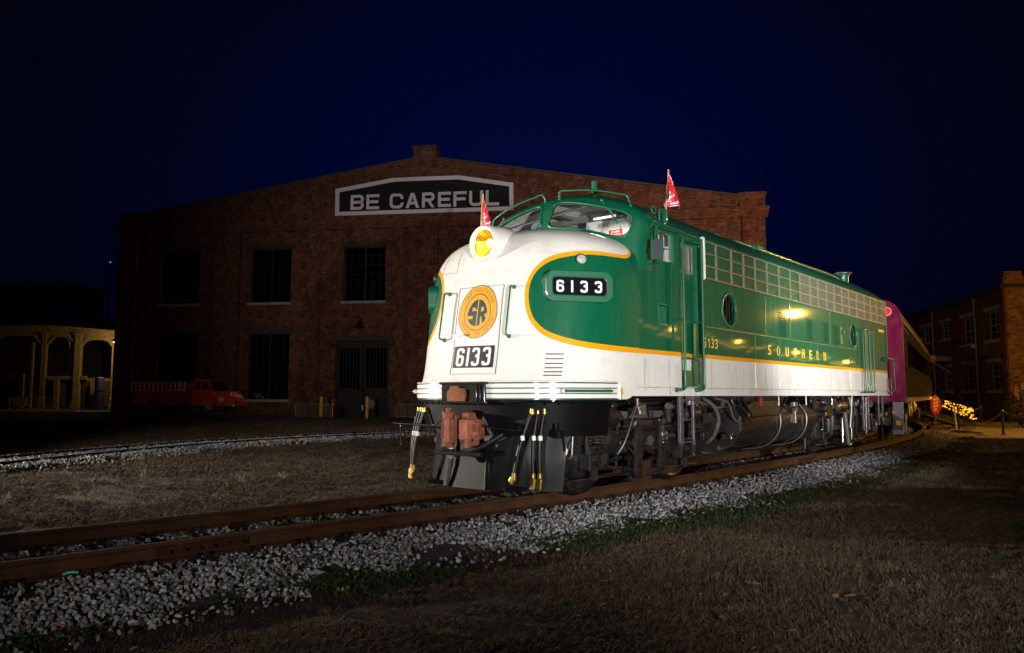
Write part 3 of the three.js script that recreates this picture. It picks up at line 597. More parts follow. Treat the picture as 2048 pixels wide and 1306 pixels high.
// small hatch outlines high on the left of the nose and the louvre on the right
obj('hatch_seam', [[[-.56, .645], [-.56, .553]], [[-.56, .553], [-.335, .547]], [[-.335, .547], [-.37, .645]]].map(([p, q]) => shellTube(nose, [0, .25, .5, .75, 1].map((t) => [p[0] + (q[0] - p[0]) * t, p[1] + (q[1] - p[1]) * t]), 0.003, 0.0005, false, 5)), std(0x3a3530, .8), loco);
{ const lv = []; for (let k = 0; k < 6; k++) { const v = .138 + k * .0156, a0 = .66, a1 = .785; const p0 = nose.f(v, a0), p1 = nose.f(v, a1), n = nose.n(v, .72); const mid = p0.clone().add(p1).multiplyScalar(0.5), L = p0.distanceTo(p1), yaw = Math.atan2(-(p1.z - p0.z), p1.x - p0.x); const g = new THREE.CylinderGeometry(0.014, 0.014, L, 8, 1, false, 0, Math.PI); g.rotateZ(HP); g.rotateX(0); g.rotateY(yaw); g.translate(mid.x + n.x * 0.003, mid.y, mid.z + n.z * 0.003); const o = obj('louvre_slat', g, M_white, loco); obj('louvre_gap_shade', rod([p0.x + n.x * .014, p0.y - .018, p0.z + n.z * .014], [p1.x + n.x * .014, p1.y - .018, p1.z + n.z * .014], 0.008, 5), M_dark, loco); } }  // black rod under each slat stands in for its shaded gap

// ---- headlight
{
  const hl = new THREE.Group(); hl.name = 'headlight'; hl.position.set(0.735, 3.65, 0); loco.add(hl);   // faces -x
  const ring = lathe([[0.20, 0.02], [0.205, -0.02], [0.225, -0.045], [0.25, -0.04], [0.27, -0.01], [0.275, 0.06], [0.285, 0.2], [0.31, 0.45], [0.20, 0.5], [0.20, 0.02]], 40).rotateZ(-HP);
  obj('headlight_ring', ring, M_white, hl);
  const bowl = lathe([[0.0, 0.12], [0.08, 0.11], [0.15, 0.075], [0.2, 0.02]], 32).rotateZ(-HP);
  obj('reflector', bowl, std(lin(0.9, 0.55, 0.14), 0.16, 1), hl);
  const glow = new THREE.Color(1.0, 0.62, 0.16);
  for (const [y, z] of [[0, 0.088], [0, -0.095]]) {
    obj('lamp_bulb', [place(new THREE.SphereGeometry(z > 0 ? 0.066 : 0.052, 20, 14).scale(0.45, 1, 1), 0.03, y - 0.01, z)], std(0x201000, 0.5, 0, { emissive: glow, emissiveIntensity: z > 0 ? 16 : 7 }), hl);
    const l = new THREE.PointLight(0xffa436, z > 0 ? 0.28 : 0.12); l.position.set(-0.006, y, z); l.castShadow = true; l.shadow.radius = 1.2; hl.add(l);
  }
  obj('headlight_glass', [place(new THREE.SphereGeometry(0.36, 28, 10, 0, 6.3, 0, 0.58).rotateZ(HP).translate(0.335, 0, 0), 0, 0, 0)], phys(lin(1, 0.78, 0.36), 0.03, { transmission: 1, thickness: 0 }), hl);
  obj('lens_rib', [-0.14, -0.07, 0, 0.07, 0.14].map((z) => rod([-0.012 + Math.abs(z) * 0.1, -Math.sqrt(0.19 * 0.19 - z * z), z], [-0.012 + Math.abs(z) * 0.1, Math.sqrt(0.19 * 0.19 - z * z), z], 0.003, 5)), std(lin(0.5, 0.25, 0.03), 0.3, 0.4), hl);
}
// ---- number boards and round marker lights on both cheeks
for (const m of [1, -1]) {
  const a = .86 * m, p = nose.f(.447, a), n = nose.n(.447, a).setY(0).normalize();
  const nb = new THREE.Group(); nb.name = 'number_board'; nb.position.copy(p).addScaledVector(n, m < 0 ? -0.1 : -0.02); nb.rotation.y = Math.atan2(n.x, n.z); loco.add(nb);
  const rr = (hw, hh, r) => { const s = new THREE.Shape(); s.moveTo(-hw + r, -hh); s.lineTo(hw - r, -hh); s.absarc(hw - r, -hh + r, r, -HP, 0); s.lineTo(hw, hh - r); s.absarc(hw - r, hh - r, r, 0, HP); s.lineTo(-hw + r, hh); s.absarc(-hw + r, hh - r, r, HP, Math.PI); s.lineTo(-hw, -hh + r); s.absarc(-hw + r, -hh + r, r, Math.PI, 1.5 * Math.PI); return s; };
  const bx = rr(.475, .205, .12); bx.holes.push(rr(.405, .135, .06));
  obj('number_board_box', [extr(bx, 0.27, 0.015).translate(0, 0, -0.19), extr(rr(.45, .18, .1), 0.02).translate(0, 0, -0.1)], M_green, nb);
  obj('number_board_frame', (() => { const f = rr(.408, .138, .06); f.holes.push(rr(.39, .12, .05)); return extr(f, 0.012).translate(0, 0, 0.058); })(), M_chrome, nb);
  const face = new THREE.ShapeGeometry(rr(.395, .125, .05)); const u = face.attributes.uv, q = face.attributes.position; for (let i = 0; i < u.count; i++) u.setXY(i, q.getX(i) / .79 + .5, q.getY(i) / .25 + .5);
  obj('number_face', face.translate(0, 0, 0.060), phys(0xffffff, 0.3, { specularIntensity: 0.25, map: numberTex(768, 243, '6133', { h: 0.66, lw: 0.19, dw: 0.66, span: 0.84 }) }), nb, 'black number board with white 6133');
  const a2 = .86 * m, p2 = nose.f(.561, a2), n2 = nose.n(.561, a2), ml = new THREE.Group(); ml.name = 'marker_light'; ml.position.copy(p2); ml.quaternion.setFromUnitVectors(V3(0, 0, 1), n2.clone().setY(n2.y * 0.5).normalize()); loco.add(ml);
  obj('marker_ring', lathe([[0.062, -0.05], [0.085, -0.05], [0.085, 0.035], [0.078, 0.045], [0.066, 0.045], [0.062, 0.03]], 24).rotateX(HP), M_green, ml);
  obj('marker_lens', [place(new THREE.SphereGeometry(0.1, 20, 8, 0, 6.3, 0, 0.72).rotateX(HP), 0, 0, -0.035)], phys(0xe8e4e2, 0.12, { clearcoat: 1, clearcoatRoughness: 0.05, bumpMap: rep(T_soilBump, 1, 1), bumpScale: 0.01 }), ml);
}

// ---- cab front with its two windshields
const WIN = spline2([[.047, .30], [.060, .419], [.078, .545], [.135, .583], [.311, .567], [.472, .540], [.620, .522], [.82, .513], [.903, .470], [.912, .38], [.885, .309], [.827, .248], [.775, .226], [.626, .216], [.355, .231], [.090, .262]], true, 72);
{
  const outer = []; const N = 40;
  for (let i = 0; i < N; i++) outer.push([-HP + Math.PI * i / N, 0]); for (let i = 0; i < 26; i++) outer.push([HP, 0.98 * i / 26]); for (let i = 0; i < N; i++) outer.push([HP - Math.PI * i / N, 0.98]); for (let i = 0; i < 26; i++) outer.push([-HP, 0.98 - 0.98 * i / 26]);
  const cabM = obj('cab_front', shellPatch(cab, outer, [WIN, mirrorA(WIN)], 0, 0.045), M_green, loco, 'green cab front around the two windshields');
  const M_liner = std(lin(0.55, 0.58, 0.55), 0.7), inner = outer.map(([a, v]) => [a, v]);
  obj('cab_liner', shellPatch(cab, inner, [WIN, mirrorA(WIN)], -0.05, 0.06), M_liner, loco, 'pale grey lining inside the cab');
  for (const m of [1, -1]) {
    const wn = m > 0 ? WIN : mirrorA(WIN);
    const ws = new THREE.Group(); ws.name = 'windshield'; loco.add(ws);
    obj('windshield_glass', shellPatch(cab, wn, [], -0.03, 0.06), M_glass, ws);
    obj('windshield_frame', [shellTube(cab, wn, 0.022, 0.0, true, 8)], M_green, ws);
    obj('window_gasket', [shellTube(cab, wn.map(([a, v]) => { const ca = wn.reduce((s, q) => s + q[0], 0) / wn.length, cv = wn.reduce((s, q) => s + q[1], 0) / wn.length; return [ca + (a - ca) * 0.975, cv + (v - cv) * 0.95]; }), 0.012, -0.02, true, 6)], M_dark, ws);
    const P = (v, a, o) => cab.f(v, a * m).addScaledVector(cab.n(v, a * m), o).toArray();
    obj('wiper', [rod(P(.63, .60, 0.02), P(.34, .75, .035), 0.011, 6), rod(P(.50, .66, .02), P(.30, .80, .012), 0.006, 5), place(new THREE.SphereGeometry(0.028, 10, 8), ...P(.63, .60, 0.02))], m > 0 ? M_green : M_steel, ws);
  }
  // grab rails over the windshields
  for (const m of [1, -1]) { const pts = [.12, .25, .40, .55, .70, .85, .95].map((a) => { const q = cab.f(.70, a * m), n = cab.n(.70, a * m); return q.addScaledVector(V3(0, 1, 0), 0.085).addScaledVector(n, 0.04).toArray(); }); const e0 = cab.f(.71, .10 * m).toArray(), e1 = cab.f(.66, .97 * m).toArray(); obj('roof_grab_rail', [pipe([e0, ...pts, e1], 0.017, 8, 0.5, 60), place(new THREE.SphereGeometry(0.03, 10, 8), ...e0), place(new THREE.SphereGeometry(0.03, 10, 8), ...e1)], M_green, loco); }
  // what shows inside: bulkhead, ceiling box, lettering, warning plate
  const M_in = std(lin(0.66, 0.70, 0.67), 0.7);
  const inSec = [...ROOF.map(([z, y]) => [z - 0.06, y - 0.05]), ...ROOF.slice(0, -1).reverse().map(([z, y]) => [-z + 0.06, y - 0.05])];
  obj('cab_bulkhead', [extr(shapeOf([...inSec.map(([z, y]) => [-z, y]), [1.6, 2.0], [-1.6, 2.0]]), 0.05).rotateY(HP).translate(4.5, 0, 0), box(0.7, 0.36, 0.62, 4.0, 4.10, 0.45), box(0.06, 0.24, 0.9, 3.72, 4.40, 0.25)], M_in, loco, 'pale grey bulkhead inside the cab');
  obj('cab_ceiling_duct', [box(1.1, 0.05, 0.12, 3.1, 4.50, -0.25), box(0.06, 0.1, 1.6, 3.35, 4.46, 0), rod([2.5, 4.3, -0.9], [2.5, 4.46, 0.9], 0.012)], std(lin(0.12, 0.125, 0.12), 0.7), loco, 'dark duct and lamp under the cab ceiling');
  { const dl = new THREE.Group(); dl.name = 'cab_lamp'; dl.position.set(3.3, 4.46, 0.45); loco.add(dl); obj('lamp_body', [rbox(0.12, 0.05, 0.5, 0.015, 0, 0, 0)], M_chrome, dl); obj('lamp_tube', [rbox(0.07, 0.02, 0.42, 0.008, 0, -0.035, 0)], std(0xffffff, 0.5, 0, { emissive: lin(1, 0.98, 0.92), emissiveIntensity: 1.2 }), dl); const l = new THREE.RectAreaLight(0xfff6e8, 100, 0.06, 0.4); l.position.set(0, -0.05, 0); l.rotation.x = -HP; dl.add(l); }  // pale ceiling strip lit here, its strength set to brighten the cab
  obj('control_stand', [rbox(0.5, 1.2, 0.6, 0.03, 2.75, 3.2, -0.6), rbox(0.4, 0.3, 1.2, 0.03, 2.6, 3.55, 0.7)], std(lin(0.05, 0.055, 0.05), 0.6), loco);
  obj('warning_plate', (() => { const g = new THREE.PlaneGeometry(0.27, 0.12); g.rotateY(-HP); return g.translate(3.64, 4.215, 0.45); })(), std(0xffffff, 0.6, 0, { map: canvasTex(256, 104, (x, W, H) => { x.fillStyle = '#c4161c'; x.fillRect(0, 0, W, H); x.fillStyle = '#fff'; x.font = 'bold 40px sans-serif'; x.textAlign = 'center'; x.fillText('DANGER', W / 2, 45); x.fillText('600 VOLTS', W / 2, 90); }) }), loco, 'small red danger plate inside the cab');
  obj('cab_number', (() => { const g = new THREE.PlaneGeometry(0.26, 0.1); g.rotateY(-HP); return g.translate(3.685, 4.40, 0.17); })(), std(0xffffff, 0.7, 0, { map: canvasTex(128, 48, (x, W, H) => { x.fillStyle = '#aeb5ae'; x.fillRect(0, 0, W, H); x.fillStyle = '#111'; x.font = '40px sans-serif'; x.textAlign = 'center'; x.fillText('6133', W / 2, 38); }) }), loco);
  const M_base = M_green;
  obj('antenna', [cyl(0.05, 0.05, 0.2, 'y', 2.75, 4.66 + 0.14, 0.62, 16)], M_green, loco);
}

// ---- car body: side walls with their openings, roof, rear wall
{
  const s = shapeOf([[2.30, 1.49], [2.30, 3.3], [2.72, 3.31], [2.72, 4.09], [X_END, 4.09], [X_END, 1.405], [2.30, 1.405]]);
  const rectHole = (x0, x1, y0, y1, r = 0.03) => { const h = new THREE.Path(); h.moveTo(x0 + r, y0); h.lineTo(x1 - r, y0); h.quadraticCurveTo(x1, y0, x1, y0 + r); h.lineTo(x1, y1 - r); h.quadraticCurveTo(x1, y1, x1 - r, y1); h.lineTo(x0 + r, y1); h.quadraticCurveTo(x0, y1, x0, y1 - r); h.lineTo(x0, y0 + r); h.quadraticCurveTo(x0, y0, x0 + r, y0); return h; };
  const round = (x, y, r) => { const h = new THREE.Path(); h.absarc(x, y, r, 0, Math.PI * 2, true); return h; };
  s.holes.push(rectHole(2.80, 3.40, 3.49, 3.975), rectHole(3.63, 4.33, 1.56, 3.965, 0.06), round(5.45, 2.94, 0.275), round(12.84, 2.93, 0.275), rectHole(2.89, 3.23, 2.52, 2.81, 0.01));
  const g = new THREE.ExtrudeGeometry(s, { depth: 0.05, bevelEnabled: false, curveSegments: 40 });
  obj('side_wall', sideUV(g.translate(0, 0, HW - 0.05)), M_side, loco, 'green side wall with white skirt and yellow stripe');
  obj('side_wall', sideUV(new THREE.ExtrudeGeometry(shapeOf([[2.30, 1.405], [2.30, 3.3], [2.72, 3.31], [2.72, 4.09], [X_END, 4.09], [X_END, 1.405]]), { depth: 0.05, bevelEnabled: false }).translate(0, 0, -HW)), M_side, loco);
  // roof
  const sec = []; for (let i = 0; i <= 24; i++) { const q = crP(ROOF, i / 24); sec.push(q); } const full = [...sec, ...sec.slice(0, -1).reverse().map(([z, y]) => [-z, y])];
  const xs = [2.72, 3, 4, 5, 6, 7, 8, 9, 10, 11, 12, 13, 14, 14.8, 15.2, 15.5, 15.75, 15.9, X_END], drop = [0, 0, 0, 0, 0, 0, 0, 0, 0, 0, 0, 0, 0, 0, 0.03, 0.09, 0.18, 0.28, 0.36];
  const pos = [], idx = [], nn = full.length; xs.forEach((x, k) => full.forEach(([z, y]) => pos.push(x, 4.08 + (y - 4.08) * (1 - drop[k] * 0.9), z * (1 - drop[k] * 0.02))));
  for (let k = 0; k < xs.length - 1; k++) for (let i = 0; i < nn - 1; i++) { const a = k * nn + i; idx.push(a, a + 1, a + nn, a + 1, a + nn + 1, a + nn); }
  const rg = new THREE.BufferGeometry(); rg.setAttribute('position', new THREE.Float32BufferAttribute(pos, 3)); rg.setIndex(idx); rg.computeVertexNormals();
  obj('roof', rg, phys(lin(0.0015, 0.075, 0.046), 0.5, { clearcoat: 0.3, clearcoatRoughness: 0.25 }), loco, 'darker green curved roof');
  { const o2 = full.map(([z, y]) => [z * 0.97, y - 0.05]), ps = [], ix = []; [2.74, 4.5].forEach((x) => o2.forEach(([z, y]) => ps.push(x, y, z))); for (let i = 0; i < nn - 1; i++) ix.push(i, i + nn, i + 1, i + 1, i + nn, i + nn + 1); const lg = new THREE.BufferGeometry(); lg.setAttribute('position', new THREE.Float32BufferAttribute(ps, 3)); lg.setIndex(ix); lg.computeVertexNormals(); obj('cab_ceiling', lg, std(lin(0.55, 0.58, 0.55), 0.7), loco, 'pale grey ceiling of the cab'); }
  obj('rear_wall', [box(0.04, 2.66, 2 * HW - 0.1, X_END - 0.03, 2.74, 0)], M_green, loco);
  obj('underframe', [box(13.4, 0.12, 2.9, 9.2, 1.47, 0), box(13.5, 0.3, 0.5, 9, 1.3, 0.4), box(13.5, 0.3, 0.5, 9, 1.3, -0.4)], M_grime, loco);
  // sill band below the seam
  obj('side_sill', sideUV(extr([[1.80, 1.405], [1.80, 1.36], [1.93, 1.36], [2.02, 1.385], [2.08, 1.44], [2.18, 1.455], [2.18, 1.535], [1.80, 1.535]], 0.012).translate(0, 0, HW)), M_white, loco);
  obj('sill_seam', [box(13.7, 0.006, 0.006, 9.1, 1.533, HW + 0.001), ...[3.21, 4.37, 6.29, 8.6, 10.9, 13.1].map((x) => box(0.006, 0.125, 0.006, x, 1.47, HW + 0.001))], std(0x5a5248, 0.9), loco);
  obj('sill_edge', [box(13.9, 0.022, 0.01, 9.05, 1.416, HW + 0.006)], M_white, loco);
  // raised seams of the panels
  const seam = (x, y0, y1, m) => obj('panel_seam', rbox(0.022, y1 - y0, 0.016, 0.005, x, (y0 + y1) / 2, HW + 0.004), m, loco);
  for (const x of [7.12, 8.43, 11.02, 13.2]) seam(x, 2.58, 3.36, M_green);
  for (const x of [6.57, 7.78, 10.12, 12.5]) { seam(x, 2.10, 2.56, M_green); seam(x, 1.54, 2.03, M_white); }
  obj('belt_seam', rbox(8.9, 0.02, 0.012, 0.004, 8.95, 2.575, HW + 0.003), M_green, loco);
  // rows of rivets
  const rv = []; const riv = (x, y, z = HW) => rv.push(place(new THREE.SphereGeometry(0.0085, 6, 4), x, y, z));
  for (let x = 4.5; x < 15.9; x += 0.14) { riv(x, 4.075, HW - 0.003); if (x < 13.3) riv(x, 2.60); riv(x, 3.365); }
  for (let y = 2.7; y < 3.95; y += 0.12) { riv(3.55, y); riv(4.40, y); } for (let x = 2.8; x < 4.35; x += 0.1) riv(x, 4.03);
  obj('rivet_rows', rv, M_green, loco);
  const rr = []; for (let x = 5; x < 15; x += 0.11) { const q = crP(ROOF, 0.53); rr.push(place(new THREE.SphereGeometry(0.014, 6, 4), x, q[1], q[0])); } obj('roof_rivets', rr, M_green, loco);
}

// ---- side window, mirror, gutter
{
  const sw = new THREE.Group(); sw.name = 'side_window'; loco.add(sw);
  obj('window_frame', [sbox(2.80, 2.83, 3.49, 3.975, HW - .06, HW + .012), sbox(3.37, 3.40, 3.49, 3.975, HW - .06, HW + .012), sbox(2.83, 3.37, 3.49, 3.51, HW - .06, HW + .012), sbox(2.83, 3.37, 3.955, 3.975, HW - .06, HW + .012)], M_green, sw);
  obj('sash', [sbox(3.10, 3.125, 3.51, 3.955, HW - .05, HW - .03), sbox(3.33, 3.37, 3.51, 3.955, HW - .05, HW - .03), sbox(2.83, 3.37, 3.72, 3.735, HW - .05, HW - .03)], M_chrome, sw);
  obj('window_glass', sbox(2.83, 3.37, 3.51, 3.955, HW - .036, HW - .033), M_glass, sw);
  obj('window_blind', [box(0.20, 0.22, 0.012, 3.22, 3.85, HW - .12), box(0.26, 0.2, 0.012, 2.98, 3.61, HW - .14, 0, 0.25), box(0.16, 0.2, 0.012, 3.24, 3.6, HW - .13)], std(lin(0.55, 0.54, 0.56), 0.7), sw);
  const mr = new THREE.Group(); mr.name = 'rear_view_mirror'; loco.add(mr);
  const at = (g) => g.applyMatrix4(new THREE.Matrix4().makeRotationY(-0.62).setPosition(2.52, 3.585, HW + .19));
  obj('mirror_frame', at(rbox(0.19, 0.31, 0.03, 0.014, 0, 0, 0)), M_green, mr);
  obj('mirror_glass', at(rbox(0.15, 0.27, 0.006, 0.003, 0, 0, 0.0165)), std(0xa8b0bc, 0.12, 0.85), mr);
  obj('mirror_bracket', [bent([[2.62, 4.0, HW], [2.62, 4.0, HW + .14], [2.60, 3.40, HW + .19], [2.66, 3.40, HW]], 0.011, 6), rod([2.5, 3.74, HW + .19], [2.62, 3.76, HW + .16], 0.009), rod([2.52, 3.43, HW + .19], [2.61, 3.42, HW + .18], 0.009)], M_green, mr);
  obj('rain_gutter', [bent([[2.68, 3.98, HW + .01], [2.72, 4.09, HW + .02], [4.30, 4.045, HW + .02], [4.44, 4.0, HW + .015]], 0.02, 6, 0.06), sbox(2.75, 3.5, 4.0, 4.012, HW, HW + .08)], M_green, loco);
  obj('window_drip', [rod([2.74, 4.0, HW + .01], [2.52, 3.55, HW + .012], 0.007, 5)], M_dark, loco);
  obj('step_recess', [sbox(2.87, 2.89, 2.50, 2.83, HW - .06, HW + .012), sbox(3.23, 3.25, 2.50, 2.83, HW - .12, HW + .012), sbox(2.89, 3.23, 2.50, 2.52, HW - .12, HW + .012), sbox(2.89, 3.23, 2.81, 2.83, HW - .12, HW + .012), sbox(2.87, 3.25, 2.50, 2.83, HW - .14, HW - .12), cyl(.07, .05, .04, 'z', 3.0, 2.66, HW - .1, 16)], M_green, loco);
}
// ---- cab door in its recess, step pocket, hand rails
{
  const d = new THREE.Group(); d.name = 'cab_door'; loco.add(d);
  const dz = HW - .13, hole = shapeOf([[3.58, 2.02], [4.38, 2.02], [4.38, 3.98], [3.58, 3.98]]); const wh = new THREE.Path([[3.70, 3.45], [3.70, 3.90], [4.22, 3.90], [4.22, 3.45]].map(([x, y]) => new THREE.Vector2(x, y))); hole.holes.push(wh);
  obj('door_panel', extr(hole, 0.04).translate(0, 0, dz), M_green, d);
  obj('window_frame', [sbox(3.68, 3.72, 3.43, 3.92, dz + .03, dz + .055), sbox(4.20, 4.24, 3.43, 3.92, dz + .03, dz + .055), sbox(3.72, 4.20, 3.89, 3.92, dz + .03, dz + .055), sbox(3.72, 4.20, 3.43, 3.46, dz + .03, dz + .055), sbox(3.70, 3.78, 3.45, 3.9, dz - .02, dz + .02), sbox(4.1, 4.16, 3.45, 3.9, dz - .02, dz + .02)], M_chrome, d);
  obj('window_glass', sbox(3.72, 4.20, 3.45, 3.90, dz + .01, dz + .013), M_glass, d);
  obj('door_handle', [rbox(.03, .03, .14, .01, 3.74, 2.62, dz + .08), cyl(.03, .03, .03, 'z', 3.74, 2.62, dz + .05, 12)], M_steel, d);
  obj('door_jamb', [sbox(3.60, 3.63, 1.56, 3.96, HW - .16, HW + .01), sbox(4.33, 4.36, 1.56, 3.96, HW - .16, HW + .01), rbox(.06, 1.9, .05, .02, 4.36, 3.0, HW + .01), sbox(3.60, 4.36, 3.955, 3.985, HW - .16, HW + .02)], M_green, loco);
  obj('step_pocket', [sbox(3.58, 4.38, 1.5, 2.02, dz - .02, dz), sbox(3.60, 4.36, 1.54, 1.56, dz, HW)], M_white, loco);
  obj('stripe_piece', sbox(3.63, 4.33, 2.03, 2.10, dz + .036, dz + .044), M_yellow, loco);
  obj('kick_plate', [extr([[3.78, 1.56], [4.07, 1.56], [4.07, 1.75], [4.0, 1.82], [3.78, 1.82]], 0.012).translate(0, 0, HW - .05), sbox(4.10, 4.28, 1.5, 2.6, HW - .04, HW - .02), sbox(3.7, 4.34, 1.555, 1.585, HW - .1, HW + .03), sbox(3.82, 4.34, 2.0, 2.03, HW - .1, HW + .03), rod([4.17, 1.6, HW + .02], [4.17, 1.46, HW + .02], .022)], M_green, loco);
  for (const [x, y1] of [[3.53, 3.95], [4.2, 4.0]]) obj('hand_rail', [bent([[x, y1, HW - .02], [x, y1, HW + .10], [x + .0, 1.52, HW + .10], [x - .13, 1.50, HW + .10], [x - .13, 1.50, HW]], .022, 8, .06), place(new THREE.SphereGeometry(.04, 10, 8), x - .13, 1.5, HW + .01), ...[2.62, 3.2].map((y) => rod([x, y, HW - .02], [x, y, HW + .1], .013, 6))], M_green, loco);
  obj('white_grab_bar', [bent([[4.38, 4.08, HW], [4.38, 4.08, HW + .055], [4.38, 3.38, HW + .055], [4.38, 3.38, HW]], .024, 8, .04)], M_white, loco);
}
// ---- grille
{
  const gy0 = 3.405, gy1 = 4.04, gx0 = 4.52, xsG = [4.52, 4.92, 5.55, 6.09, 6.63, 7.215, 7.84, 8.47, 9.05, 9.70, 10.21, 10.80, 11.37, 11.96, 12.52, 13.18, 13.84, 14.44, 15.02, 15.60, 15.93];
  const M_louv = std(0x8f8a80, 0.6, 0.2), M_gr = std(lin(0.30, 0.24, 0.20), 0.5, 0.6);
  const gr = new THREE.Group(); gr.name = 'side_grille'; loco.add(gr);
  const openCell = new Set([8, 9, 12, 14]);
  for (let i = 0; i < xsG.length - 1; i++) obj('grille_backing', sbox(xsG[i], xsG[i + 1], gy0, gy1, HW + .001, HW + .004), openCell.has(i) ? M_dark : M_green, gr);
  const sl = []; const pitch = 0.03, tilt = 0.6; for (let y = gy0 + .014; y < gy1 - .01; y += pitch) sl.push(box(X_END - gx0 - .02, 0.013, 0.0035, (X_END + gx0) / 2, y, HW + .019, tilt));
  stuff(obj('grille_slats', sl, M_green, gr));
  for (let i = 8; i < 20; i++) { const s2 = []; for (let y = gy0 + .022; y < gy1 - .01; y += pitch) s2.push(box(xsG[i + 1] - xsG[i] - .03, 0.010, 0.004, (xsG[i] + xsG[i + 1]) / 2, y, HW + .028)); const m = obj('grille_slats', s2, M_louv, gr); stuff(m); }
  for (const y of [gy0, 3.62, 3.836, gy1]) obj('grille_rail', rbox(X_END - gx0, 0.028, 0.03, 0.008, (X_END + gx0) / 2, y, HW + .022), M_gr, gr);
  for (const x of xsG.slice(1)) { const t = [sbox(x - .026, x - .012, gy0, gy1, HW + .012, HW + .034)]; for (let y = gy0 + .01; y < gy1; y += .0205) t.push(box(.034, .009, .01, x, y, HW + .036)); obj('grille_post', t, M_louv, gr); }
}
// ---- portholes, louvres, small fittings of the side
for (const [x, y] of [[5.45, 2.94], [12.84, 2.93]]) {
  const p = new THREE.Group(); p.name = 'porthole'; p.position.set(x, y, HW); loco.add(p);
  obj('porthole_rim', new THREE.TorusGeometry(.30, .03, 10, 48).scale(1, 1, .8), M_green, p);
  obj('porthole_glass', cyl(.28, .28, .004, 'z', 0, 0, -.03, 40), phys(0x08070a, .06, { clearcoat: 1 }), p);
  obj('porthole_bar', [rod([-.05, -.27, -.02], [-.05, .27, -.02], .006, 5), rod([.06, -.27, -.02], [.06, .27, -.02], .006, 5)], M_rubber, p);
}
for (const [x0, x1] of [[7.81, 8.24], [9.42, 9.81], [10.53, 10.91], [11.21, 11.63]]) {
  const g = new THREE.Group(); g.name = 'louvre'; loco.add(g);
  const slat = new THREE.CylinderGeometry(.024, .012, x1 - x0, 8, 1, false, 0, Math.PI).rotateZ(HP);
  for (let k = 0; k < 10; k++) { const m = obj('louvre_slat', slat, M_green, g); m.position.set((x0 + x1) / 2, 2.65 + k * .047, HW + .003); m.rotation.x = -0.35; }
  obj('louvre_gap_shade', Array.from({ length: 10 }, (_, k) => sbox(x0 + .015, x1 - .015, 2.618 + k * .047, 2.633 + k * .047, HW + .0005, HW + .002)), M_dark, g);  // black strips on the wall stand in for the shaded gaps
}
const fontShapes = (t, size) => font.generateShapes(t, size);
function letters(text, h, x, y, z, adv, wid, mat, parent, name) {     // flat painted letters, each a mesh of its own
  for (let i = 0; i < text.length; i++) {
    if (text[i] === ' ') continue;
    const g = new THREE.ShapeGeometry(fontShapes(text[i], 1), 8); g.computeBoundingBox(); const b = g.boundingBox;
    g.translate(-(b.min.x + b.max.x) / 2, -b.min.y, 0).scale(Math.min(wid / (b.max.x - b.min.x), 1.6 * h / (b.max.y - b.min.y)), h / (b.max.y - b.min.y), 1);
    if (text[i] === '1') g.scale(0.6, 1, 1);
    obj(name, g.translate(x + i * adv, y, z), mat, parent);
  }
}
const M_gold = phys(lin(.84, .56, .012), 0.45, gloss);
letters('SOUTHERN', .20, 7.29, 2.205, HW + .002, .472, .17, M_gold, loco, 'painted_letter');
letters('6133', .165, 4.45, 2.22, HW + .002, .15, .10, M_gold, loco, 'painted_numeral');
letters('F', .105, 1.81, 1.40, HW + .016, .1, .06, M_gold, loco, 'painted_letter');
obj('builder_plate', sbox(15.22, 15.72, 3.17, 3.24, HW, HW + .004), M_gold, loco);
{ // rear door rails and latch, corner grab iron, ladder loops
  for (const [x, y1] of [[13.3, 3.10], [13.62, 3.12], [13.87, 3.15], [14.22, 3.08]]) obj('hand_rail', [bent([[x - .12, y1, HW], [x - .12, y1, HW + .09], [x + .06, y1, HW + .09], [x + .08, 1.5, HW + .09], [x - .06, 1.48, HW + .02]], .02, 6, .05)], M_green, loco);
  obj('rear_door', [rbox(.62, 1.5, .02, .008, 13.98, 2.36, HW + .004), rbox(.025, 1.5, .03, .008, 13.66, 2.36, HW + .01), rbox(.025, 1.5, .03, .008, 14.3, 2.36, HW + .01)], M_green, loco);
  obj('rear_door_skirt', sbox(13.67, 14.29, 1.56, 2.032, HW + .014, HW + .017), M_white, loco);
  obj('rear_door_stripe', sbox(13.67, 14.29, 2.035, 2.1, HW + .014, HW + .0175), M_yellow, loco);
  obj('side_latch', [rbox(.12, .42, .03, .01, 11.82, 2.86, HW + .01), rbox(.05, .1, .08, .01, 11.9, 2.95, HW + .03), rbox(.2, .03, .05, .01, 11.76, 2.66, HW + .02)], M_green, loco);
  obj('corner_grab', [bent([[15.5, 2.44, HW], [15.5, 2.44, HW + .12], [16.1, 2.42, HW + .14], [16.12, 1.52, HW + .14], [15.8, 1.5, HW + .03]], .022, 8, .08)], M_green, loco);
  obj('corner_post', [rbox(.04, 1.1, .05, .01, X_END - .02, 2.9, HW + .01), rbox(.05, .5, .05, .01, X_END - .02, 1.65, HW + .01)], M_green, loco);
  obj('small_plate', [sbox(7.9, 8.05, 1.64, 1.76, HW, HW + .012), sbox(7.9, 8.06, 1.93, 1.945, HW, HW + .01)], M_white, loco);
}
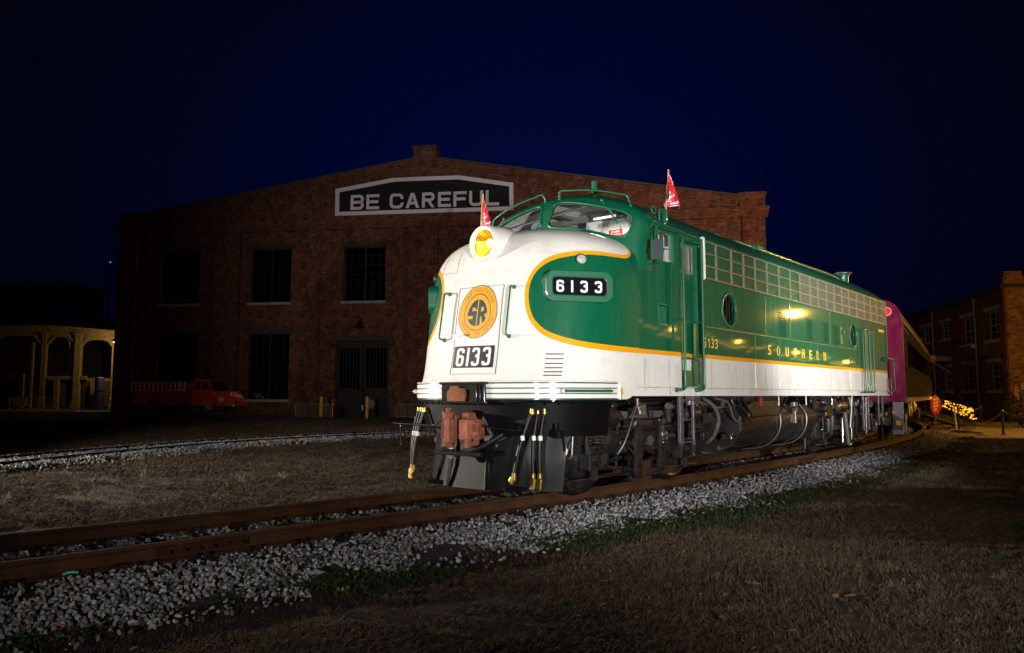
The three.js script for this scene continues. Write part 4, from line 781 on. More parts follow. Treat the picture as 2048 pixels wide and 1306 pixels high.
// ---- roof fittings
{
  obj('roof_pipe', [pipe([[6.9, 4.42, .95], [7.3, 4.58, .93], [8.2, 4.62, .92], [11, 4.63, .92], [14.2, 4.62, .92], [14.6, 4.53, .92]], .045, 8, .5, 60), rbox(.3, .13, .15, .03, 8.75, 4.64, .92), ...[9.6, 10.7, 11.8, 12.9, 13.9].map((x) => rbox(.06, .12, .1, .02, x, 4.57, .93))], M_green, loco);
  const vent = new THREE.Group(); vent.name = 'roof_vent'; vent.position.set(14.75, 4.5, .92); loco.add(vent);
  obj('vent_neck', lathe([[.16, 0], [.16, .2], [.2, .26], [.2, .3], [0, .3]], 24), M_green, vent);
  obj('vent_cap', lathe([[0, .37], [.16, .36], [.24, .33], [.25, .30], [.2, .29]], 24), M_steel, vent);
  obj('exhaust_hatch', [cyl(.5, .5, .14, 'y', 8.2, 4.70, 0, 28), cyl(.5, .5, .14, 'y', 10.2, 4.70, 0, 28), cyl(.5, .5, .14, 'y', 12.2, 4.70, 0, 28)], M_green, loco);
  obj('horn', [lathe([[.02, 0], [.03, .3], [.05, .42], [.1, .5]], 18).rotateZ(HP).translate(7.9, 4.72, .55), rbox(.1, .12, .1, .02, 7.85, 4.66, .55)], M_steel, loco);
  obj('lift_eye', [place(new THREE.TorusGeometry(.06, .016, 6, 14), 3.1, 4.36, 1.5), place(new THREE.TorusGeometry(.05, .014, 6, 14), 7.2, 4.38, 1.46)], M_green, loco);
  obj('flag_bracket', [bent([[3.05, 4.16, HW - .05], [3.05, 4.34, HW - .05], [3.22, 4.34, HW - .02], [3.24, 4.18, HW - .02]], .022, 6, .03), rbox(.1, .2, .06, .01, 3.22, 4.24, HW - .04)], M_green, loco);
}
// ---- ribbed band round the nose foot
{
  const bandAt = (v, off, m, a1) => { const o = []; for (let i = 0; i <= 60; i++) { const a = -a1 + 2 * a1 * i / 60, p = nose.f(v, a), n = nose.n(v, a).setY(0).normalize(); o.push([p.x + n.x * off, p.z + n.z * off]); } return o; };
  const ring = (y0, y1, off, bulge) => { // plan ribbon between two heights
    const prof = bulge ? [[y0, off - .012], [y0 + .006, off], [y1 - .006, off], [y1, off - .012]] : [[y0, off], [y1, off]], pos = [], idx = [];
    for (const [y, o] of prof) for (const [x, z] of bandAt(.05, o, 1, 1.235)) pos.push(x, y, z);
    for (let k = 0; k < prof.length - 1; k++) for (let i = 0; i < 60; i++) { const a = k * 61 + i; idx.push(a, a + 61, a + 1, a + 1, a + 61, a + 62); }
    const g = new THREE.BufferGeometry(); g.setAttribute('position', new THREE.Float32BufferAttribute(pos, 3)); g.setIndex(idx); g.computeVertexNormals(); return toCreasedNormals(g, 0.5);
  };
  const an = new THREE.Group(); an.name = 'anticlimber'; loco.add(an);
  for (let k = 0; k < 3; k++) obj('white_rib', ring(1.374 + k * .072, 1.434 + k * .072, .052, true), M_white, an);
  const dg = phys(lin(.003, .07, .045), .4, gloss);
  obj('green_groove', ring(1.355, 1.59, .036, false), dg, an);
  obj('green_edge', [ring(1.350, 1.368, .054, true), ring(1.586, 1.596, .052, true)], dg, an);
  const e = bandAt(.05, .04, 1, 1.235)[60]; obj('band_end', [1, -1].map((m) => rbox(.03, .25, .09, .008, e[0] + .015, 1.48, m * (e[1] - .005))), M_white, an);
  // top lip, side grab irons
  const lip = bandAt(.05, .045, 1, 1.235).map(([x, z]) => [x, 1.6, z]); obj('band_lip', [pipe(lip.filter((_, i) => i % 3 === 0), .01, 5)], M_white, an);
  for (const m of [1, -1]) { const q = (a, o) => { const p = nose.f(.05, a * m), n = nose.n(.05, a * m).setY(0).normalize(); return [p.x + n.x * o, 1.475, p.z + n.z * o]; };
    obj('grab_iron', [bent([q(.80, .06), q(.82, .15), q(1.13, .15), q(1.15, .06)], .018, 8, .05)], M_green, an);
    obj('grab_foot', [.8, 1.15].map((a) => { const p = q(a, .09); return place(new THREE.SphereGeometry(.034, 12, 8), ...p); }), M_white, an); }
}
// ---- front buffer box, coupler, pilot, hoses
{
  const T_rustPale = grainTex(256, 71, [120, 84, 74], [245, 205, 185], .4, [8, 24, 64]);
  const bb = new THREE.Group(); bb.name = 'buffer_box'; bb.position.x = .30; loco.add(bb);
  obj('box_shell', [rbox(.36, .27, .84, .015, .18, 1.435, 0), rbox(.42, .035, .92, .01, .20, 1.585, 0), rbox(.38, .03, .88, .01, .2, 1.315, 0), ...[.27, .34, .40].map((z) => rbox(.02, .24, .02, .004, -.005, 1.445, z))], M_black, bb);
  obj('rusty_pad', [extr([[-.16, -.1], [.15, -.1], [.17, -.02], [.15, .06], [.05, .07], [.04, .1], [-.1, .1], [-.12, .05], [-.17, .02]], .03, .008).rotateY(-HP).translate(0, 1.44, -.1)], std(lin(.46, .25, .13), .9, 0, { map: T_rustPale, bumpMap: T_soilBump, bumpScale: .006 }), bb);
  const cp = new THREE.Group(); cp.name = 'coupler'; cp.position.set(.29, .95, .02); loco.add(cp);
  const M_cp = std(lin(.60, .32, .22), .8, .1, { map: T_rustPale, bumpMap: T_soilBump, bumpScale: .006 });
  const head = shapeOf([[.34, -.12], [.12, -.25], [-.08, -.29], [-.15, -.24], [-.06, -.16], [.04, -.08], [.04, .02], [-.10, .07], [-.17, .12], [-.16, .24], [-.02, .29], [.16, .24], [.34, .12]]);
  obj('coupler_head', [extr(head, .24, .02).rotateX(HP).translate(0, .12, 0), rbox(.2, .12, .2, .03, -.02, -.17, .16), rbox(.16, .1, .14, .03, .0, .18, .12)], M_cp, cp);
  obj('knuckle', [cyl(.085, .085, .44, 'y', -.06, -.01, -.22, 18), rbox(.13, .36, .16, .05, -.16, -.02, -.10), cyl(.1, .1, .03, 'y', -.06, .22, -.22, 18), cyl(.1, .1, .03, 'y', -.06, -.23, -.22, 18)], M_cp, cp);
  obj('coupler_rib', [rbox(.03, .42, .03, .01, -.135, -.02, .0), rbox(.2, .035, .5, .012, .02, .1, .06), rbox(.2, .035, .5, .012, .02, -.1, .06), rbox(.06, .1, .12, .02, -.08, .02, .27), cyl(.035, .045, .07, 'y', -.06, .255, -.22, 12), rbox(.05, .05, .34, .012, .1, .14, .0), cyl(.05, .05, .1, 'y', .12, -.2, .02, 14), rbox(.08, .14, .1, .03, -.1, -.19, .2)], M_cp, cp);
  obj('lift_chain', Array.from({ length: 9 }, (_, i) => place(new THREE.TorusGeometry(.018, .005, 5, 10).scale(1, 1.5, 1), .1 + i * .012, .14 - i * .045, .3 + i * .02, 0, i % 2 ? 1.57 : 0, 0)), M_steel, cp);
  obj('coupler_hole', [cyl(.03, .03, .01, 'x', -.115, .02, .2, 14), cyl(.022, .022, .01, 'x', -.1, -.14, .27, 12)], M_dark, cp);
  obj('coupler_shank', [rbox(.7, .2, .2, .02, .6, -.0, 0), rbox(.3, .10, .62, .02, .42, .25, .02)], M_grime, cp);
  // pilot: curved upper apron and folded lower plough, both of one plan
  const pl = new THREE.Group(); pl.name = 'pilot'; loco.add(pl);
  const apron = (y0, y1, in0, in1, a1) => { const pos = [], idx = [], N = 50, K = 6; for (let k = 0; k <= K; k++) for (let i = 0; i <= N; i++) { const a = -a1 + 2 * a1 * i / N, p = nose.f(.05, a), n = nose.n(.05, a).setY(0).normalize(), t = k / K, o = -(in0 + (in1 - in0) * t) ; pos.push(p.x + n.x * o, y0 + (y1 - y0) * t, p.z + n.z * o); } for (let k = 0; k < K; k++) for (let i = 0; i < N; i++) { const a = k * (N + 1) + i; idx.push(a, a + N + 1, a + 1, a + 1, a + N + 1, a + N + 2); } const g = new THREE.BufferGeometry(); g.setAttribute('position', new THREE.Float32BufferAttribute(pos, 3)); g.setIndex(idx); g.computeVertexNormals(); return g; };
  obj('apron', [apron(.86, 1.36, .10, .02, 1.2)], M_black, pl);
  obj('apron_flange', [pipe(Array.from({ length: 25 }, (_, i) => { const a = -1.2 + i * .1, p = nose.f(.05, a), n = nose.n(.05, a).setY(0).normalize(); return [p.x + n.x * .0, 1.335, p.z + n.z * .0]; }), .02, 6)], M_black, pl);
  obj('apron_bolts', Array.from({ length: 26 }, (_, i) => { const a = -1.16 + i * .0925, p = nose.f(.05, a), n = nose.n(.05, a).setY(0).normalize(); return place(new THREE.SphereGeometry(.02, 8, 6), p.x + n.x * .0, 1.30, p.z + n.z * .0); }), M_black, pl);
  // plough plan from the middle outwards: [x, z] at the top and at the bottom edge
  const plan = [[.50, 0, .40, 0], [.50, .32, .40, .36], [.58, .52, .48, .58], [.78, .92, .70, .96], [1.02, 1.26, .94, 1.26], [1.1, 1.36, 1.02, 1.2]];
  const pos = [], idx = []; const cols = [...plan.slice(1).reverse().map(([a, b, c, d]) => [a, -b, c, -d]), ...plan]; const K = 5;
  cols.forEach(([xt, zt, xb, zb], i) => { for (let k = 0; k <= K; k++) { const t = k / K, end = Math.abs(zt) > 1.3, yb = end ? .42 : .12, y = .90 + (yb - .90) * t, bow = Math.sin(t * Math.PI) * .035; pos.push(xt + (xb - xt) * t + bow, y, zt + (zb - zt) * t); } });
  for (let i = 0; i < cols.length - 1; i++) for (let k = 0; k < K; k++) { const a = i * (K + 1) + k; idx.push(a, a + K + 1, a + 1, a + 1, a + K + 1, a + K + 2); }
  const pg = new THREE.BufferGeometry(); pg.setAttribute('position', new THREE.Float32BufferAttribute(pos, 3)); pg.setIndex(idx); pg.computeVertexNormals();
  obj('plough', toCreasedNormals(pg, .25), phys(0x07080d, .5, { specularIntensity: .28, clearcoat: .2, clearcoatRoughness: .2, bumpMap: rep(T_soilBump, 4, 4), bumpScale: .007 }), pl);
  obj('plough_rib', [.36, -.36].flatMap((z) => [rod([.49, .86, z * .9], [.385, .12, z], .022, 6), rod([.52, .86, z * 1.06], [.415, .12, z * 1.14], .016, 6)]), M_black, pl);
  obj('pilot_step', [rbox(.3, .05, .5, .01, .62, .16, .62, 0, -.6), rbox(.3, .05, .5, .01, .62, .16, -.62, 0, .6), rbox(.5, .06, .9, .02, .35, .62, .1), ], M_black, pl);
  obj('coupler_lever', [bent([[.25, 1.0, -1.4], [.24, .98, -.5], [.18, 1.12, -.2]], .014), bent([[.25, 1.0, .45], [.45, .94, .8], [.75, .99, 1.1], [.95, .95, 1.26], [.98, .66, 1.28]], .014), bent([[.6, 1.02, -1.38], [.5, .98, -1.5], [.52, .62, -1.5], [.6, .6, -1.4]], .014)], M_black, pl);
  obj('pilot_handle', [bent([[1.06, .93, 1.24], [1.06, .93, 1.36], [1.04, .56, 1.34], [1.06, .56, 1.22]], .016, 6)], M_steel, pl);
  // hoses
  const hose = (z0, x0, zb, xb, r, fit) => {
    const g = new THREE.Group(); g.name = 'air_hose'; loco.add(g);
    const P = (t) => [x0 + (xb - x0) * t - .05 * Math.sin(t * Math.PI), 1.20 - .84 * t, z0 + (zb - z0) * t];
    obj('hose_tube', pipe([0, .15, .35, .6, .8, 1].map(P), r, 10), M_rubber, g);
    obj('hose_fitting', [rod([x0 + .12, 1.25, z0], P(0), .024), (() => { const [a, b, c] = P(.0); return cyl(r * 1.35, r * 1.15, .07, 'y', a, b, c, 12); })(), (() => { const [a, b, c] = P(1); return merge([cyl(r * 1.2, r * 1.3, .08, 'y', a, b - .02, c, 12), fit ? rbox(.05, .17, .09, .025, a - .01, b - .12, c, .15) : rbox(.06, .10, .10, .02, a, b - .08, c - .03, .6)]); })()], M_brass, g);
    obj('hose_band', (() => { const [a, b, c] = P(.42); return cyl(r * 1.15, r * 1.15, .065, 'y', a, b, c, 12); })(), M_white, g);
  };
  hose(1.03, .58, .83, .44, .027, false); hose(1.08, .64, 1.06, .56, .026, true); hose(1.16, .68, 1.14, .60, .028, true);
  hose(-1.16, .56, -1.22, .48, .020, true); hose(-1.06, .52, -1.17, .45, .020, true); hose(-.95, .48, -1.11, .42, .026, false);
  obj('jumper_cable', [pipe([[.66, 1.02, .86], [.5, .90, .62], [.34, .70, .3], [.28, .62, .02], [.28, .59, -.10]], .045, 10), pipe([[.66, .96, .78], [.5, .8, .52], [.36, .7, .25]], .03, 8)], M_rubber, loco);
  obj('jumper_plug', [cyl(.055, .05, .12, 'z', .28, .585, -.16, 14), cyl(.045, .05, .08, 'z', .40, .82, .40, 12)], std(0x9aa6a0, .4, .6), loco);
  obj('valve_cluster', [rbox(.16, .2, .22, .03, .6, 1.0, .74), cyl(.05, .05, .2, 'z', .55, 1.05, .9, 12), cyl(.07, .05, .14, 'x', .5, .92, .7, 12), rbox(.1, .1, .16, .02, .7, .9, 1.36), cyl(.04, .04, .2, 'y', .75, .94, 1.3, 10), rbox(.12, .14, .12, .02, .62, 1.02, -1.22)], M_black, loco);
}
// ---- trucks
function truck(cx) {
  const t = new THREE.Group(); t.name = 'truck'; t.position.set(cx, 0, 0); loco.add(t);
  for (const wx of [-1.37, 1.37]) {
    const ws = new THREE.Group(); ws.name = 'wheelset'; ws.position.set(wx, .525, .2); t.add(ws);
    const prof = [[.09, -.09], [.16, -.1], [.17, -.05], [.44, -.035], [.455, -.075], [.555, -.085], [.552, -.06], [.525, -.05], [.515, .06], [.45, .065], [.44, .02], [.17, .03], [.16, .1], [.09, .1]];
    for (const s of [1, -1]) obj('wheel', lathe(prof, 40).rotateX(HP * s).translate(0, 0, s * .8), M_grime, ws);
    obj('axle', cyl(.09, .09, 2.5, 'z', 0, 0, 0, 14), M_grime, ws);
  }
  const zf = 1.22;
  for (const m of [1, -1]) {
    const fr = shapeOf([[-1.98, .62], [-1.95, .98], [-1.7, 1.05], [-1.05, 1.0], [-.75, .84], [-.5, .80], [.5, .80], [.75, .84], [1.05, 1.0], [1.7, 1.05], [1.95, .98], [1.98, .62], [1.72, .60], [1.66, .80], [1.08, .80], [1.02, .52], [.8, .50], [.62, .56], [-.62, .56], [-.8, .5], [-1.02, .52], [-1.08, .80], [-1.66, .80], [-1.72, .60]]);
    obj('side_frame', extr(fr, .09, .015).translate(0, 0, m * zf - .045), M_grime, t);
    const jb = (x) => [rbox(.34, .36, .2, .03, x, .53, m * (zf + .0)), cyl(.13, .12, .1, 'z', x, .53, m * (zf + .13), 20), cyl(.06, .06, .06, 'z', x, .53, m * (zf + .19), 14), ...[[-.11, .1], [.11, .1], [-.11, -.1], [.11, -.1]].map(([a, b]) => cyl(.022, .022, .05, 'z', x + a, .53 + b, m * (zf + .12), 6)), rbox(.1, .2, .1, .02, x + .02, .3, m * (zf + .04))];
    for (const x of [-1.37, 1.37]) obj('journal_box', jb(x), M_grimeGloss, t);
    const coil = (x) => { const pts = []; for (let i = 0; i <= 60; i++) { const a = i / 60 * 5 * 6.283; pts.push([x + Math.cos(a) * .085, .72 + i / 60 * .22, m * zf + Math.sin(a) * .085]); } return new THREE.TubeGeometry(new THREE.CatmullRomCurve3(pts.map((p) => V3(...p))), 90, .02, 5); };
    obj('coil_spring', [-1.52, -1.22, 1.22, 1.52].map(coil), M_grime, t);
    // swing hangers either side of the centre carry the spring plank
    for (const x of [-.36, .36]) obj('swing_hanger', [extr([[x - .085, .24], [x - .055, 1.0], [x + .055, 1.0], [x + .085, .24], [x + .05, .18], [x - .05, .18]], .05, .01).translate(0, 0, m * (zf + .17) - .02), rbox(.2, .12, .24, .03, x, 1.0, m * (zf + .1)), cyl(.05, .05, .3, 'z', x, .30, m * (zf + .1), 12)], M_grimeGloss, t);
    obj('bolster_cap', [rbox(.95, .16, .3, .06, 0, .98, m * (zf + .06)), rbox(.62, .2, .34, .02, 0, .78, m * (zf - .04)), rbox(.7, .12, .34, .03, 0, .24, m * (zf + .04))], M_grimeGloss, t);
    const leaf = []; for (let k = 0; k < 5; k++) { for (const s of [1, -1]) { const pts = []; for (let i = -6; i <= 6; i++) pts.push([i / 6 * (.46 - k * .06), .47 + s * (.10 - .1 * (i / 6) ** 2 + k * .016), 0]); leaf.push(extr([...pts.map(([a, b]) => [a, b]), ...pts.slice().reverse().map(([a, b]) => [a, b - .013])], .12).translate(0, 0, m * (zf + .04) - .06)); } }
    obj('leaf_spring', leaf, M_rustDark, t);
    for (const x of [-1.15, 1.45]) { const bc = new THREE.Group(); bc.name = 'brake_cylinder'; bc.position.set(x, 1.1, m * (zf + .12)); t.add(bc); obj('cylinder_body', [lathe([[0, -.26], [.11, -.26], [.15, -.2], [.155, .14], [.135, .2], [.06, .24], [0, .25]], 24).rotateZ(-HP)], M_grimeGloss, bc); obj('cylinder_bolts', Array.from({ length: 8 }, (_, i) => cyl(.014, .014, .04, 'x', -.27, Math.sin(i * .785) * .085, Math.cos(i * .785) * .085, 6)), M_steel, bc); obj('push_rod', [rod([-.26, 0, 0], [-.5, -.04, 0], .025), rod([-.5, .05, 0], [-.46, -.5, -.02], .03)], M_grime, bc); }
    for (const x of [-.68, .75, 1.98, -1.98]) obj('brake_hanger', [rod([x, 1.0, m * (zf + .02)], [x + (x > 0 ? -.06 : .06), .36, m * (zf - .05)], .028), rbox(.1, .3, .1, .02, x + (x > 0 ? -.08 : .08), .46, m * .85), rbox(.07, .09, .09, .02, x, .72, m * (zf + .05))], M_grime, t);
    obj('brake_rod', [rod([-1.9, .24, m * (zf + .02)], [1.9, .24, m * (zf + .02)], .018), rod([-1.1, .88, m * (zf + .1)], [1.0, .92, m * (zf + .1)], .014)], M_grime, t);
    for (const x of [-2.02, 2.04]) obj('sand_pipe', [pipe([[x, 1.3, m * 1.2], [x + .02, .8, m * 1.15], [x - Math.sign(x) * .08, .35, m * 1.0], [x - Math.sign(x) * .12, .14, m * .98]], .022, 7)], M_steel, t);
  }
  obj('bolster', [rbox(.5, .3, 2.3, .03, 0, .7, 0), rbox(3.4, .2, .16, .03, 0, .8, .75), rbox(3.4, .2, .16, .03, 0, .8, -.75), rbox(.9, .5, 1.4, .05, -.75, .5, .1), rbox(.9, .5, 1.4, .05, .75, .5, .1)], M_grime, t);
  return t;
}
truck(3.05); truck(13.0);
obj('truck_bracket', [extr([[0, 0], [.42, -.1], [.42, -.16], [.2, -.16], [0, -.26]], .3).rotateX(HP).translate(2.74, .42, 1.46)], M_rust, loco, 'rust coloured step bracket on the front truck');
// ---- ladder stirrups, fuel tank, reservoirs, pipes under the sill
{
  obj('side_steps', [extr([[3.68, 1.40], [3.78, 1.40], [3.78, .66], [3.735, .60], [3.68, .66]], .04, .008).translate(0, 0, 1.56), rbox(.05, .8, .05, .01, 4.16, 1.0, 1.58), ...[.66, 1.02, 1.34].map((y) => rbox(.42, .025, .09, .008, 3.96, y, 1.58))], std(lin(.12, .13, .16), .3, .5), loco);
  obj('rear_side_steps', [rbox(.08, .9, .05, .01, 13.75, .95, 1.6), rbox(.06, .9, .05, .01, 14.2, .95, 1.6), ...[.55, .9, 1.25].map((y) => rbox(.5, .025, .08, .008, 13.98, y, 1.6)), rbox(.08, .8, .05, .01, 15.2, 1.0, 1.6), rbox(.08, .8, .05, .01, 15.6, 1.0, 1.6)], std(lin(.12, .13, .16), .3, .5), loco);
  const ft = new THREE.Group(); ft.name = 'fuel_tank'; loco.add(ft);
  const sec = [[-1.28, 1.2], [-1.42, 1.0], [-1.42, .75], [-1.28, .5], [-1.0, .34], [0, .28], [1.0, .34], [1.28, .5], [1.42, .75], [1.42, 1.0], [1.28, 1.2]];
  obj('tank_body', toCreasedNormals(extr(shapeOf(sec), 4.3).rotateY(HP).translate(6.35, 0, 0), .6), M_grimeGloss, ft);
  obj('tank_end', [extr(shapeOf(sec.map(([a, b]) => [a * 1.03, .75 + (b - .75) * 1.05])), .05, .015).rotateY(HP).translate(6.3, 0, 0), rbox(.14, .06, .06, .02, 6.26, .84, 1.05), rbox(.14, .06, .06, .02, 6.26, .84, .7)], M_grime, ft);
  for (const x of [8.35, 9.9]) obj('tank_strap', [pipe(sec.slice(5).map(([z, y]) => [x, .75 + (y - .75) * 1.03, z * 1.015]), .018, 6, .5, 40)], M_steel, ft);
  obj('tank_tray', [extr([[0, 0], [0, .2], [.12, .26], [1.5, .26], [1.5, 0]], .26, .02).translate(6.75, 1.02, 1.2), rod([6.35, 1.36, 1.5], [6.85, .98, 1.5], .022), rod([6.1, 1.36, 1.5], [6.75, .9, 1.48], .02)], M_grime, ft);
  obj('fuel_gauge', [rbox(.06, .28, .08, .015, 9.2, .95, 1.44), cyl(.05, .05, .08, 'z', 9.3, 1.1, 1.42, 12), rbox(.2, .1, .1, .02, 9.3, 1.22, 1.4)], M_steel, ft);
  obj('battery_box', [rbox(.9, .5, .7, .02, 5.5, .78, .8), rbox(.5, .3, .5, .02, 11.0, .9, 1.0)], M_grime, loco);
  obj('red_tag', rbox(.10, .17, .03, .008, 6.98, 1.29, HW - .08), std(0xb01210, .5), loco, 'small red tag hanging under the white sill');
  const pp = [];
  const r = mulberry(88);
  for (let k = 0; k < 9; k++) pp.push(rod([1.9 + r() * .5, 1.18 + r() * .2, .5 + r() * .9], [5.6 + r() * .4, 1.2 + r() * .18, .5 + r() * .9], .016 + r() * .02, 6));
  for (let k = 0; k < 14; k++) { const x = 4.6 + r() * 8.6; pp.push(rod([x, 1.38, 1.1 + r() * .4], [x + (r() - .5) * .8, .95 + r() * .25, 1.0 + r() * .4], .014 + r() * .014, 6)); }
  for (let k = 0; k < 8; k++) pp.push(rod([10.5 + r() * .3, 1.2 + r() * .18, .9 + r() * .5], [15.5 - r(), 1.2 + r() * .18, .9 + r() * .5], .016 + r() * .015, 6));
  obj('brake_pipes', pp, M_grime, loco);
  { // castings, valves and brackets that crowd the space under the sill
    const fit = (x, y, z) => { const k = r(); return k < .35 ? rbox(.08 + r() * .2, .06 + r() * .16, .08 + r() * .1, .02, x, y, z, 0, 0, (r() - .5) * .5) : k < .65 ? cyl(.03 + r() * .06, .03 + r() * .06, .08 + r() * .2, 'xyz'[r() * 3 | 0], x, y, z, 12) : k < .85 ? merge([cyl(.05, .05, .05, 'z', x, y, z, 12), cyl(.02, .02, .12, 'z', x, y, z + .03, 8), ...[0, 1, 2, 3].map((i) => cyl(.012, .012, .03, 'z', x + Math.cos(i * 1.57) * .04, y + Math.sin(i * 1.57) * .04, z + .03, 6))]) : pipe([[x - .15, y + .1, z], [x, y - .05, z + .03], [x + .16, y + .06, z]], .018, 6); };
    for (let i = 0; i < 80; i++) { const x = r() < .45 ? 1.9 + r() * 4.2 : 10.7 + r() * 5; obj('underframe_fitting', fit(x, (r() < .6 ? 1.0 : .5) + r() * .36, 1.18 + r() * .26), [M_grime, M_grimeGloss, M_grimeGloss, M_steel, M_rustDark][r() * 5 | 0], loco); }
  }
  obj('brake_hose', [pipe([[4.9, 1.36, 1.42], [5.15, 1.2, 1.5], [5.3, .95, 1.5], [5.15, .72, 1.48], [4.95, .6, 1.46]], .035, 8), pipe([[5.6, 1.36, 1.3], [5.8, 1.3, 1.44], [6.05, .98, 1.46], [6.4, .88, 1.46]], .02, 8), pipe([[5.0, 1.3, 1.3], [5.5, 1.2, 1.45], [5.7, 1.34, 1.4]], .025, 8)], std(lin(.09, .085, .085), .6), loco);
  obj('hanging_cable', [pipe([[2.42, 1.28, 1.55], [2.3, 1.1, 1.56], [2.12, .7, 1.5], [2.05, .52, 1.4]], .01, 5), cyl(.012, .03, .12, 'y', 2.44, 1.31, 1.55, 10)], M_steel, loco);
  obj('rear_reservoir', [cyl(.2, .2, .5, 'x', 12.2, 1.14, 1.4, 24), place(new THREE.SphereGeometry(.2, 20, 10).scale(.4, 1, 1), 12.46, 1.14, 1.4), place(new THREE.SphereGeometry(.2, 20, 10).scale(.4, 1, 1), 11.95, 1.14, 1.4)], M_grimeGloss, loco);
  obj('drain_pipe', [rod([12.5, 1.0, 1.5], [12.72, .2, 1.5], .055, 12), rod([8.0, 1.4, 1.56], [8.0, 1.2, 1.56], .02), rod([9.6, 1.4, 1.56], [9.6, 1.2, 1.56], .02), rod([12.95, 1.4, 1.56], [12.95, .6, 1.5], .03, 8), rod([13.95, 1.36, 1.62], [13.95, .4, 1.6], .02, 8), pipe([[12.9, 1.36, 1.5], [12.96, 1.1, 1.52], [12.9, .6, 1.5]], .035, 8)], M_steel, loco);
  obj('rear_valves', [rbox(.5, .3, .3, .04, 11.4, 1.05, 1.35), cyl(.1, .1, .3, 'y', 11.5, .7, 1.4, 14), cyl(.08, .08, .35, 'y', 11.75, .75, 1.42, 14), rbox(.3, .2, .3, .03, 11.6, 1.25, 1.4), cyl(.12, .1, .16, 'z', 11.15, 1.12, 1.45, 16), cyl(.09, .09, .2, 'z', 14.8, .85, 1.42, 14), rbox(.25, .35, .2, .03, 15.1, .6, 1.42)], M_grimeGloss, loco);
}
// ---- flags in their sockets
{
  const T_flag = canvasTex(256, 256, (x, W) => { const r = mulberry(12); x.fillStyle = '#e9e4f0'; x.fillRect(0, 0, W, W); for (let i = 0; i < 90; i++) { const px = r() * W, py = r() * W, k = 12 + r() * 28; x.fillStyle = ['#d3121c', '#c50d18', '#e4525c', '#d3121c'][i % 4]; x.beginPath(); for (let j = 0; j < 11; j++) { const a = j / 11 * 6.283, q = k * (j % 2 ? .55 : 1); x.lineTo(px + Math.cos(a) * q, py + Math.sin(a) * q); } x.closePath(); x.fill(); } for (let i = 0; i < 18; i++) { x.fillStyle = i % 2 ? '#8fb04a' : '#4a4a52'; x.fillRect(r() * W, r() * W, 4 + r() * 8, 3 + r() * 5); } x.fillStyle = '#c81420'; x.fillRect(0, 0, 9, W); x.fillRect(0, W - 14, W, 8); x.fillRect(0, 0, W, 10); });
  const M_flag = std(0xffffff, .85, 0, { map: T_flag, side: THREE.DoubleSide });
  const flag = (x, y, z, h, wd, lean, label) => {
    const t = thing('signal_flag', label, 'flag', undefined); t.position.copy(toW(x, y, z)); t.rotation.y = Math.PI / 2 - TH;
    obj('flag_staff', [rod([0, -.12, 0], [lean * (h + .3), h + .3, 0], .012, 8)], std(lin(.6, .45, .22), .6), t);
    const pos = [], uv = [], idx = [], N = 16, M = 14;
    for (let j = 0; j <= N; j++) for (let i = 0; i <= M; i++) { const u = j / N, v = i / M, half = wd * (.06 + .94 * Math.pow(u, 1.1)) * (1 + .12 * Math.sin(u * 3)), ang = v * 2.6 * 2; pos.push(lean * (h + .28) * (1 - u * .9) + (v - .15) * half * .9 + .012 * Math.sin(ang * 2 + u * 4), .1 + h * (1 - u) + .18 - .10 * v * u + .02 * Math.sin(v * 9), Math.sin(v * 7.5 + u * 1.5) * half * .22); uv.push(v * .8, 1 - u); }
    for (let j = 0; j < N; j++) for (let i = 0; i < M; i++) { const a = j * (M + 1) + i; idx.push(a, a + 1, a + M + 1, a + 1, a + M + 2, a + M + 1); }
    const g = new THREE.BufferGeometry(); g.setAttribute('position', new THREE.Float32BufferAttribute(pos, 3)); g.setAttribute('uv', new THREE.Float32BufferAttribute(uv, 2)); g.setIndex(idx); g.computeVertexNormals();
    obj('flag_cloth', g, M_flag, t); return t;
  };
  flag(3.2, 4.24, HW - .03, .50, .46, .18, 'red and white flowered flag hanging limp above the cab side window');
  flag(.98, 3.80, -.30, .40, .27, .1, 'red and white flowered flag behind the headlight on the nose');
}

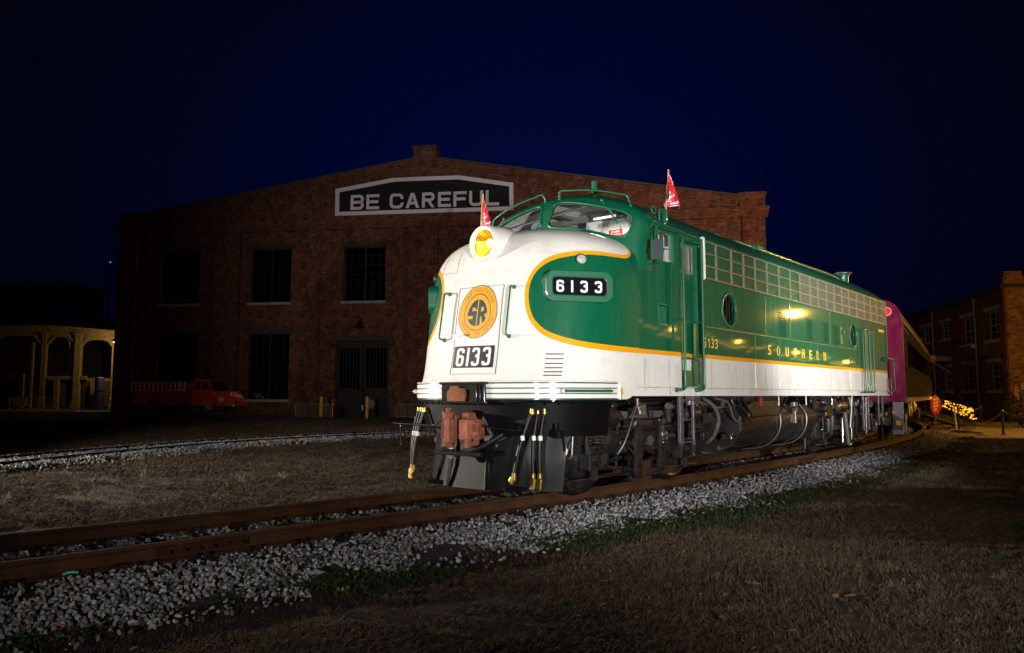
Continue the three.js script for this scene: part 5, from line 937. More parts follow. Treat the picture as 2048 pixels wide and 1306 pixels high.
// ================================================================== the brick hall behind
const brickTex = (seed, base, mortar, course = 0.0775, len = 0.24) => {   // one tile is 16 courses by 5 bricks
  const W = 1024, H = 1024, nc = 48, nb = 14, r = mulberry(seed);
  const color = canvasTex(W, H, (x) => {
    x.fillStyle = mortar; x.fillRect(0, 0, W, H);
    for (let j = 0; j < nc; j++) for (let i = -1; i < nb + 1; i++) {
      const k = 0.72 + r() * 0.42, d = (r() - 0.5) * 16, [a, b, c] = base; x.fillStyle = `rgb(${Math.min(255, a * k + d) | 0},${(b * k + d * 0.5) | 0},${(c * k + d * 0.4) | 0})`;
      const bw = W / nb, bh = H / nc, off = (j % 2) * bw / 2; if (j % 6 === 5) { for (let h = 0; h < 2; h++) x.fillRect(i * bw + off + h * bw / 2 + 1.5, j * bh + 1.5, bw / 2 - 3, bh - 3.5); } else x.fillRect(i * bw + off + 1.5, j * bh + 1.5, bw - 3, bh - 3.5);
    }
    for (let i = 0; i < 1500; i++) { const big = r() < .2, k = r(); x.fillStyle = `rgba(${k < .6 ? '18,12,9' : k < .8 ? '170,150,130' : '120,60,40'},${r() * (big ? 0.10 : 0.2)})`; const px = r() * W, py = r() * H, a = big ? 30 + r() * 110 : 3 + r() * 26, b = big ? 20 + r() * 150 : 3 + r() * 16; for (let n = 0; n < (big ? 24 : 1); n++) { x.fillRect(px + (r() - .5) * a, py + (r() - .5) * b, big ? 20 + r() * 50 : a, big ? 6 + r() * 18 : b * .6); } }
  });
  color.repeat.set(1 / (nb * len), 1 / (nc * course));
  const bump = canvasTex(W, H, (x) => { x.fillStyle = '#000'; x.fillRect(0, 0, W, H); x.fillStyle = '#fff'; for (let j = 0; j < nc; j++) for (let i = -1; i < nb + 1; i++) { const bw = W / nb, bh = H / nc; x.fillRect(i * bw + (j % 2) * bw / 2 + 1.5, j * bh + 1.5, bw - 3, bh - 3.5); } }, false);
  bump.repeat.copy(color.repeat);
  return { color, bump };
};
const BK = brickTex(501, [106, 58, 42], '#7c6858'), BK2 = brickTex(502, [128, 82, 54], '#8a7a62');
const M_brick = std(0xffffff, 0.92, 0, { map: BK.color, bumpMap: BK.bump, bumpScale: 0.012 });
const M_brick2 = std(0xffffff, 0.92, 0, { map: BK2.color, bumpMap: BK2.bump, bumpScale: 0.012 });
const T_stone2 = grainTex(256, 81, [140, 136, 134], [225, 222, 220], 0.5, [8, 32, 64]);
const M_sill = std(0xd0ccca, 0.9, 0, { map: T_stone2 }), M_lintel = std(0x55524f, 0.9, 0, { map: T_stone2 });
const M_frame = std(0x14161a, 0.7), M_winglass = phys(0x0a0c10, 0.05, { transmission: 0.75, thickness: 0 });
{
  const hall = thing('brick_hall', 'large two storey brick workshop hall with a wide gable and painted sign', 'building');
  hall.position.copy(HALL_O); hall.rotation.y = -FPH;                  // local x runs along the front, z out of it
  const Y0 = -0.45, PEAK = [6.5, 19.1];
  const gableY = (u) => (u < 6.5 ? 15.45 + (u + 15.5) / 22 * 3.65 : 15.35 + (29.35 - u) / 22.85 * 3.75);
  const bays = [-12.85, -5.45, 1.95, 11.05, 18.45, 25.85];
  const outline = [[-17.9, Y0], [31, Y0], [31, 15.55], [29.4, 15.6], [29.35, 15.3], [...PEAK], [-15.5, 15.45], [-17.9, 15.5]];
  const s = shapeOf(outline), hole = (x0, x1, y0, y1) => s.holes.push(new THREE.Path([[x0, y0], [x0, y1], [x1, y1], [x1, y0]].map(([a, b]) => new THREE.Vector2(a, b))));
  const upper = bays.map((u) => [u - 1.65, u + 1.65, 8.4, 12.6]), lower = bays.map((u, i) => (i === 2 ? [-.2, 3.95, -.3, 5.42] : [u - 1.65, u + 1.65, 1.08, 6.07]));
  [...upper, ...lower].forEach((w) => hole(...w));
  const wallG = boxUV(extr(s, 0.6).translate(0, 0, -0.6));
  const wall = obj('front_wall', wallG, M_brick, hall);
  obj('side_wall', [boxUV(box(0.5, 15.6, 60, -17.65, 7.35, -30.7)), boxUV(box(0.5, 15.6, 60, 30.75, 7.35, -30.7))], M_brick, hall);
  obj('back_wall', boxUV(box(48.5, 15.6, 0.5, 6.5, 7.35, -60)), M_brick, hall);
  obj('roof', [(() => { const g = extr([[-17.9, 15.1], [6.5, 18.7], [31, 15.0], [31, 14.8], [6.5, 18.4], [-17.9, 14.9]], 59).translate(0, 0, -60); return g; })()], std(0x2a2a2c, 0.9), hall);
  obj('hall_floor', box(48, 0.1, 59, 6.5, -0.36, -30.5), std(0x2e2c2a, 0.9), hall);
  // piers, corbelled cornice, gable band, corner blocks, chimney block
  for (const [a, b] of [[-17.95, -16.4], [-9.9, -8.4], [-2.5, -1.45], [5.4, 7.6], [14.0, 15.5], [21.4, 22.9], [29.5, 31.05]]) obj('pier', boxUV(box(b - a, 14.1 - Y0, 0.22, (a + b) / 2, (14.1 + Y0) / 2, 0.108)), M_brick, hall);
  obj('cornice', [[13.86, 14.06, .28], [14.06, 14.26, .36], [14.26, 14.44, .46], [14.44, 14.56, .56]].map(([a, b, d]) => boxUV(box(49.2 + d * .6, b - a, d, 6.55, (a + b) / 2, d / 2 + .002))), M_brick, hall);
  const band = (off, h, d) => { const pts = [[-15.5, gableY(-15.5) - off], [6.5, 19.1 - off], [29.35, 15.3 - off], [29.35, 15.3 - off - h], [6.5, 19.1 - off - h], [-15.5, gableY(-15.5) - off - h]]; return boxUV(extr(pts, d).translate(0, 0, .003)); };
  obj('gable_band', [band(-.06, .34, .26), band(.28, .16, .16)], M_brick, hall);
  obj('gable_string', [band(.98, .12, .035)], M_brick, hall);
  obj('gable_coping', (() => { const pts = [[-15.7, gableY(-15.5) + .06], [6.5, 19.16], [29.5, 15.36], [29.5, 15.48], [6.5, 19.28], [-15.7, gableY(-15.5) + .18]]; return extr(pts, 1.0).translate(0, 0, -.65); })(), std(0x4a443e, 0.95), hall);
  obj('corner_block', [boxUV(rbox(1.75, 1.15, 1.6, .03, 30.2, 15.1, -.5)), boxUV(box(1.9, .16, 1.75, 30.2, 15.55, -.5)), boxUV(rbox(2.5, .95, 1.6, .03, -16.7, 15.05, -.5)), boxUV(box(2.6, .14, 1.7, -16.7, 15.5, -.5))], M_brick, hall);
  obj('ridge_block', [boxUV(rbox(1.75, 1.2, 1.4, .03, 6.55, 19.4, -.4)), boxUV(box(1.86, .12, 1.5, 6.55, 19.98, -.4))], M_brick, hall);
  // windows
  const win = ([x0, x1, y0, y1], up, door) => {
    const g = new THREE.Group(); g.name = 'window'; hall.add(g); const z = -.38, W = x1 - x0, xm = (x0 + x1) / 2;
    obj('window_frame', [sbox(x0, x0 + .12, y0, y1, z, z + .1), sbox(x1 - .12, x1, y0, y1, z, z + .1), sbox(x0 + .12, x1 - .12, y1 - .12, y1, z, z + .1), sbox(x0 + .12, x1 - .12, y0, y0 + .12, z, z + .1), sbox(xm - .06, xm + .06, y0 + .12, y1 - .12, z, z + .1)], M_frame, g);
    const bars = []; const ny = Math.round((y1 - y0) / 0.75); for (let k = 1; k < ny; k++) bars.push(box(W - .24, .035, .05, xm, y0 + (y1 - y0) * k / ny, z + .05)); for (const f of [.17, .33, .67, .83]) bars.push(box(.035, y1 - y0 - .24, .05, x0 + W * f, (y0 + y1) / 2, z + .055));
    obj('glazing_bars', bars, M_frame, g);
    for (const k of [0, 1]) obj('pane', sbox(k ? xm + .06 : x0 + .12, k ? x1 - .12 : xm - .06, y0 + .12, y1 - .12, z + .03, z + .036), M_winglass, g);
    obj('lintel', boxUV(sbox(x0 - .3, x1 + .3, y1 + .003, y1 + .3, -.3, .06)), M_lintel, g);
    obj('sill', boxUV(rbox(W + .16, .2, .5, .02, xm - .04, y0 - .09, -.06)), M_sill, g);
  };
  upper.forEach((w) => win(w, true)); lower.forEach((w, i) => i !== 2 && win(w, false));
  // the double door with barred glazing and a steel lintel
  const d = new THREE.Group(); d.name = 'hall_door'; hall.add(d); const M_door = std(0x17130f, 0.75);
  for (const [x0, x1] of [[-.15, 1.83], [1.89, 3.9]]) {
    obj('door_leaf', [sbox(x0, x1, -.3, 1.7, -.4, -.32), sbox(x0, x0 + .22, 1.7, 4.9, -.4, -.32), sbox(x1 - .22, x1, 1.7, 4.9, -.4, -.32), sbox(x0, x1, 4.9, 5.4, -.4, -.32), sbox(x0, x1, 1.7, 1.9, -.4, -.32)], M_door, d);
    for (let k = 1; k < 6; k++) obj('door_bar', sbox(x0 + .22 + (x1 - x0 - .44) * k / 6 - .025, x0 + .22 + (x1 - x0 - .44) * k / 6 + .025, 1.9, 4.9, -.385, -.33), M_frame, d);
    obj('door_glass', sbox(x0 + .22, x1 - .22, 1.9, 4.9, -.375, -.37), M_winglass, d);
  }
  obj('door_hinge', [[-.3, 1.25], [4.15, 1.25], [-.25, 5.15], [4.2, 5.15]].map(([x, y]) => rbox(.5, .12, .12, .03, x, y, .04)), M_door, d);
  obj('door_lintel', boxUV(sbox(-.4, 4.2, 5.44, 5.82, -.3, .12)), M_lintel, d);
  obj('door_sign', [cyl(.32, .32, .03, 'z', 2.45, .75, -.3, 28)], std(0x9aa0a4, .6, 0, { map: canvasTex(64, 64, (x) => { x.fillStyle = '#b9bdc0'; x.fillRect(0, 0, 64, 64); }) }), d);
  obj('door_sign_ring', [new THREE.TorusGeometry(.32, .05, 8, 28).translate(2.45, .75, -.285)], std(lin(.35, .14, .05), .6), d);
  obj('door_notice', [sbox(1.82, 1.93, .28, .7, -.31, -.29)], std(0xb9bcc0, .6), d);
  // lamp over the door
  const lp = new THREE.Group(); lp.name = 'wall_lamp'; lp.position.set(1.72, 6.35, .35); hall.add(lp);
  obj('lamp_shade', lathe([[.05, .62], [.09, .5], [.16, .3], [.42, 0], [.40, 0], [.14, .27], [.05, .5]], 24), M_frame, lp);
  obj('lamp_arm', [bent([[0, .6, 0], [0, .85, 0], [0, .85, -.35]], .03)], M_frame, lp);
  { const sw = new THREE.Group(); sw.name = 'wall_lamp'; sw.position.set(-18.9, 5.6, -1.2); hall.add(sw); obj('lamp_shade', lathe([[.05, .35], [.25, .05], [.24, .04], [.04, .3]], 18), M_frame, sw); obj('lamp_bulb', place(new THREE.SphereGeometry(.09, 12, 8), 0, .02, 0), std(0, 1, 0, { emissive: lin(1, .62, .14), emissiveIntensity: 8 }), sw); obj('lamp_arm', rod([0, .34, 0], [1.0, .5, 0], .03), M_frame, sw); const l = new THREE.PointLight(lin(1, .70, .28), 60); l.castShadow = true; l.shadow.radius = 3; l.position.y = -.08; sw.add(l); }  // unseen lamp, placed to light the timber frame beside the hall
  // emissive strips stand in for dim glows in the panes, then a work light
  const M_far1 = std(0x000000, 1, 0, { emissive: lin(.16, .20, .02), emissiveIntensity: .6 }), M_far2 = std(0x000000, 1, 0, { emissive: lin(.16, .18, .24), emissiveIntensity: .7 });
  for (const [x, y, w2, h, m] of [[-12.15, 9.2, .16, .9, M_far1], [-13.9, 10.2, .14, .8, M_far1], [-11.75, 9.1, .12, .5, M_far1], [-7.6, 9.6, .18, 1.5, M_far2], [-5.2, 10.2, .22, .7, M_far2], [-4.75, 10.15, .16, .7, M_far2]]) obj('pane_glow_strip', [box(w2, h, .04, x * 1.05, y, -4.5), box(w2 + .1, .05, .06, x * 1.05, y, -4.48)], m, hall);
  obj('roof_truss', [0, 1, 2, 3].flatMap((k) => [box(46, .3, .2, 6.5, 12.4 - k * .1, -3 - k * 6), ...[-14, -8, -2, 4, 10, 16].map((x) => rod([x, 12.3, -3 - k * 6], [x + 3, 14.2, -3 - k * 6], .08, 6))]), std(0x3c3a38, .8), hall);
  obj('inner_column', [-14.4, -7.3, -4.1, .6, 3.2].map((x) => box(.25, 13, .25, x, 6.2, -2.2)), std(0x34383c, .8), hall);
  for (const [x, y, e] of [[2.55, 4.0, 3.2]]) { const wl = new THREE.Group(); wl.name = 'work_light'; wl.position.set(x, y, -1.6); hall.add(wl); obj('light_bulb', place(new THREE.SphereGeometry(.05, 10, 8), 0, 0, 0), std(0, 1, 0, { emissive: lin(1, .75, .25), emissiveIntensity: e }), wl); obj('light_cage', new THREE.TorusGeometry(.07, .008, 6, 14), M_frame, wl); const l = new THREE.PointLight(0xffc060, .12); l.castShadow = true; wl.add(l); }
  obj('dark_wall_strip', boxUV(box(.14, 12.6, .012, -7.9, 7.6, .008)), std(0x8f7060, .9, 0, { map: BK.color }), hall);  // narrow upright strip, darker than the brick around it
  // the painted sign
  const sg = new THREE.Group(); sg.name = 'wall_sign'; sg.position.z = .005; hall.add(sg);
  const so = [[-.42, 14.95], [13.22, 14.95], [13.22, 17.0], [9.13, 17.72], [4.1, 17.72], [-.42, 17.02]];
  const si = [[-.1, 15.24], [12.92, 15.24], [12.92, 16.74], [9.05, 17.42], [4.2, 17.42], [-.1, 16.76]];
  const fr = shapeOf(so); fr.holes.push(new THREE.Path(si.map(([a, b]) => new THREE.Vector2(a, b))));
  const T_paint = grainTex(256, 91, [214, 212, 220], [250, 248, 255], .5, [16, 64, 128]);
  const M_sw = std(0xeeeef2, .85, 0, { map: T_paint }), M_sb = std(0x0b0b0e, .8);
  obj('sign_border', boxUV(extr(fr, .05)), M_sw, sg);
  obj('sign_field', extr(shapeOf(si), .035), M_sb, sg);
  for (const [ch, a, b] of [['B', .80, 1.83], ['E', 2.03, 3.03], ['C', 3.85, 4.90], ['A', 5.08, 6.12], ['R', 6.34, 7.30], ['E', 7.55, 8.53], ['F', 8.73, 9.73], ['U', 9.92, 10.96], ['L', 11.16, 12.16]]) {
    const k = .215, W2 = b - a, H2 = 1.14, hb = (x0, x1, y) => sbox(x0, x1, y, y + k, 0, .03), vb = (x, y0, y1) => sbox(x, x + k, y0, y1, 0, .03), p = [];
    const arc = (cx, cy, ro, t0, t1) => { const q = new THREE.Shape(); q.absarc(cx, cy, ro, t0, t1, false); q.absarc(cx, cy, ro - k, t1, t0, true); return new THREE.ExtrudeGeometry(q, { depth: .03, bevelEnabled: false, curveSegments: 10 }); }, ro = .36, m = (H2 - k) / 2;
    const slant = (x0, y0, x1, y1) => extr([[x0, y0], [x0 + k * 1.12, y0], [x1 + k * 1.12, y1], [x1, y1]], .03);
    if ('BEFRL'.includes(ch)) p.push(vb(0, 0, H2));
    if (ch === 'E') p.push(hb(k, W2, 0), hb(k, W2 * .93, m), hb(k, W2, H2 - k)); if (ch === 'F') p.push(hb(k, W2 * .92, m), hb(k, W2, H2 - k)); if (ch === 'L') p.push(hb(k, W2, 0));
    if (ch === 'B') { const r2 = (H2 + k) / 4; p.push(hb(k, W2 - r2, 0), hb(k, W2 - r2, m), hb(k, W2 - r2, H2 - k), arc(W2 - r2, r2, r2, -HP, HP), arc(W2 - r2, H2 - r2, r2, -HP, HP)); }
    if (ch === 'R') { const r2 = (H2 + k) / 4; p.push(hb(k, W2 - r2, m), hb(k, W2 - r2, H2 - k), arc(W2 - r2, H2 - r2, r2, -HP, HP), slant(W2 - k * 1.15, 0, W2 * .42, m)); }
    if (ch === 'C') p.push(vb(0, ro, H2 - ro), hb(ro, W2 - ro, 0), hb(ro, W2 - ro, H2 - k), arc(ro, ro, ro, Math.PI, 1.5 * Math.PI), arc(ro, H2 - ro, ro, HP, Math.PI), arc(W2 - ro, ro, ro, -HP, .25), arc(W2 - ro, H2 - ro, ro, -.25, HP));
    if (ch === 'U') p.push(vb(0, ro, H2), vb(W2 - k, ro, H2), hb(ro, W2 - ro, 0), arc(ro, ro, ro, Math.PI, 1.5 * Math.PI), arc(W2 - ro, ro, ro, -HP, 0));
    if (ch === 'A') p.push(slant(0, 0, W2 / 2 - k * .62, H2), slant(W2 - k * 1.12, 0, W2 / 2 - k * .5, H2).translate(0, 0, .0015), sbox(W2 * .24, W2 * .76, .26, .26 + k * .9, 0, .0295));
    obj('sign_letter', boxUV(merge(p).translate(a, 15.36, .036)), M_sw, sg);
  }
}
// apron and kerb before the hall
{
  const g = sbox(-24, 30, -.5, -.235, .2, 2.4); const m = obj('pavement', boxUV(g), std(0x6a6560, .95, 0, { map: T_stone2, bumpMap: T_soilBump, bumpScale: .01 }));
  m.position.copy(HALL_O).setY(0); m.rotation.y = -FPH; struct(m);
}
const hallAt = (u, off, y) => { const p = hallW(u, 0, off); return V3(p.x, y ?? groundY(p.x, p.z), p.z); };
// bollards
[[-.4, 'yellow steel bollard left of the hall double door', 1.62], [3.0, 'yellow steel bollard in front of the right leaf of the hall door', 1.58]].forEach(([u, label, h]) => {
  const t = thing('bollard', label, 'bollard'); t.position.copy(hallAt(u, 2.0, -.3));
  obj('post', lathe([[.115, 0], [.115, h - .06], [.1, h], [0, h + .01]], 20), std(lin(.95, .58, .025), .6, 0, { map: grainTex(128, 95, [200, 190, 180], [255, 255, 255], .4, [8, 16, 32]) }), t);
  obj('post_cap', lathe([[.1, h], [.09, h + .06], [.03, h + .1], [0, h + .1]], 16), std(0x26221c, .8), t);
});
{ // cylinder with hoses by the door
  const t = thing('fire_extinguisher', 'red fire extinguisher standing beside the left bollard at the hall door', 'extinguisher'); t.position.copy(hallAt(.42, 1.9, -.26)); const red = phys(lin(.5, .01, .012), .3, { clearcoat: .6 });
  obj('tank', lathe([[0, 0], [.13, .02], [.14, .1], [.14, .72], [.1, .86], [.04, .92], [0, .92]], 20), red, t); obj('valve', [cyl(.04, .04, .12, 'y', 0, .96, 0, 12), rbox(.2, .04, .06, .01, .03, 1.03, 0)], M_brass, t); obj('hose', [pipe([[.05, .98, 0], [.2, .8, .02], [.2, .4, .04], [.17, .2, .04]], .02, 6)], M_rubber, t); obj('wheel_frame', [cyl(.12, .12, .05, 'x', -.18, .12, 0, 18), cyl(.12, .12, .05, 'x', .18, .12, 0, 18), rod([-.2, .12, 0], [.2, .12, 0], .02)], M_rubber, t);
}
// crowd barriers
{
  const M_galv = std(0x9a9c9e, .45, .7);
  const make = (label) => {
    const t = thing('crowd_barrier', label, 'barrier', 'crowd barriers in front of the hall'); const W = 2.6, H = 1.08;
    obj('frame', [bent([[-W / 2, .06, 0], [-W / 2, H, 0], [W / 2, H, 0], [W / 2, .06, 0]], .021, 8, .14), rod([-W / 2, .2, 0], [W / 2, .2, 0], .018)], M_galv, t);
    for (let i = 1; i < 18; i++) obj('upright', rod([-W / 2 + W * i / 18, .2, 0], [-W / 2 + W * i / 18, H, 0], .009, 6), M_galv, t);
    for (const x of [-W / 2 + .1, W / 2 - .1]) obj('foot', [rod([x, .04, -.32], [x, .04, .32], .018, 6), rod([x, .04, .3], [x, .2, 0], .014, 6)], M_galv, t);
    return t;
  };
  const list = [[-26.9, 2.9, .26, 'galvanised crowd barrier leftmost, before the timber frame'], [-23.1, 2.6, .24, 'galvanised crowd barrier carrying a small red notice'], [-20.3, 2.4, .16, 'galvanised crowd barrier left of the fire engine tail'], [-16.4, 2.6, .06, 'galvanised crowd barrier before the fire engine rear wheel'], [-9.0, 2.4, -.06, 'galvanised crowd barrier before the fire engine bumper'], [-.95, 2.2, -.27, 'galvanised crowd barrier behind the left yellow bollard'], [6.5, 2.2, -.27, 'galvanised crowd barrier right of the hall door, partly behind the locomotive']];
  let first = null;
  list.forEach(([u, off, y, label]) => { const t = first ? cloneAs(first, label) : (first = make(label)); t.position.copy(hallAt(u, off, y - .03)); t.rotation.y = -FPH + (u < -20 ? .16 : 0); });
  const n = thing('notice', 'small red and white notice hung on the second barrier from the left', 'notice'); n.position.copy(hallAt(-23.6, 2.72, .9)); n.rotation.y = -FPH + .16;
  obj('board', rbox(1.0, .62, .02, .01, 0, 0, 0), std(0xffffff, .7, 0, { map: canvasTex(128, 80, (x, W, H) => { x.fillStyle = '#cfc9c6'; x.fillRect(0, 0, W, H); x.fillStyle = '#9d2b26'; for (let j = 0; j < 4; j++) for (let i = 0; i < 9; i++) if ((i * 7 + j * 3) % 5) x.fillRect(10 + i * 12.5, 8 + j * 18, 9, 11); }) }), n); obj('hook', [rod([-.4, .3, 0], [-.4, .36, -.04], .008), rod([.4, .3, 0], [.4, .36, -.04], .008)], M_galv, n);
}
// ---- the old fire engine
{
  const f = thing('fire_engine', 'old red fire engine with a long ladder on its side, parked before the hall', 'fire engine'); f.position.copy(hallAt(-10.75, 1.25, -.05)); f.rotation.y = -FPH; f.position.y = .08;
  const red = phys(lin(.62, .018, .016), .35, { clearcoat: .7, clearcoatRoughness: .1 }), orange = phys(lin(.72, .07, .016), .35, { clearcoat: .7, clearcoatRoughness: .1 }), ch = M_chrome, z1 = 1.15;
  // local x runs towards the bonnet on the right, z towards the camera
  obj('body', [extr(shapeOf([[-4.0, .62], [-4.0, 1.55], [-.3, 1.55], [-.3, .62], [-1.95, .62], [-1.98, .9], [-2.15, 1.12], [-2.4, 1.2], [-2.65, 1.12], [-2.85, .9], [-2.88, .62]]), 2.2, .02).translate(0, 0, -1.1), rbox(3.7, .12, 2.3, .03, -2.15, 1.6, 0)], red, f);
  obj('pump_panel', [rbox(.9, 1.0, 2.2, .04, .2, 1.15, 0)], red, f); obj('gauges', [[.0, 1.2], [.2, 1.25], [.42, 1.2], [.1, .95], [.35, .95]].map(([x, y]) => cyl(.09, .09, .06, 'z', x, y, z1, 14)), ch, f);
  const cb = shapeOf([[.66, .6], [.66, 1.85], [.78, 2.45], [1.95, 2.45], [2.25, 1.75], [2.3, 1.6], [2.3, .6]]); cb.holes.push(new THREE.Path([[.86, 1.72], [.94, 2.3], [1.3, 2.3], [1.3, 1.72]].map(([a, b]) => new THREE.Vector2(a, b))), new THREE.Path([[1.38, 1.72], [1.38, 2.3], [1.8, 2.3], [2.02, 1.72]].map(([a, b]) => new THREE.Vector2(a, b))));
  obj('cab', [extr(cb, .06).translate(0, 0, z1 - .06), extr(cb, .06).translate(0, 0, -z1), box(.05, 1.2, 2.2, .7, 1.2, 0), box(1.15, .06, 2.24, 1.36, 2.45, 0), box(.05, .9, 2.2, 2.26, 1.15, 0)], orange, f);
  obj('windscreen', [box(.03, .72, 2.1, 2.11, 2.08, 0, 0, 0, .42)], M_winglass, f); obj('windscreen_post', [rod([1.97, 2.42, z1], [2.26, 1.72, z1], .04), rod([1.97, 2.42, -z1], [2.26, 1.72, -z1], .04)], ch, f);
  obj('bonnet', [rbox(1.3, .62, 1.5, .14, 2.9, 1.32, 0), rbox(.16, .5, 1.4, .05, 3.56, 1.15, 0)], orange, f);
  obj('front_wing', [extr(shapeOf([[1.15, .58], [1.18, .9], [1.4, 1.2], [1.75, 1.3], [2.4, 1.32], [3.4, 1.28], [3.65, 1.1], [3.68, .58], [2.6, .58], [2.55, .85], [2.35, 1.05], [2.05, 1.1], [1.75, 1.05], [1.55, .85], [1.5, .58]]), .4, .03).translate(0, 0, .74), extr(shapeOf([[1.15, .58], [1.18, .9], [1.4, 1.2], [1.75, 1.3], [2.4, 1.32], [3.4, 1.28], [3.65, 1.1], [3.68, .58], [2.6, .58], [2.55, .85], [2.35, 1.05], [2.05, 1.1], [1.75, 1.05], [1.55, .85], [1.5, .58]]), .4, .03).translate(0, 0, -1.14)], orange, f);
  obj('bumper', [rbox(.12, .2, 2.2, .04, 3.85, .6, 0), rbox(.5, .08, .1, .02, 3.6, .55, .9)], ch, f);
  for (const z of [.62, -.62]) obj('headlamp', [cyl(.14, .12, .14, 'x', 3.68, 1.12, z, 18)], ch, f);
  obj('door_badge', extr([[2.55, 1.12], [3.05, 1.12], [2.92, .82], [2.68, .82]], .01).translate(.15, .05, 1.17), std(0xc9c4d4, .5), f, 'pale badge on the front wing');
  for (const [x, y] of [[-2.4, .5], [2.05, .5]]) for (const m of [1, -1]) { const w2 = new THREE.Group(); w2.name = 'wheel'; w2.position.set(x, y, m * .98); f.add(w2); obj('tyre', lathe([[.27, -.13], [.46, -.14], [.5, -.09], [.5, .09], [.46, .14], [.27, .13], [.27, -.13]], 28).rotateX(HP), M_rubber, w2); obj('rim', lathe([[0, -.02], [.1, -.01], [.12, .05], [.25, .07], [.28, .12], [.28, -.1]], 24).rotateX(HP * m), x < 0 ? M_steel : std(0x9a8f8a, .5, .4), w2); }
  const ld = new THREE.Group(); ld.name = 'ladder'; f.add(ld); const wood = std(lin(.78, .72, .64), .6);
  obj('ladder_rail', [rbox(4.45, .07, .07, .02, -1.95, 2.25, z1 + .1)], wood, ld); obj('ladder_rail', [rbox(4.45, .07, .07, .02, -1.95, 1.66, z1 + .1)], wood, ld);
  for (let i = 0; i < 13; i++) obj('rung', rod([-4.05 + i * .345, 1.66, z1 + .1], [-4.05 + i * .345, 2.25, z1 + .1], .035, 8), wood, ld);
  obj('hose_bed', [rbox(3.6, .55, 2.0, .04, -2.1, 1.92, 0)], red, f); obj('ladder_mount', [-3.6, -2, -.4].flatMap((x) => [rod([x, 1.6, z1 - .02], [x, 2.4, z1 + .04], .025), rbox(.06, .05, .16, .01, x, 2.3, z1 + .04)]), ch, f);
  obj('running_board', [rbox(1.1, .07, .4, .02, .1, .5, 1.0), rbox(.8, .07, .35, .02, -3.5, .55, 1.0), rbox(.9, .07, .35, .02, -1.2, .55, 1.0)], M_steel, f);
  obj('beacon', [cyl(.1, .08, .14, 'y', 1.3, 2.56, .2, 14), rbox(.6, .06, .1, .02, 1.6, 2.5, -.4)], M_dark, f); obj('bell', [lathe([[.02, .2], [.08, .18], [.1, .06], [.15, 0]], 18).translate(3.2, 1.66, .4)], ch, f);
  obj('hose_reel', [new THREE.TorusGeometry(.3, .07, 8, 22).translate(.1, 2.0, .6), cyl(.1, .1, 1.2, 'z', .1, 2.0, 0, 12)], std(0x9c948c, .7), f);
  obj('deck_gun', [pipe([[.25, 1.65, .4], [.3, 2.3, .4], [.55, 2.55, .5], [1.0, 2.6, .6]], .05, 8), rod([.2, 2.45, .45], [.5, 2.75, .4], .02)], ch, f);
  for (const [x, y, c] of [[-4.0, .72, 0x8a0808], [1.0, .72, 0xc04a08]]) obj('side_lamp', rbox(.08, .08, .05, .02, x, y, 1.14), std(c, .3), f);
  obj('chassis', [rbox(7.4, .22, 1.0, .03, -.1, .5, 0)], M_dark, f); obj('star_decal', [0, 1, 2, 3, 4, 5].map((k) => rod([.35, 1.95, z1 + .02], [.35 + Math.cos(k * 1.05 + .3) * .34, 1.95 + Math.sin(k * 1.05 + .3) * .26, z1 + .02], .022, 5, .008)), std(0xb8b6bc, .5), f, 'pale coiled rope behind the cab');
}
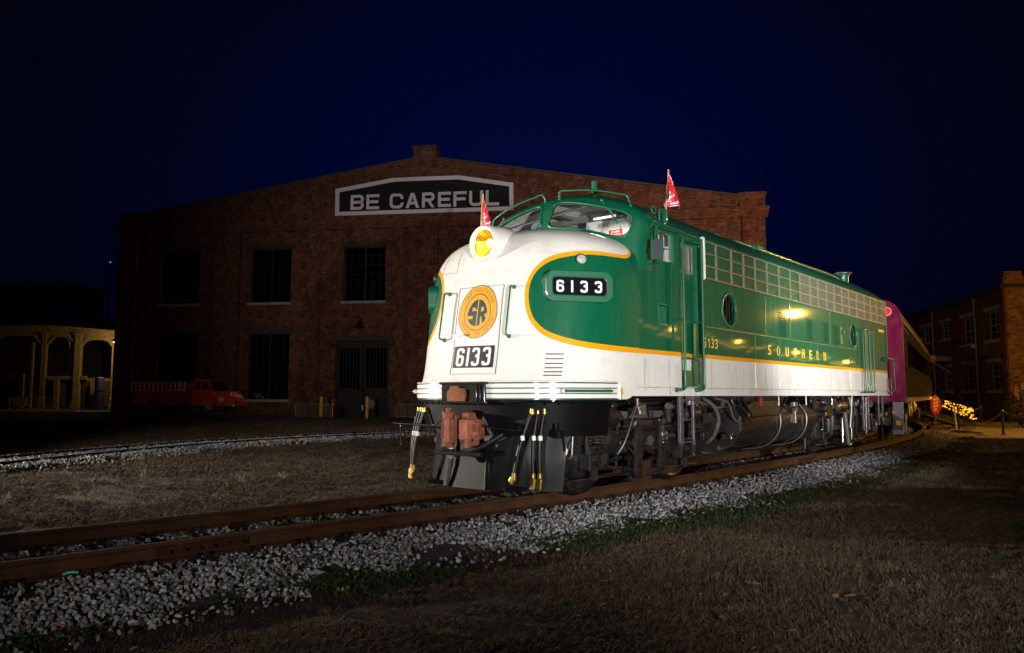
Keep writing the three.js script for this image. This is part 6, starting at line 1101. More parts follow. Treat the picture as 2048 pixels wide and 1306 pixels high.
// ---- timber frame and dark shed at the far left
{
  const T_bark = grainTex(256, 97, [96, 84, 62], [186, 170, 136], .4, [8, 16, 64]);
  const M_tim = std(0xa89c80, .9, 0, { map: T_bark });
  const p = thing('timber_pavilion', 'weathered timber post and beam frame at the far left beside the brick hall', 'pavilion');
  p.position.set(-38.4, .25, -62); p.rotation.y = .12; // local x to the right
  const post = (x, z, h, k = .3) => obj('timber_post', boxUV(rbox(k, h, k, .03, x, h / 2, z)), M_tim, p);
  const brace = (x, z, m, y = 6.05) => obj('knee_brace', boxUV(place(new THREE.BoxGeometry(.16, 1.0, .2), x + m * .42, y - .5, z, 0, 0, -m * .72)), M_tim, p);
  for (const [x, z, h, k] of [[-3.6, 0, 6.4, .34], [.45, 0, 6.5, .38], [-.15, .6, 5.4, .2], [3.05, 0, 6.4, .5], [2.55, -.6, 6.2, .3], [5.9, 0, 6.1, .42]]) post(x, z, h, k);
  for (const [x, z, m] of [[.45, .05, -1], [.45, .05, 1], [3.05, .05, -1], [3.05, .05, 1], [5.9, .05, -1], [-3.6, .05, 1]]) brace(x, z, m);
  obj('top_beam', boxUV(rbox(5.0, .34, .36, .03, -1.7, 6.45, 0)), M_tim, p); obj('top_beam', boxUV(place(new RoundedBoxGeometry(5.6, .42, .36, 2, .03), 3.4, 6.25, 0, 0, 0, -.075)), M_tim, p);
  obj('middle_beam', boxUV(rbox(3.2, .3, .3, .03, 2.2, 2.55, 0)), M_tim, p); obj('middle_beam', boxUV(rbox(2.6, .3, .3, .03, 4.6, 2.4, -.4)), M_tim, p); obj('middle_beam', boxUV(rbox(2.4, .3, .3, .03, -3.2, 2.7, 0)), M_tim, p);
  const arch = (x0, x1, y, z) => { const sh = new THREE.Shape(), m = (x0 + x1) / 2, hw = (x1 - x0) / 2; sh.moveTo(x0, y - 1.3); sh.lineTo(x0, y); sh.lineTo(x1, y); sh.lineTo(x1, y - 1.3); sh.bezierCurveTo(x1 - .06, y - .55, m + hw * .62, y - .34, m, y - .34); sh.bezierCurveTo(m - hw * .62, y - .34, x0 + .06, y - .55, x0, y - 1.3); return boxUV(extr(sh, .12).translate(0, 0, z - .06)); };
  for (const [x0, x1, y] of [[-3.43, .26, 6.3], [.64, 2.4, 6.25], [3.3, 5.69, 6.0]]) obj('arched_brace', arch(x0, x1, y, .02), M_tim, p);
  for (const [x, k] of [[-3.6, .5], [.45, .56], [3.05, .7], [5.9, .6]]) obj('post_cap', [boxUV(rbox(k, .16, k, .03, x, 6.12 - (x > 5 ? .2 : 0), 0)), boxUV(rbox(k, .5, k, .03, x, .25, 0))], M_tim, p);
  obj('cornice_board', boxUV(rbox(5.2, .22, .5, .03, -1.7, 6.72, 0)), M_tim, p); obj('cornice_board', boxUV(place(new RoundedBoxGeometry(5.8, .2, .5, 2, .03), 3.4, 6.55, 0, 0, 0, -.075)), M_tim, p);
  for (const [x0, x1] of [[.8, 1.5], [1.75, 2.8], [3.5, 4.2], [4.6, 5.6], [-3.2, -1.4]]) obj('infill_panel', boxUV(sbox(x0, x1, .3, 2.3, -.1, -.04)), std(0x4a4238, .9, 0, { map: T_bark }), p);
  for (const x of [-2.4, -.6, 1.5, 4.2]) obj('rafter', boxUV(place(new THREE.BoxGeometry(.14, .2, 3.2), x, 6.75 - Math.max(0, x - .6) * .075, -1.5, .12)), M_tim, p);
  for (const [x, h] of [[-1.1, 2.9], [1.6, 2.4], [4.4, 2.3]]) obj('short_post', boxUV(rbox(.4, h, .3, .03, x, h / 2, .2)), M_tim, p);
  const sh = thing('dark_shed', 'dark low roofed shed behind the timber frame at the left edge', 'shed'); sh.position.set(-42, .2, -70); const M_sh = std(0x24211e, .95), M_shr = std(0x1c1c1f, .85);
  obj('wall', [box(16, 6.5, .3, 0, 3.25, 0), box(.3, 6.5, 8, 8, 3.25, -4), box(.3, 6.5, 8, -8, 3.25, -4), box(16, 6.5, .3, 0, 3.25, -8)], M_sh, sh); obj('roof', [extr([[-8.6, 6.5], [8.6, 6.5], [6.2, 7.6], [3.0, 8.6], [-8.6, 9.3]], 8.6).translate(0, 0, -8.3)], M_shr, sh);
  for (const x of [-4.5, -1.5, 1.5, 4.5]) obj('post', box(.25, 6.4, .25, x, 3.2, .25), M_sh, sh);
  const rt = thing('roof_monitor', 'pale box shaped roof monitor rising at the far left edge', 'roof'); rt.position.set(-50, 11, -78); obj('wall', [box(13, 2.4, 6, 0, 0, 0)], std(0x8a8890, .8), rt); obj('roof', [box(13.6, .3, 6.6, 0, 1.35, 0)], std(0x24242a, .8), rt);
  // two blue drums beside the timber frame
  const dr = thing('blue_barrel', 'dark blue barrel standing under the right end of the timber frame', 'barrel'); dr.position.set(-33.0, .2, -61.4); obj('barrel_body', lathe([[0, 0], [.5, 0], [.52, .1], [.5, .3], [.54, 1.2], [.5, 2.2], [.5, 3.2], [.46, 3.3], [0, 3.3]], 20).scale(.7, .8, .7), std(0x202a48, .5), dr); obj('barrel_hoop', [.7, 1.6].map((y) => new THREE.TorusGeometry(.375, .02, 6, 24).rotateX(HP).translate(0, y, 0)), M_dark, dr);
  const star = thing('distant_lamp', 'small white lamp glowing in the sky left of the hall', 'lamp'); star.position.copy(V3((225 - 1024) / 1530 * 120, CAM_H + 20.6, -118)); obj('lamp_bulb', new THREE.SphereGeometry(.11, 10, 8), std(0, 1, 0, { emissive: lin(.7, .75, .8), emissiveIntensity: .45 }), star); obj('lamp_arm', [rod([0, 0, 0], [0, -22, 0], .09), box(.5, .06, .1, .1, .2, 0)], M_dark, star); { const l = new THREE.PointLight(0xe8f0ff, .5); l.castShadow = true; star.add(l); }
}

// ================================================================== the coach behind the locomotive
{
  const c = thing('passenger_coach', 'maroon passenger coach with a riveted end coupled behind the locomotive', 'railway coach');
  const a2 = 30.3 * Math.PI / 180, corner = toW(16.75, 0, 1.86), d2 = V3(Math.sin(a2), 0, -Math.cos(a2)), n2 = V3(Math.cos(a2), 0, Math.sin(a2)), W = 1.66;
  c.position.copy(corner).addScaledVector(n2, -1.58); c.rotation.y = HP - a2;              // local x to the rear, z to the camera's side
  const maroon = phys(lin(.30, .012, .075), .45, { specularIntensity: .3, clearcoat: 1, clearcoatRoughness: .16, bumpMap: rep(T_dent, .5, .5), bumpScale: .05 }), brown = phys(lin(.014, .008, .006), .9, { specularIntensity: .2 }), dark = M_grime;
  const sec = [[-W, 1.24], [W, 1.24], [W, 3.45], [W - .05, 3.78], [W - .16, 4.04], [W - .4, 4.2], [.7, 4.29], [0, 4.34], [-.7, 4.29], [-(W - .4), 4.2], [-(W - .16), 4.04], [-(W - .05), 3.78], [-W, 3.45]];
  obj('end_wall', boxUV(extr(shapeOf(sec.map(([z, y]) => [-z, y])), .06, .012).rotateY(HP)), maroon, c, 'glossy maroon end wall');
  const rv = []; const edge = sec.slice(1, 9); for (let i = 0; i < edge.length - 1; i++) { const [z0, y0] = edge[i], [z1, y1] = edge[i + 1], L = Math.hypot(z1 - z0, y1 - y0), k = Math.max(1, Math.round(L / .075)); for (let j = 0; j < k; j++) rv.push(place(new THREE.SphereGeometry(.013, 6, 4), -.018, y0 + (y1 - y0) * j / k - .02 * (i > 2), z0 + (z1 - z0) * j / k - .05)); }
  obj('end_rivets', rv, maroon, c);
  obj('end_post', [rbox(.08, 2.5, .1, .02, -.04, 2.5, .62), rbox(.08, 2.5, .1, .02, -.04, 2.5, -.62)], maroon, c);
  obj('diaphragm', [rbox(.5, 2.4, .12, .03, -.25, 2.4, .5), rbox(.5, 2.4, .12, .03, -.25, 2.4, -.5), rbox(.5, .12, 1.1, .03, -.25, 3.6, 0)], M_dark, c);
  const win = []; for (let i = 0; i < 14; i++) win.push(2.2 + i * 1.55);
  const ss = shapeOf([[.06, 1.24], [24, 1.24], [24, 3.5], [.06, 3.5]]); for (const x of win) ss.holes.push(new THREE.Path([[x, 2.35], [x, 3.1], [x + .95, 3.1], [x + .95, 2.35]].map(([p, q]) => new THREE.Vector2(p, q))));
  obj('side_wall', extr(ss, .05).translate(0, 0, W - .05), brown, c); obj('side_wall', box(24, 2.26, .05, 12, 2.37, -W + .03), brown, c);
  for (const x of win) { const g = new THREE.Group(); g.name = 'window'; c.add(g); obj('pane', box(.95, .75, .01, x + .475, 2.725, W - .04), M_winglass, g); obj('window_frame', [box(1.03, .05, .03, x + .475, 3.12, W + .005), box(1.03, .05, .03, x + .475, 2.33, W + .005), box(.04, .75, .03, x - .01, 2.725, W + .005), box(.04, .75, .03, x + .96, 2.725, W + .005)], brown, g); }
  obj('roof', extr(shapeOf([...sec.slice(2), [-W, 3.4], [W, 3.4]].map(([z, y]) => [-z, y])), 23.9).rotateY(HP).translate(.07, 0, 0), std(lin(.04, .032, .026), .7), c);
  obj('eave_trim', [rbox(24, .05, .05, .01, 12, 3.52, W + .02)], std(lin(.16, .07, .025), .6), c); obj('side_sill', [rbox(24, .16, .07, .02, 12, 1.27, W + .01)], std(lin(.22, .11, .03), .5), c);
  obj('side_rivets', Array.from({ length: 40 }, (_, i) => place(new THREE.SphereGeometry(.014, 5, 4), .2 + i * .3, 2.18, W + .002)), brown, c);
  const mk = new THREE.Group(); mk.name = 'marker_lamp'; mk.position.set(-.05, 3.86, 1.27); c.add(mk);
  obj('lamp_ring', new THREE.TorusGeometry(.115, .02, 8, 28).rotateY(HP), std(0xd8d8dc, .4), mk); obj('red_lens', place(new THREE.SphereGeometry(.105, 20, 12).scale(.4, 1, 1), 0, 0, 0), phys(lin(.5, .01, .01), .15, { clearcoat: 1, emissive: lin(.8, .03, .02), emissiveIntensity: .5 }), mk); { const l = new THREE.PointLight(0xff3020, .05); l.position.set(-.07, 0, 0); l.castShadow = true; mk.add(l); }
  obj('hand_rail', [bent([[-.02, 2.45, 1.1], [-.16, 2.45, 1.1], [-.16, 1.35, 1.1], [-.02, 1.35, 1.1]], .022, 8), bent([[-.02, 2.45, 1.3], [-.13, 2.45, 1.3], [-.13, 1.35, 1.3], [-.02, 1.35, 1.3]], .02, 8)], maroon, c);
  obj('corner_step', [extr(shapeOf([[-.02, 1.2], [-.02, .9], [-.16, .62], [-.34, .42], [-.34, .32], [-.08, .52], [.1, .85], [.12, 1.2]]), .26, .01).translate(0, 0, W - .34), rbox(.3, .03, .34, .01, -.2, .4, W - .22), rbox(.04, .55, .05, .01, .05, .6, W - .02)], std(lin(.35, .30, .33), .35, .6), c); obj('yellow_tag', rbox(.02, .13, .14, .004, -.26, .62, W - .2), std(lin(.8, .4, .01), .5), c);
  for (const cx of [3.2, 19.5]) for (const wx of [-1.2, 1.2]) for (const q of [.78, -.78]) obj('wheel', lathe([[.05, -.07], [.4, -.05], [.5, -.07], [.48, .06], [.05, .07]], 28).rotateX(HP).translate(cx + wx, .48, q), dark, c);
  obj('truck_frame', [3.2, 19.5].flatMap((x) => [rbox(3.6, .3, .15, .03, x, .62, 1.05), rbox(.4, .5, .2, .03, x - 1.2, .5, 1.1), rbox(.4, .5, .2, .03, x + 1.2, .5, 1.1), rbox(.9, .4, .25, .03, x, .45, 1.05)]), dark, c);
  obj('underfloor_boxes', [rbox(2.4, .6, .7, .03, 8.5, .9, 1.0), rbox(1.6, .5, .6, .03, 12.5, .95, 1.0), cyl(.22, .22, 2, 'x', 15.5, .9, 1.0, 18), rbox(23.5, .15, 2.6, .02, 12, 1.2, 0), rod([.5, 1.2, 1.3], [.55, .35, 1.3], .04), rod([1.0, 1.2, 1.35], [1.0, .4, 1.35], .05), rod([5.6, 1.2, 1.4], [5.6, .6, 1.4], .04)], dark, c);
  obj('coupler_hose', [pipe([[-.05, 1.0, .5], [-.4, .7, .52], [-.7, .9, .5]], .035, 8), rbox(.7, .2, .2, .03, -.4, .92, 0)], M_rubber, c);
}
// ================================================================== brick office wing on the right
const R12 = 12 * Math.PI / 180, OFF_O = V3(31, 0, -48);
const offW = (u, y, o = 0) => V3(OFF_O.x + u * Math.sin(R12) - o * Math.cos(R12), y, OFF_O.z - u * Math.cos(R12) - o * Math.sin(R12));   // o > 0 towards the camera's left
{
  const b = thing('brick_office', 'two storey brick office wing with sash windows on the right', 'building');
  b.position.copy(OFF_O); b.rotation.y = HP - R12;                     // local x = u along the wall into the distance, z = away from the track side; wall face looks to local -z
  const s = shapeOf([[-.7, -.45], [26, -.45], [26, 8.1], [-.7, 8.1]]);
  const up = [[14.4, 16.3, 5.7, 7.0], [9.85, 11.7, 5.7, 6.95], [5.2, 7.2, 5.0, 6.9], [.75, 2.7, 5.0, 6.9], [18.8, 20.6, 5.7, 7]], lo = [[5.3, 7.15, 1.72, 3.52], [.75, 2.72, 1.72, 3.52], [9.8, 11.6, 1.72, 3.46], [14.4, 16.2, 1.72, 3.46]];
  for (const [a, c, d, e] of [...up, ...lo]) s.holes.push(new THREE.Path([[a, d], [a, e], [c, e], [c, d]].map(([p, q]) => new THREE.Vector2(p, q))));
  obj('long_wall', boxUV(extr(s, .4)), M_brick, b);
  const M_trim = std(0x8e8a88, .8), M_sash = std(0x8c9092, .6);
  const mk = ([x0, x1, y0, y1], k) => {
    const g = new THREE.Group(); g.name = 'window'; b.add(g); const xm = (x0 + x1) / 2, W = x1 - x0, ym = (y0 + y1) / 2;
    obj('lintel', boxUV(rbox(W + .5, .26, .2, .02, xm, y1 + .14, .02)), M_trim, g); obj('sill', boxUV(rbox(W + .4, .2, .34, .02, xm, y0 - .1, -.02)), M_trim, g);
    obj('window_frame', [sbox(x0, x0 + .09, y0, y1, .2, .3), sbox(x1 - .09, x1, y0, y1, .2, .3), sbox(x0 + .09, x1 - .09, y1 - .09, y1, .2, .3), sbox(x0 + .09, x1 - .09, y0, y0 + .09, .2, .3), sbox(x0 + .09, x1 - .09, ym - .04, ym + .04, .2, .28)], M_sash, g);
    obj('glazing_bars', [sbox(xm - .03, xm + .03, y0 + .09, y1 - .09, .22, .27), sbox(x0 + .09, x1 - .09, y0 + (y1 - y0) * .27 - .02, y0 + (y1 - y0) * .27 + .02, .22, .27), sbox(x0 + .09, x1 - .09, y0 + (y1 - y0) * .73 - .02, y0 + (y1 - y0) * .73 + .02, .22, .27)], M_sash, g);
    if (k === 0 || k === 1) obj('blind', sbox(x0 + .09, x1 - .09, k ? ym - .1 : y0 + .09, y1 - .09, .3, .32), M_sash, g);
    obj('pane', sbox(x0 + .09, x1 - .09, y0 + .09, y1 - .09, .245, .25), M_winglass, g);
    if (k >= 5) obj('curtain', sbox(x1 - .75, x1 - .1, y0 + .1, y1 - .1, .34, .36), std(lin(.5, .44, .3), .8), g);
    if (k === 1) { obj('window_lamp', [place(new THREE.SphereGeometry(.13, 12, 10), xm + .1, y0 + .3, .6), rod([xm + .1, y0, .6], [xm + .1, y0 + .3, .6], .03)], std(0, 1, 0, { emissive: lin(.5, .85, .8), emissiveIntensity: .8 }), g); const l = new THREE.PointLight(0xbff0ea, .4); l.position.set(xm + .1, y0 + .3, .6); l.castShadow = true; g.add(l); }
  };
  [...up, ...lo].forEach(mk);
  obj('room_floor', [box(26, .15, 6, 12.6, 4.2, 3.5), box(26, .15, 6, 12.6, -.3, 3.5), box(26, 8.4, .2, 12.6, 3.9, 6.5)], std(0x2c2a28, .9), b);
  obj('roof', box(27.5, .25, 8, 12.9, 8.2, 3.6), std(0x26262a, .9), b); obj('eave_board', box(26.6, .22, .16, 12.6, 8.02, -.08), std(0x38342f, .8), b);
  obj('end_wall', [boxUV(box(.4, 9.2, 7.4, -.5, 4.2, 3.5))], M_brick2, b); obj('end_pier', [boxUV(box(.5, 9.3, .9, -.56, 4.25, .3)), boxUV(box(.62, .3, 1.02, -.58, 8.95, .3)), boxUV(box(.5, .5, 6.4, -.56, 8.2, 4.2))], M_brick2, b);
  for (const x of [4.4, 13.2]) obj('downpipe', [rod([x, 7.9, -.12], [x, -.2, -.12], .06, 10), rbox(.2, .3, .2, .03, x, 7.95, -.12)], M_trim, b);
  obj('wall_lamp', [place(new THREE.SphereGeometry(.16, 14, 10), 4.5, 4.75, -.25), rod([4.5, 4.8, 0], [4.5, 4.8, -.25], .03)], std(0xc8c4be, .4), b);
  const cn = new THREE.Group(); cn.name = 'door_canopy'; b.add(cn); const wood = std(lin(.34, .22, .09), .8, 0, { map: T_wood }), wood2 = std(lin(.42, .26, .10), .75);
  obj('canopy_roof', place(new THREE.BoxGeometry(5.2, .3, 1.7), 12.3, 4.2, -.85, .1), wood2, cn); for (const x of [10.0, 14.6]) obj('canopy_bracket', [rod([x, 3.1, 0], [x, 4.0, -1.3], .08, 6), rod([x, 4.02, 0], [x, 4.02, -1.4], .08, 6)], wood2, cn); obj('canopy_felt', place(new THREE.BoxGeometry(5.3, .05, 1.8), 12.3, 4.38, -.86, .1), std(0x1a1a1c, .9), cn);
  obj('roof_lamp', [rbox(.4, .3, .6, .04, -.9, 9.3, 1.4), rod([-.6, 8.8, 1.4], [-.9, 9.2, 1.4], .04)], std(0x9a9890, .6), b);
  const sign = (name, x, y, z, w2, h, tex, label, cat) => { const t = thing(name, label, cat); const p = offW(x, y, -z); t.position.copy(p); t.rotation.y = -R12 + 0.0; obj('board', rbox(w2, h, .03, .008, 0, 0, 0), std(0x8c8c8c, .6), t); obj('sign_face', (() => { const g = new THREE.PlaneGeometry(w2 - .02, h - .02); return g.translate(0, 0, .017); })(), std(0xffffff, .55, 0, { map: tex }), t); };
  sign('wall_sign', -.86, 1.95, .75, .62, .36, canvasTex(160, 96, (x, W, H) => { x.fillStyle = '#d6dde4'; x.fillRect(0, 0, W, H); x.fillStyle = '#0f63b4'; x.fillRect(7, 7, W - 14, H - 14); x.fillStyle = '#e8eef4'; x.fillRect(18, 28, 18, 18); for (const [y, a, b2] of [[34, 44, 92], [54, 58, 70]]) for (let i = 0; i < b2; i += 9) x.fillRect(a + i, y, 6, 9); }), 'small blue wall sign with white lines of writing on the brick office end', 'sign');
  sign('wall_notice', -.86, .98, .75, .62, .62, canvasTex(128, 128, (x, W, H) => { x.fillStyle = '#d8ccb8'; x.fillRect(0, 0, W, H); x.fillStyle = '#5a3a22'; x.fillRect(8, 8, W - 16, H - 16); x.fillStyle = '#cdb99a'; for (let j = 0; j < 6; j++) for (let i = 0; i < 11; i++) if ((i * 5 + j * 3) % 7) x.fillRect(14 + i * 9.2, 15 + j * 17, 7, 9); }), 'square brown notice with pale writing under the blue wall sign', 'notice');
  const ov = thing('wall_plaque', 'tall narrow pinkish oval plaque on the corner of the brick office', 'plaque'); ov.position.copy(offW(-.86, 1.4, -.15)); ov.rotation.y = -R12; obj('plaque', cyl(.5, .5, .05, 'z', 0, 0, 0, 28).scale(.26, 1.15, 1), std(lin(.3, .17, .15), .6), ov); obj('plaque_hook', rod([0, .55, 0], [0, .68, -.04], .015), M_steel, ov);
}
// ---- unseen sodium lamps, placed to light the forecourt and shine in the side of the locomotive
function unseenLamp(x, z, h, cd, label) {
  const t = thing('unseen_lamp', label, 'street lamp'); const gy = groundY(x, z); t.position.set(x, gy, z); t.rotation.y = -.6;
  obj('lamp_post', lathe([[.14, 0], [.14, .4], [.09, .5], [.06, h], [0, h]], 14), M_frame, t); obj('lamp_arm', pipe([[0, h - .1, 0], [-.4, h + .25, 0], [-1.2, h + .3, 0]], .04, 8), M_frame, t);
  const hd = new THREE.Group(); hd.name = 'lamp_head'; hd.position.set(-1.5, h + .28, 0); t.add(hd);
  obj('lamp_hood', rbox(.9, .14, .34, .05, 0, .07, 0), M_frame, hd); obj('lamp_lens', place(new THREE.SphereGeometry(.2, 18, 10).scale(1.9, .5, .75), 0, -.02, 0), std(0x201000, .5, 0, { emissive: lin(1, .55, .10), emissiveIntensity: 30 }), hd);
  const l = new THREE.PointLight(lin(1, .50, .085), cd); l.position.set(0, -.14, 0); l.castShadow = true; l.shadow.radius = 6; hd.add(l);
}
unseenLamp(29.6, -28.4, 5.95, 480, 'unseen sodium lamp beyond the right edge, placed to light the forecourt');
unseenLamp(25.5, -47.5, 5.2, 9, 'unseen low sodium lamp behind the coach, placed to light the brick office');
// ---- forecourt path, rope fence, sign, railing with string lights
{
  let g = new TessellateModifier(1.5, 10).modify(new THREE.ShapeGeometry(shapeOf(PATH.map(([x, z]) => [x, -z]))).rotateX(-HP).toNonIndexed()); { const q = g.attributes.position; for (let i = 0; i < q.count; i++) q.setY(i, groundY(q.getX(i), q.getZ(i)) + .02); g.computeVertexNormals(); }
  const p = new THREE.Mesh(boxUV(g, .5), std(0xe0c898, .95, 0, { map: T_stone2, bumpMap: T_soilBump, bumpScale: .015 })); p.name = 'path'; p.receiveShadow = true; scene.add(struct(p));
}
const at = (px, py, Z) => { const a = (px - 1024) / 1530, b = -(py - 653) / 1530, c = Math.cos(PITCH), s = Math.sin(PITCH), r = V3(a, s + b * c, -c + b * s), k = Z / -r.z; return V3(r.x * k, CAM_H + r.y * k, r.z * k); };
{
  const black = std(0x0c0c0e, .5), M_rope = std(lin(.42, .30, .06), .8);
  const posts = [[2003, 33.3, 1.02, 'black rope post at the right of the forecourt'], [1915, 38.5, 1.1, 'black rope post beside the string light railing'], [1962, 47, 1.0, 'black rope post farther back before the office wall'], [2110, 31, 1.02, 'black rope post beyond the right edge']].map(([px, Z, h, label]) => { const t = thing('rope_post', label, 'post'), q = at(px, 800, Z); t.position.set(q.x, -.3, q.z); obj('post', cyl(.05, .045, h, 'y', 0, h / 2, 0, 12), black, t); obj('post_cap', [lathe([[.055, 0], [.06, .03], [.03, .07], [0, .08]], 12).translate(0, h, 0)], M_steel, t); obj('post_base', cyl(.14, .12, .03, 'y', 0, .015, 0, 16), black, t); return V3(q.x, -.3 + h, q.z); });
  const rope = (a, b, sag, label) => { const P = []; for (let i = 0; i <= 14; i++) { const u = i / 14; P.push([a.x + (b.x - a.x) * u, a.y + (b.y - a.y) * u - sag * 4 * u * (1 - u), a.z + (b.z - a.z) * u]); } tag(obj('barrier_rope', [pipe(P, .016, 6)], M_rope), label, 'rope'); };
  rope(posts[1], posts[0], .62, 'yellow rope hanging low between the two black posts'); rope(posts[0], posts[3], .22, 'yellow rope running off the right edge from the black post'); rope(posts[1].clone().add(V3(.4, -.1, -2)), posts[2], .25, 'short yellow rope rising to the farther post');
  const wp = thing('white_stake', 'white marker stake beside the black rope post', 'stake'); { const q = at(1911, 840, 38.2); wp.position.set(q.x, -.3, q.z); obj('stake', [rbox(.07, 1.15, .05, .01, 0, .57, 0, 0, 0, .06)], std(0xb8b8b8, .6), wp); obj('stake_tip', [rbox(.075, .1, .055, .01, -.035, 1.16, 0, 0, 0, .06)], M_steel, wp); }
  const ss = thing('stop_sign', 'red eight sided sign with slanted pale lettering on a post', 'sign'); { const q = at(1871, 812, 36); ss.position.set(q.x, -.3, q.z); ss.rotation.y = .56;
    obj('sign_post', rod([0, 0, -.03], [0, 1.75, -.03], .03), std(0x8a8266, .6, .3), ss);
    const oct = []; for (let i = 0; i < 8; i++) { const a = (i + .5) * Math.PI / 4; oct.push([Math.cos(a) * .46, 1.26 + Math.sin(a) * .46]); } obj('sign_plate', extr(oct, .02), std(lin(.5, .012, .012), .5), ss);
    const tx = canvasTex(256, 256, (x, W) => { x.fillStyle = '#b41418'; x.fillRect(0, 0, W, W); x.strokeStyle = '#e3b9a4'; x.lineWidth = 9; x.lineCap = 'round'; const r = mulberry(44); for (let j = 0; j < 4; j++) { x.beginPath(); const y0 = 60 + j * 44, a = 66 + (j % 2) * 10, b = j === 3 ? 150 : 186; for (let px = a; px < b; px += 7) x.lineTo(px, y0 - (px - a) * .12 + (((px / 7) | 0) % 2 ? -12 : 8) + r() * 5); x.stroke(); } });
    obj('sign_lettering', (() => { const g = extr(oct.map(([a, b]) => [a * .93, 1.26 + (b - 1.26) * .93]), .004).translate(0, 0, .021); const u = g.attributes.uv, p = g.attributes.position; for (let i = 0; i < u.count; i++) u.setXY(i, p.getX(i) / .92 + .5, (p.getY(i) - 1.26) / .92 + .5); return g; })(), std(0xffffff, .5, 0, { map: tx }), ss); }
  const rr = thing('ramp_railing', 'ramp railing behind the red sign that carries the string lights', 'railing'); const A = at(1862, 797, 41), B = at(1948, 822, 38.6), lerp = (u, dy = 0) => V3(A.x + (B.x - A.x) * u, A.y + (B.y - A.y) * u + dy, A.z + (B.z - A.z) * u), arr = (v) => v.toArray();
  obj('hand_rail', [rod(arr(lerp(0, .12)), arr(lerp(1, .12)), .025), rod(arr(lerp(0, -.35)), arr(lerp(1, -.35)), .02)], M_frame, rr); for (const u of [0, .25, .5, .75, 1]) obj('railing_post', rod(arr(lerp(u, .14)), [lerp(u).x, -.3, lerp(u).z], .025), M_frame, rr); obj('ramp_deck', (() => { const L = A.distanceTo(B), m = lerp(.5), g = new THREE.BoxGeometry(L, .12, 1.4); g.rotateZ(Math.asin((B.y - A.y) / L)); g.rotateY(-Math.atan2(B.z - A.z, B.x - A.x)); return g.translate(m.x, m.y - .75, m.z - .8); })(), std(0x2a2018, .8), rr);
  const sl = thing('string_lights', 'string of glowing amber bulbs bunched along the ramp railing', 'string lights'); const r = mulberry(61), M_bulb = std(0x301800, .5, 0, { emissive: lin(1, .42, .02), emissiveIntensity: 1.8 }), bulbG = new THREE.SphereGeometry(.036, 10, 8); const wire = [];
  for (let i = 0; i < 100; i++) { const u = Math.pow(r(), .9), dr = (u < .28 && u > .06) ? null : r(); if (u > .06 && u < .26) continue; const q = lerp(u, .1 - (dr ?? r()) * (.28 + .3 * u)); const m = obj('light_bulb', bulbG, M_bulb, sl); m.position.set(q.x + (r() - .5) * .1, q.y, q.z + .05 + r() * .08); if (i % 2) wire.push(rod(arr(q), [q.x + .1, q.y + .06, q.z + .05], .006, 4)); }
  obj('light_wire', [...wire, pipe([0, .2, .4, .6, .8, 1].map((u) => arr(lerp(u, .05 + .04 * Math.sin(u * 20)))), .01, 5)], M_dark, sl);
  for (const u of [.03, .35, .6, .85]) { const l = new THREE.PointLight(lin(1, .52, .08), 1.1); l.position.copy(lerp(u, -.02)); l.position.z += .2; l.castShadow = true; l.shadow.radius = 4; scene.add(l); }
  const wb = thing('pale_upright_board', 'narrow upright white board beside the end of the coach', 'board'); { const q = at(1858.5, 780, 42); wb.position.copy(q); obj('panel_board', rbox(.2, .86, .05, .02, 0, 0, 0), std(0xc8c8c4, .5), wb); obj('panel_edge', [rbox(.03, .9, .07, .01, -.1, 0, 0), rbox(.03, .9, .07, .01, .1, 0, 0)], std(0x6a5a68, .5), wb); obj('panel_post', rod([0, -.4, -.03], [0, -1.7, -.03], .03), M_frame, wb); }  // plain white upright, its purpose unknown
  const cr = thing('red_chock', 'dark red chock block lying beside the coach wheels under the red sign', 'chock'); { const q = at(1862, 835, 36); cr.position.set(q.x, -.3, q.z); obj('chock_block', extr([[-.35, 0], [.35, 0], [.35, .22], [-.2, .3]], .3, .01), std(lin(.12, .012, .015), .6), cr); obj('chock_handle', rod([.3, .2, .15], [.5, .35, .15], .02), M_steel, cr); }
}
{ // unseen garland beyond the right edge, placed to glint in the locomotive side
  const t = thing('string_lights', 'unseen garland of amber bulbs beyond the right edge, placed to glint in the locomotive side', 'string lights'), A = toW(25, 5.3, 15.2), B = toW(45, 3.6, 9.8), r = mulberry(17), M_b = std(0x301800, .5, 0, { emissive: lin(1, .55, .06), emissiveIntensity: 14 }), bg = new THREE.SphereGeometry(.055, 10, 8), line = [];
  for (let i = 0; i < 64; i++) { const u = i / 63, q = A.clone().lerp(B, u); q.y -= .5 * Math.abs(Math.sin(u * Math.PI * 4)) + r() * .3; line.push(q.toArray()); const m = obj('light_bulb', bg, M_b, t); m.position.copy(q); m.position.y -= .07; }
  obj('light_wire', pipe(line, .012, 5), M_dark, t);
  for (const u of [0, .25, .5, .75, 1]) { const q = A.clone().lerp(B, u); obj('pole', rod([q.x, groundY(q.x, q.z), q.z], [q.x, q.y + .1, q.z], .05, 8), M_frame, t); if (u < 1) { const l = new THREE.PointLight(lin(1, .55, .08), 4); l.position.copy(A.clone().lerp(B, u + .12)); l.position.y -= .35; l.castShadow = true; l.shadow.radius = 5; scene.add(l); } }
}
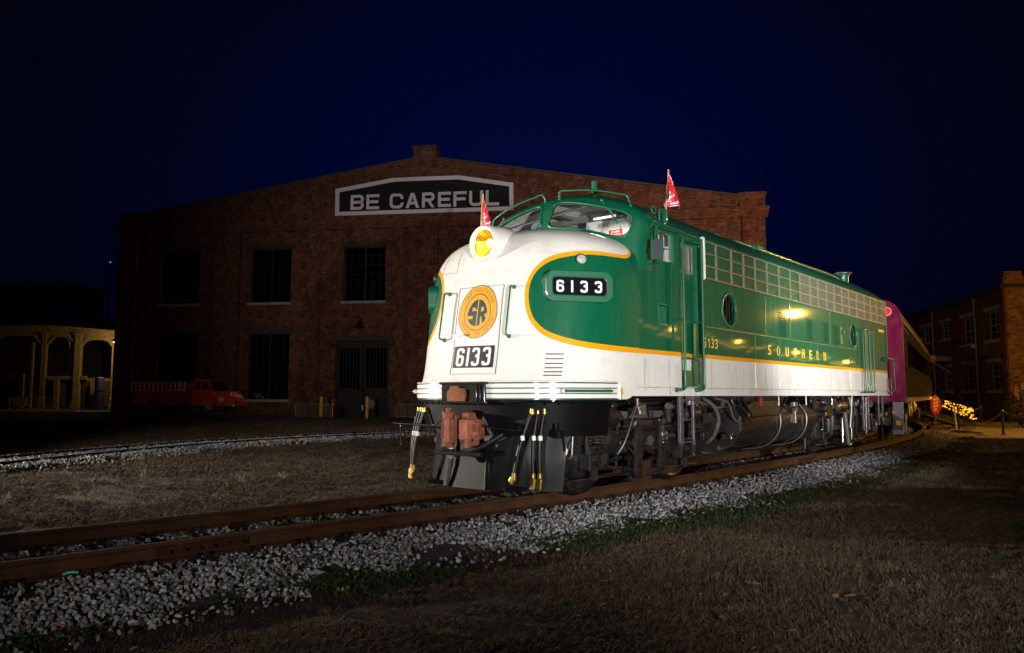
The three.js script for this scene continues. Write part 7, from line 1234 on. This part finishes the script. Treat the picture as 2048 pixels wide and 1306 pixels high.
{ // dark shrub at the right edge
  const t = thing('shrub', 'dark rounded shrub at the right edge before the brick office', 'shrub'); const q = at(2046, 850, 40); t.position.set(q.x, -.34, q.z); const r = mulberry(9), leaf = [], st = [];
  for (let i = 0; i < 900; i++) { const a = r() * 6.28, b = Math.acos(2 * r() - 1), d = .55 + .45 * r(), n = 1 + .25 * Math.sin(a * 3) * Math.sin(b * 4), x = Math.cos(a) * Math.sin(b) * d * .95 * n, y = .95 + Math.cos(b) * d * .9 * n, z = Math.sin(a) * Math.sin(b) * d * .95 * n; if (y < .05) continue; leaf.push(place(new THREE.CircleGeometry(.07, 5).scale(1, .55, 1), x, y, z, r() * 3, r() * 6, r() * 3)); }
  for (let i = 0; i < 9; i++) { const a = r() * 6.28; st.push(rod([0, 0, 0], [Math.cos(a) * .5, .7 + r() * .6, Math.sin(a) * .5], .02, 5, .008)); }
  obj('foliage', leaf, std(lin(.012, .018, .010), .8, 0, { side: THREE.DoubleSide }), t); obj('stem', st, std(0x2a2018, .9), t);
}
// ---- small finds near the track
{
  const c1 = thing('rail_chock', 'bright red flat rail marker on the ground at the left end of the pilot', 'marker'); const q = at(858, 958, 12.4); c1.position.set(q.x, groundY(q.x, q.z), q.z); const m = std(lin(.75, .035, .012), .5); obj('marker_plate', [extr([[-.16, .02], [.16, -.02], [.14, .05], [-.02, .10]], .1, .006), rbox(.26, .02, .16, .006, .05, .02, .05)], m, c1); obj('marker_spike', rod([.06, 0, .05], [.06, .09, .05], .012), M_steel, c1);
  const t1 = thing('plastic_scrap', 'turquoise plastic scrap lying on the ballast beside the near rail', 'scrap'); const q2 = at(140, 1148, 6.35); t1.position.set(q2.x, q2.y, q2.z); t1.rotation.y = .3; obj('scrap_strip', [pipe([[-.05, .0, 0], [-.015, .012, .004], [.03, .014, .004], [.06, .008, 0]], .009, 6)], std(lin(.01, .55, .36), .4), t1);
  { const b = thing('equipment_bag', 'low black bag with a tiny red light on the lawn at the right edge', 'bag'), a = (2032 - 1024) / 1530, bb = -(1113 - 653) / 1530, c = Math.cos(PITCH), s = Math.sin(PITCH), ry = V3(a, s + bb * c, -c + bb * s), k = (-.34 - CAM_H) / ry.y; b.position.set(ry.x * k, groundY(ry.x * k, ry.z * k), ry.z * k); b.rotation.y = .25;
    obj('bag_body', [rbox(.42, .07, .2, .03, .06, .035, 0), rbox(.16, .04, .14, .015, -.2, .02, .02)], std(0x08080a, .9), b); obj('bag_strap', pipe([[-.1, .06, .08], [.0, .1, .12], [.16, .07, .1]], .008, 6), std(0x0c0c0e, .9), b); const led = new THREE.Group(); led.name = 'indicator_light'; led.position.set(.02, .078, .06); b.add(led); obj('led_lens', new THREE.SphereGeometry(.006, 8, 6), std(0x200000, .4, 0, { emissive: lin(1, .02, .02), emissiveIntensity: .9 }), led); const l = new THREE.PointLight(0xff2010, .0006); l.position.y = .012; l.castShadow = true; led.add(l); }
  { const t = thing('plastic_scrap', 'crumpled pale plastic scrap among the stones near the middle of the ballast edge', 'scrap'), q3 = at(632, 1148, 7.45); t.position.set(q3.x, -.255, q3.z); const g = new THREE.IcosahedronGeometry(.06, 2), p = g.attributes.position, r = mulberry(5); for (let i = 0; i < p.count; i++) { const k = .8 + .3 * Math.sin(p.getX(i) * 90) * Math.cos(p.getZ(i) * 70); p.setXYZ(i, p.getX(i) * k * 1.3, p.getY(i) * k * .45, p.getZ(i) * k); } g.computeVertexNormals(); obj('scrap_film', g, phys(lin(.4, .42, .48), .3, { transmission: .3, thickness: 0, side: THREE.DoubleSide }), t); obj('scrap_fold', [rbox(.06, .01, .03, .004, .06, .0, .02, 0, .5, .2)], phys(lin(.4, .42, .48), .3), t); }
  const T_leaf = std(lin(.22, .10, .035), .8, 0, { side: THREE.DoubleSide });
  [[1500, 1170, 'large fallen brown leaf patch in the dark lawn at the lower right', .22], [1690, 1198, 'second fallen brown leaf patch right of the first in the dark lawn', .2]].forEach(([px, py, label, s], k) => { const g = thing('fallen_leaf', label, 'leaf'); const qq = (groundY(3, -7) - CAM_H), a = (px - 1024) / 1530, b = -(py - 653) / 1530, c = Math.cos(PITCH), sn = Math.sin(PITCH), ry = V3(a, sn + b * c, -c + b * sn), kk = qq / ry.y; g.position.set(ry.x * kk, groundY(ry.x * kk, ry.z * kk) + .025, ry.z * kk); const r = mulberry(k + 3); obj('leaf_blade', [0, 1, 2].map(() => place(new THREE.SphereGeometry(.05, 8, 5).scale(1, .12, .6), (r() - .5) * s, r() * .01, (r() - .5) * s * .6, r() * .4, r() * 6, r() * .4)), T_leaf, g); });
}

renderer.render(scene, camera);
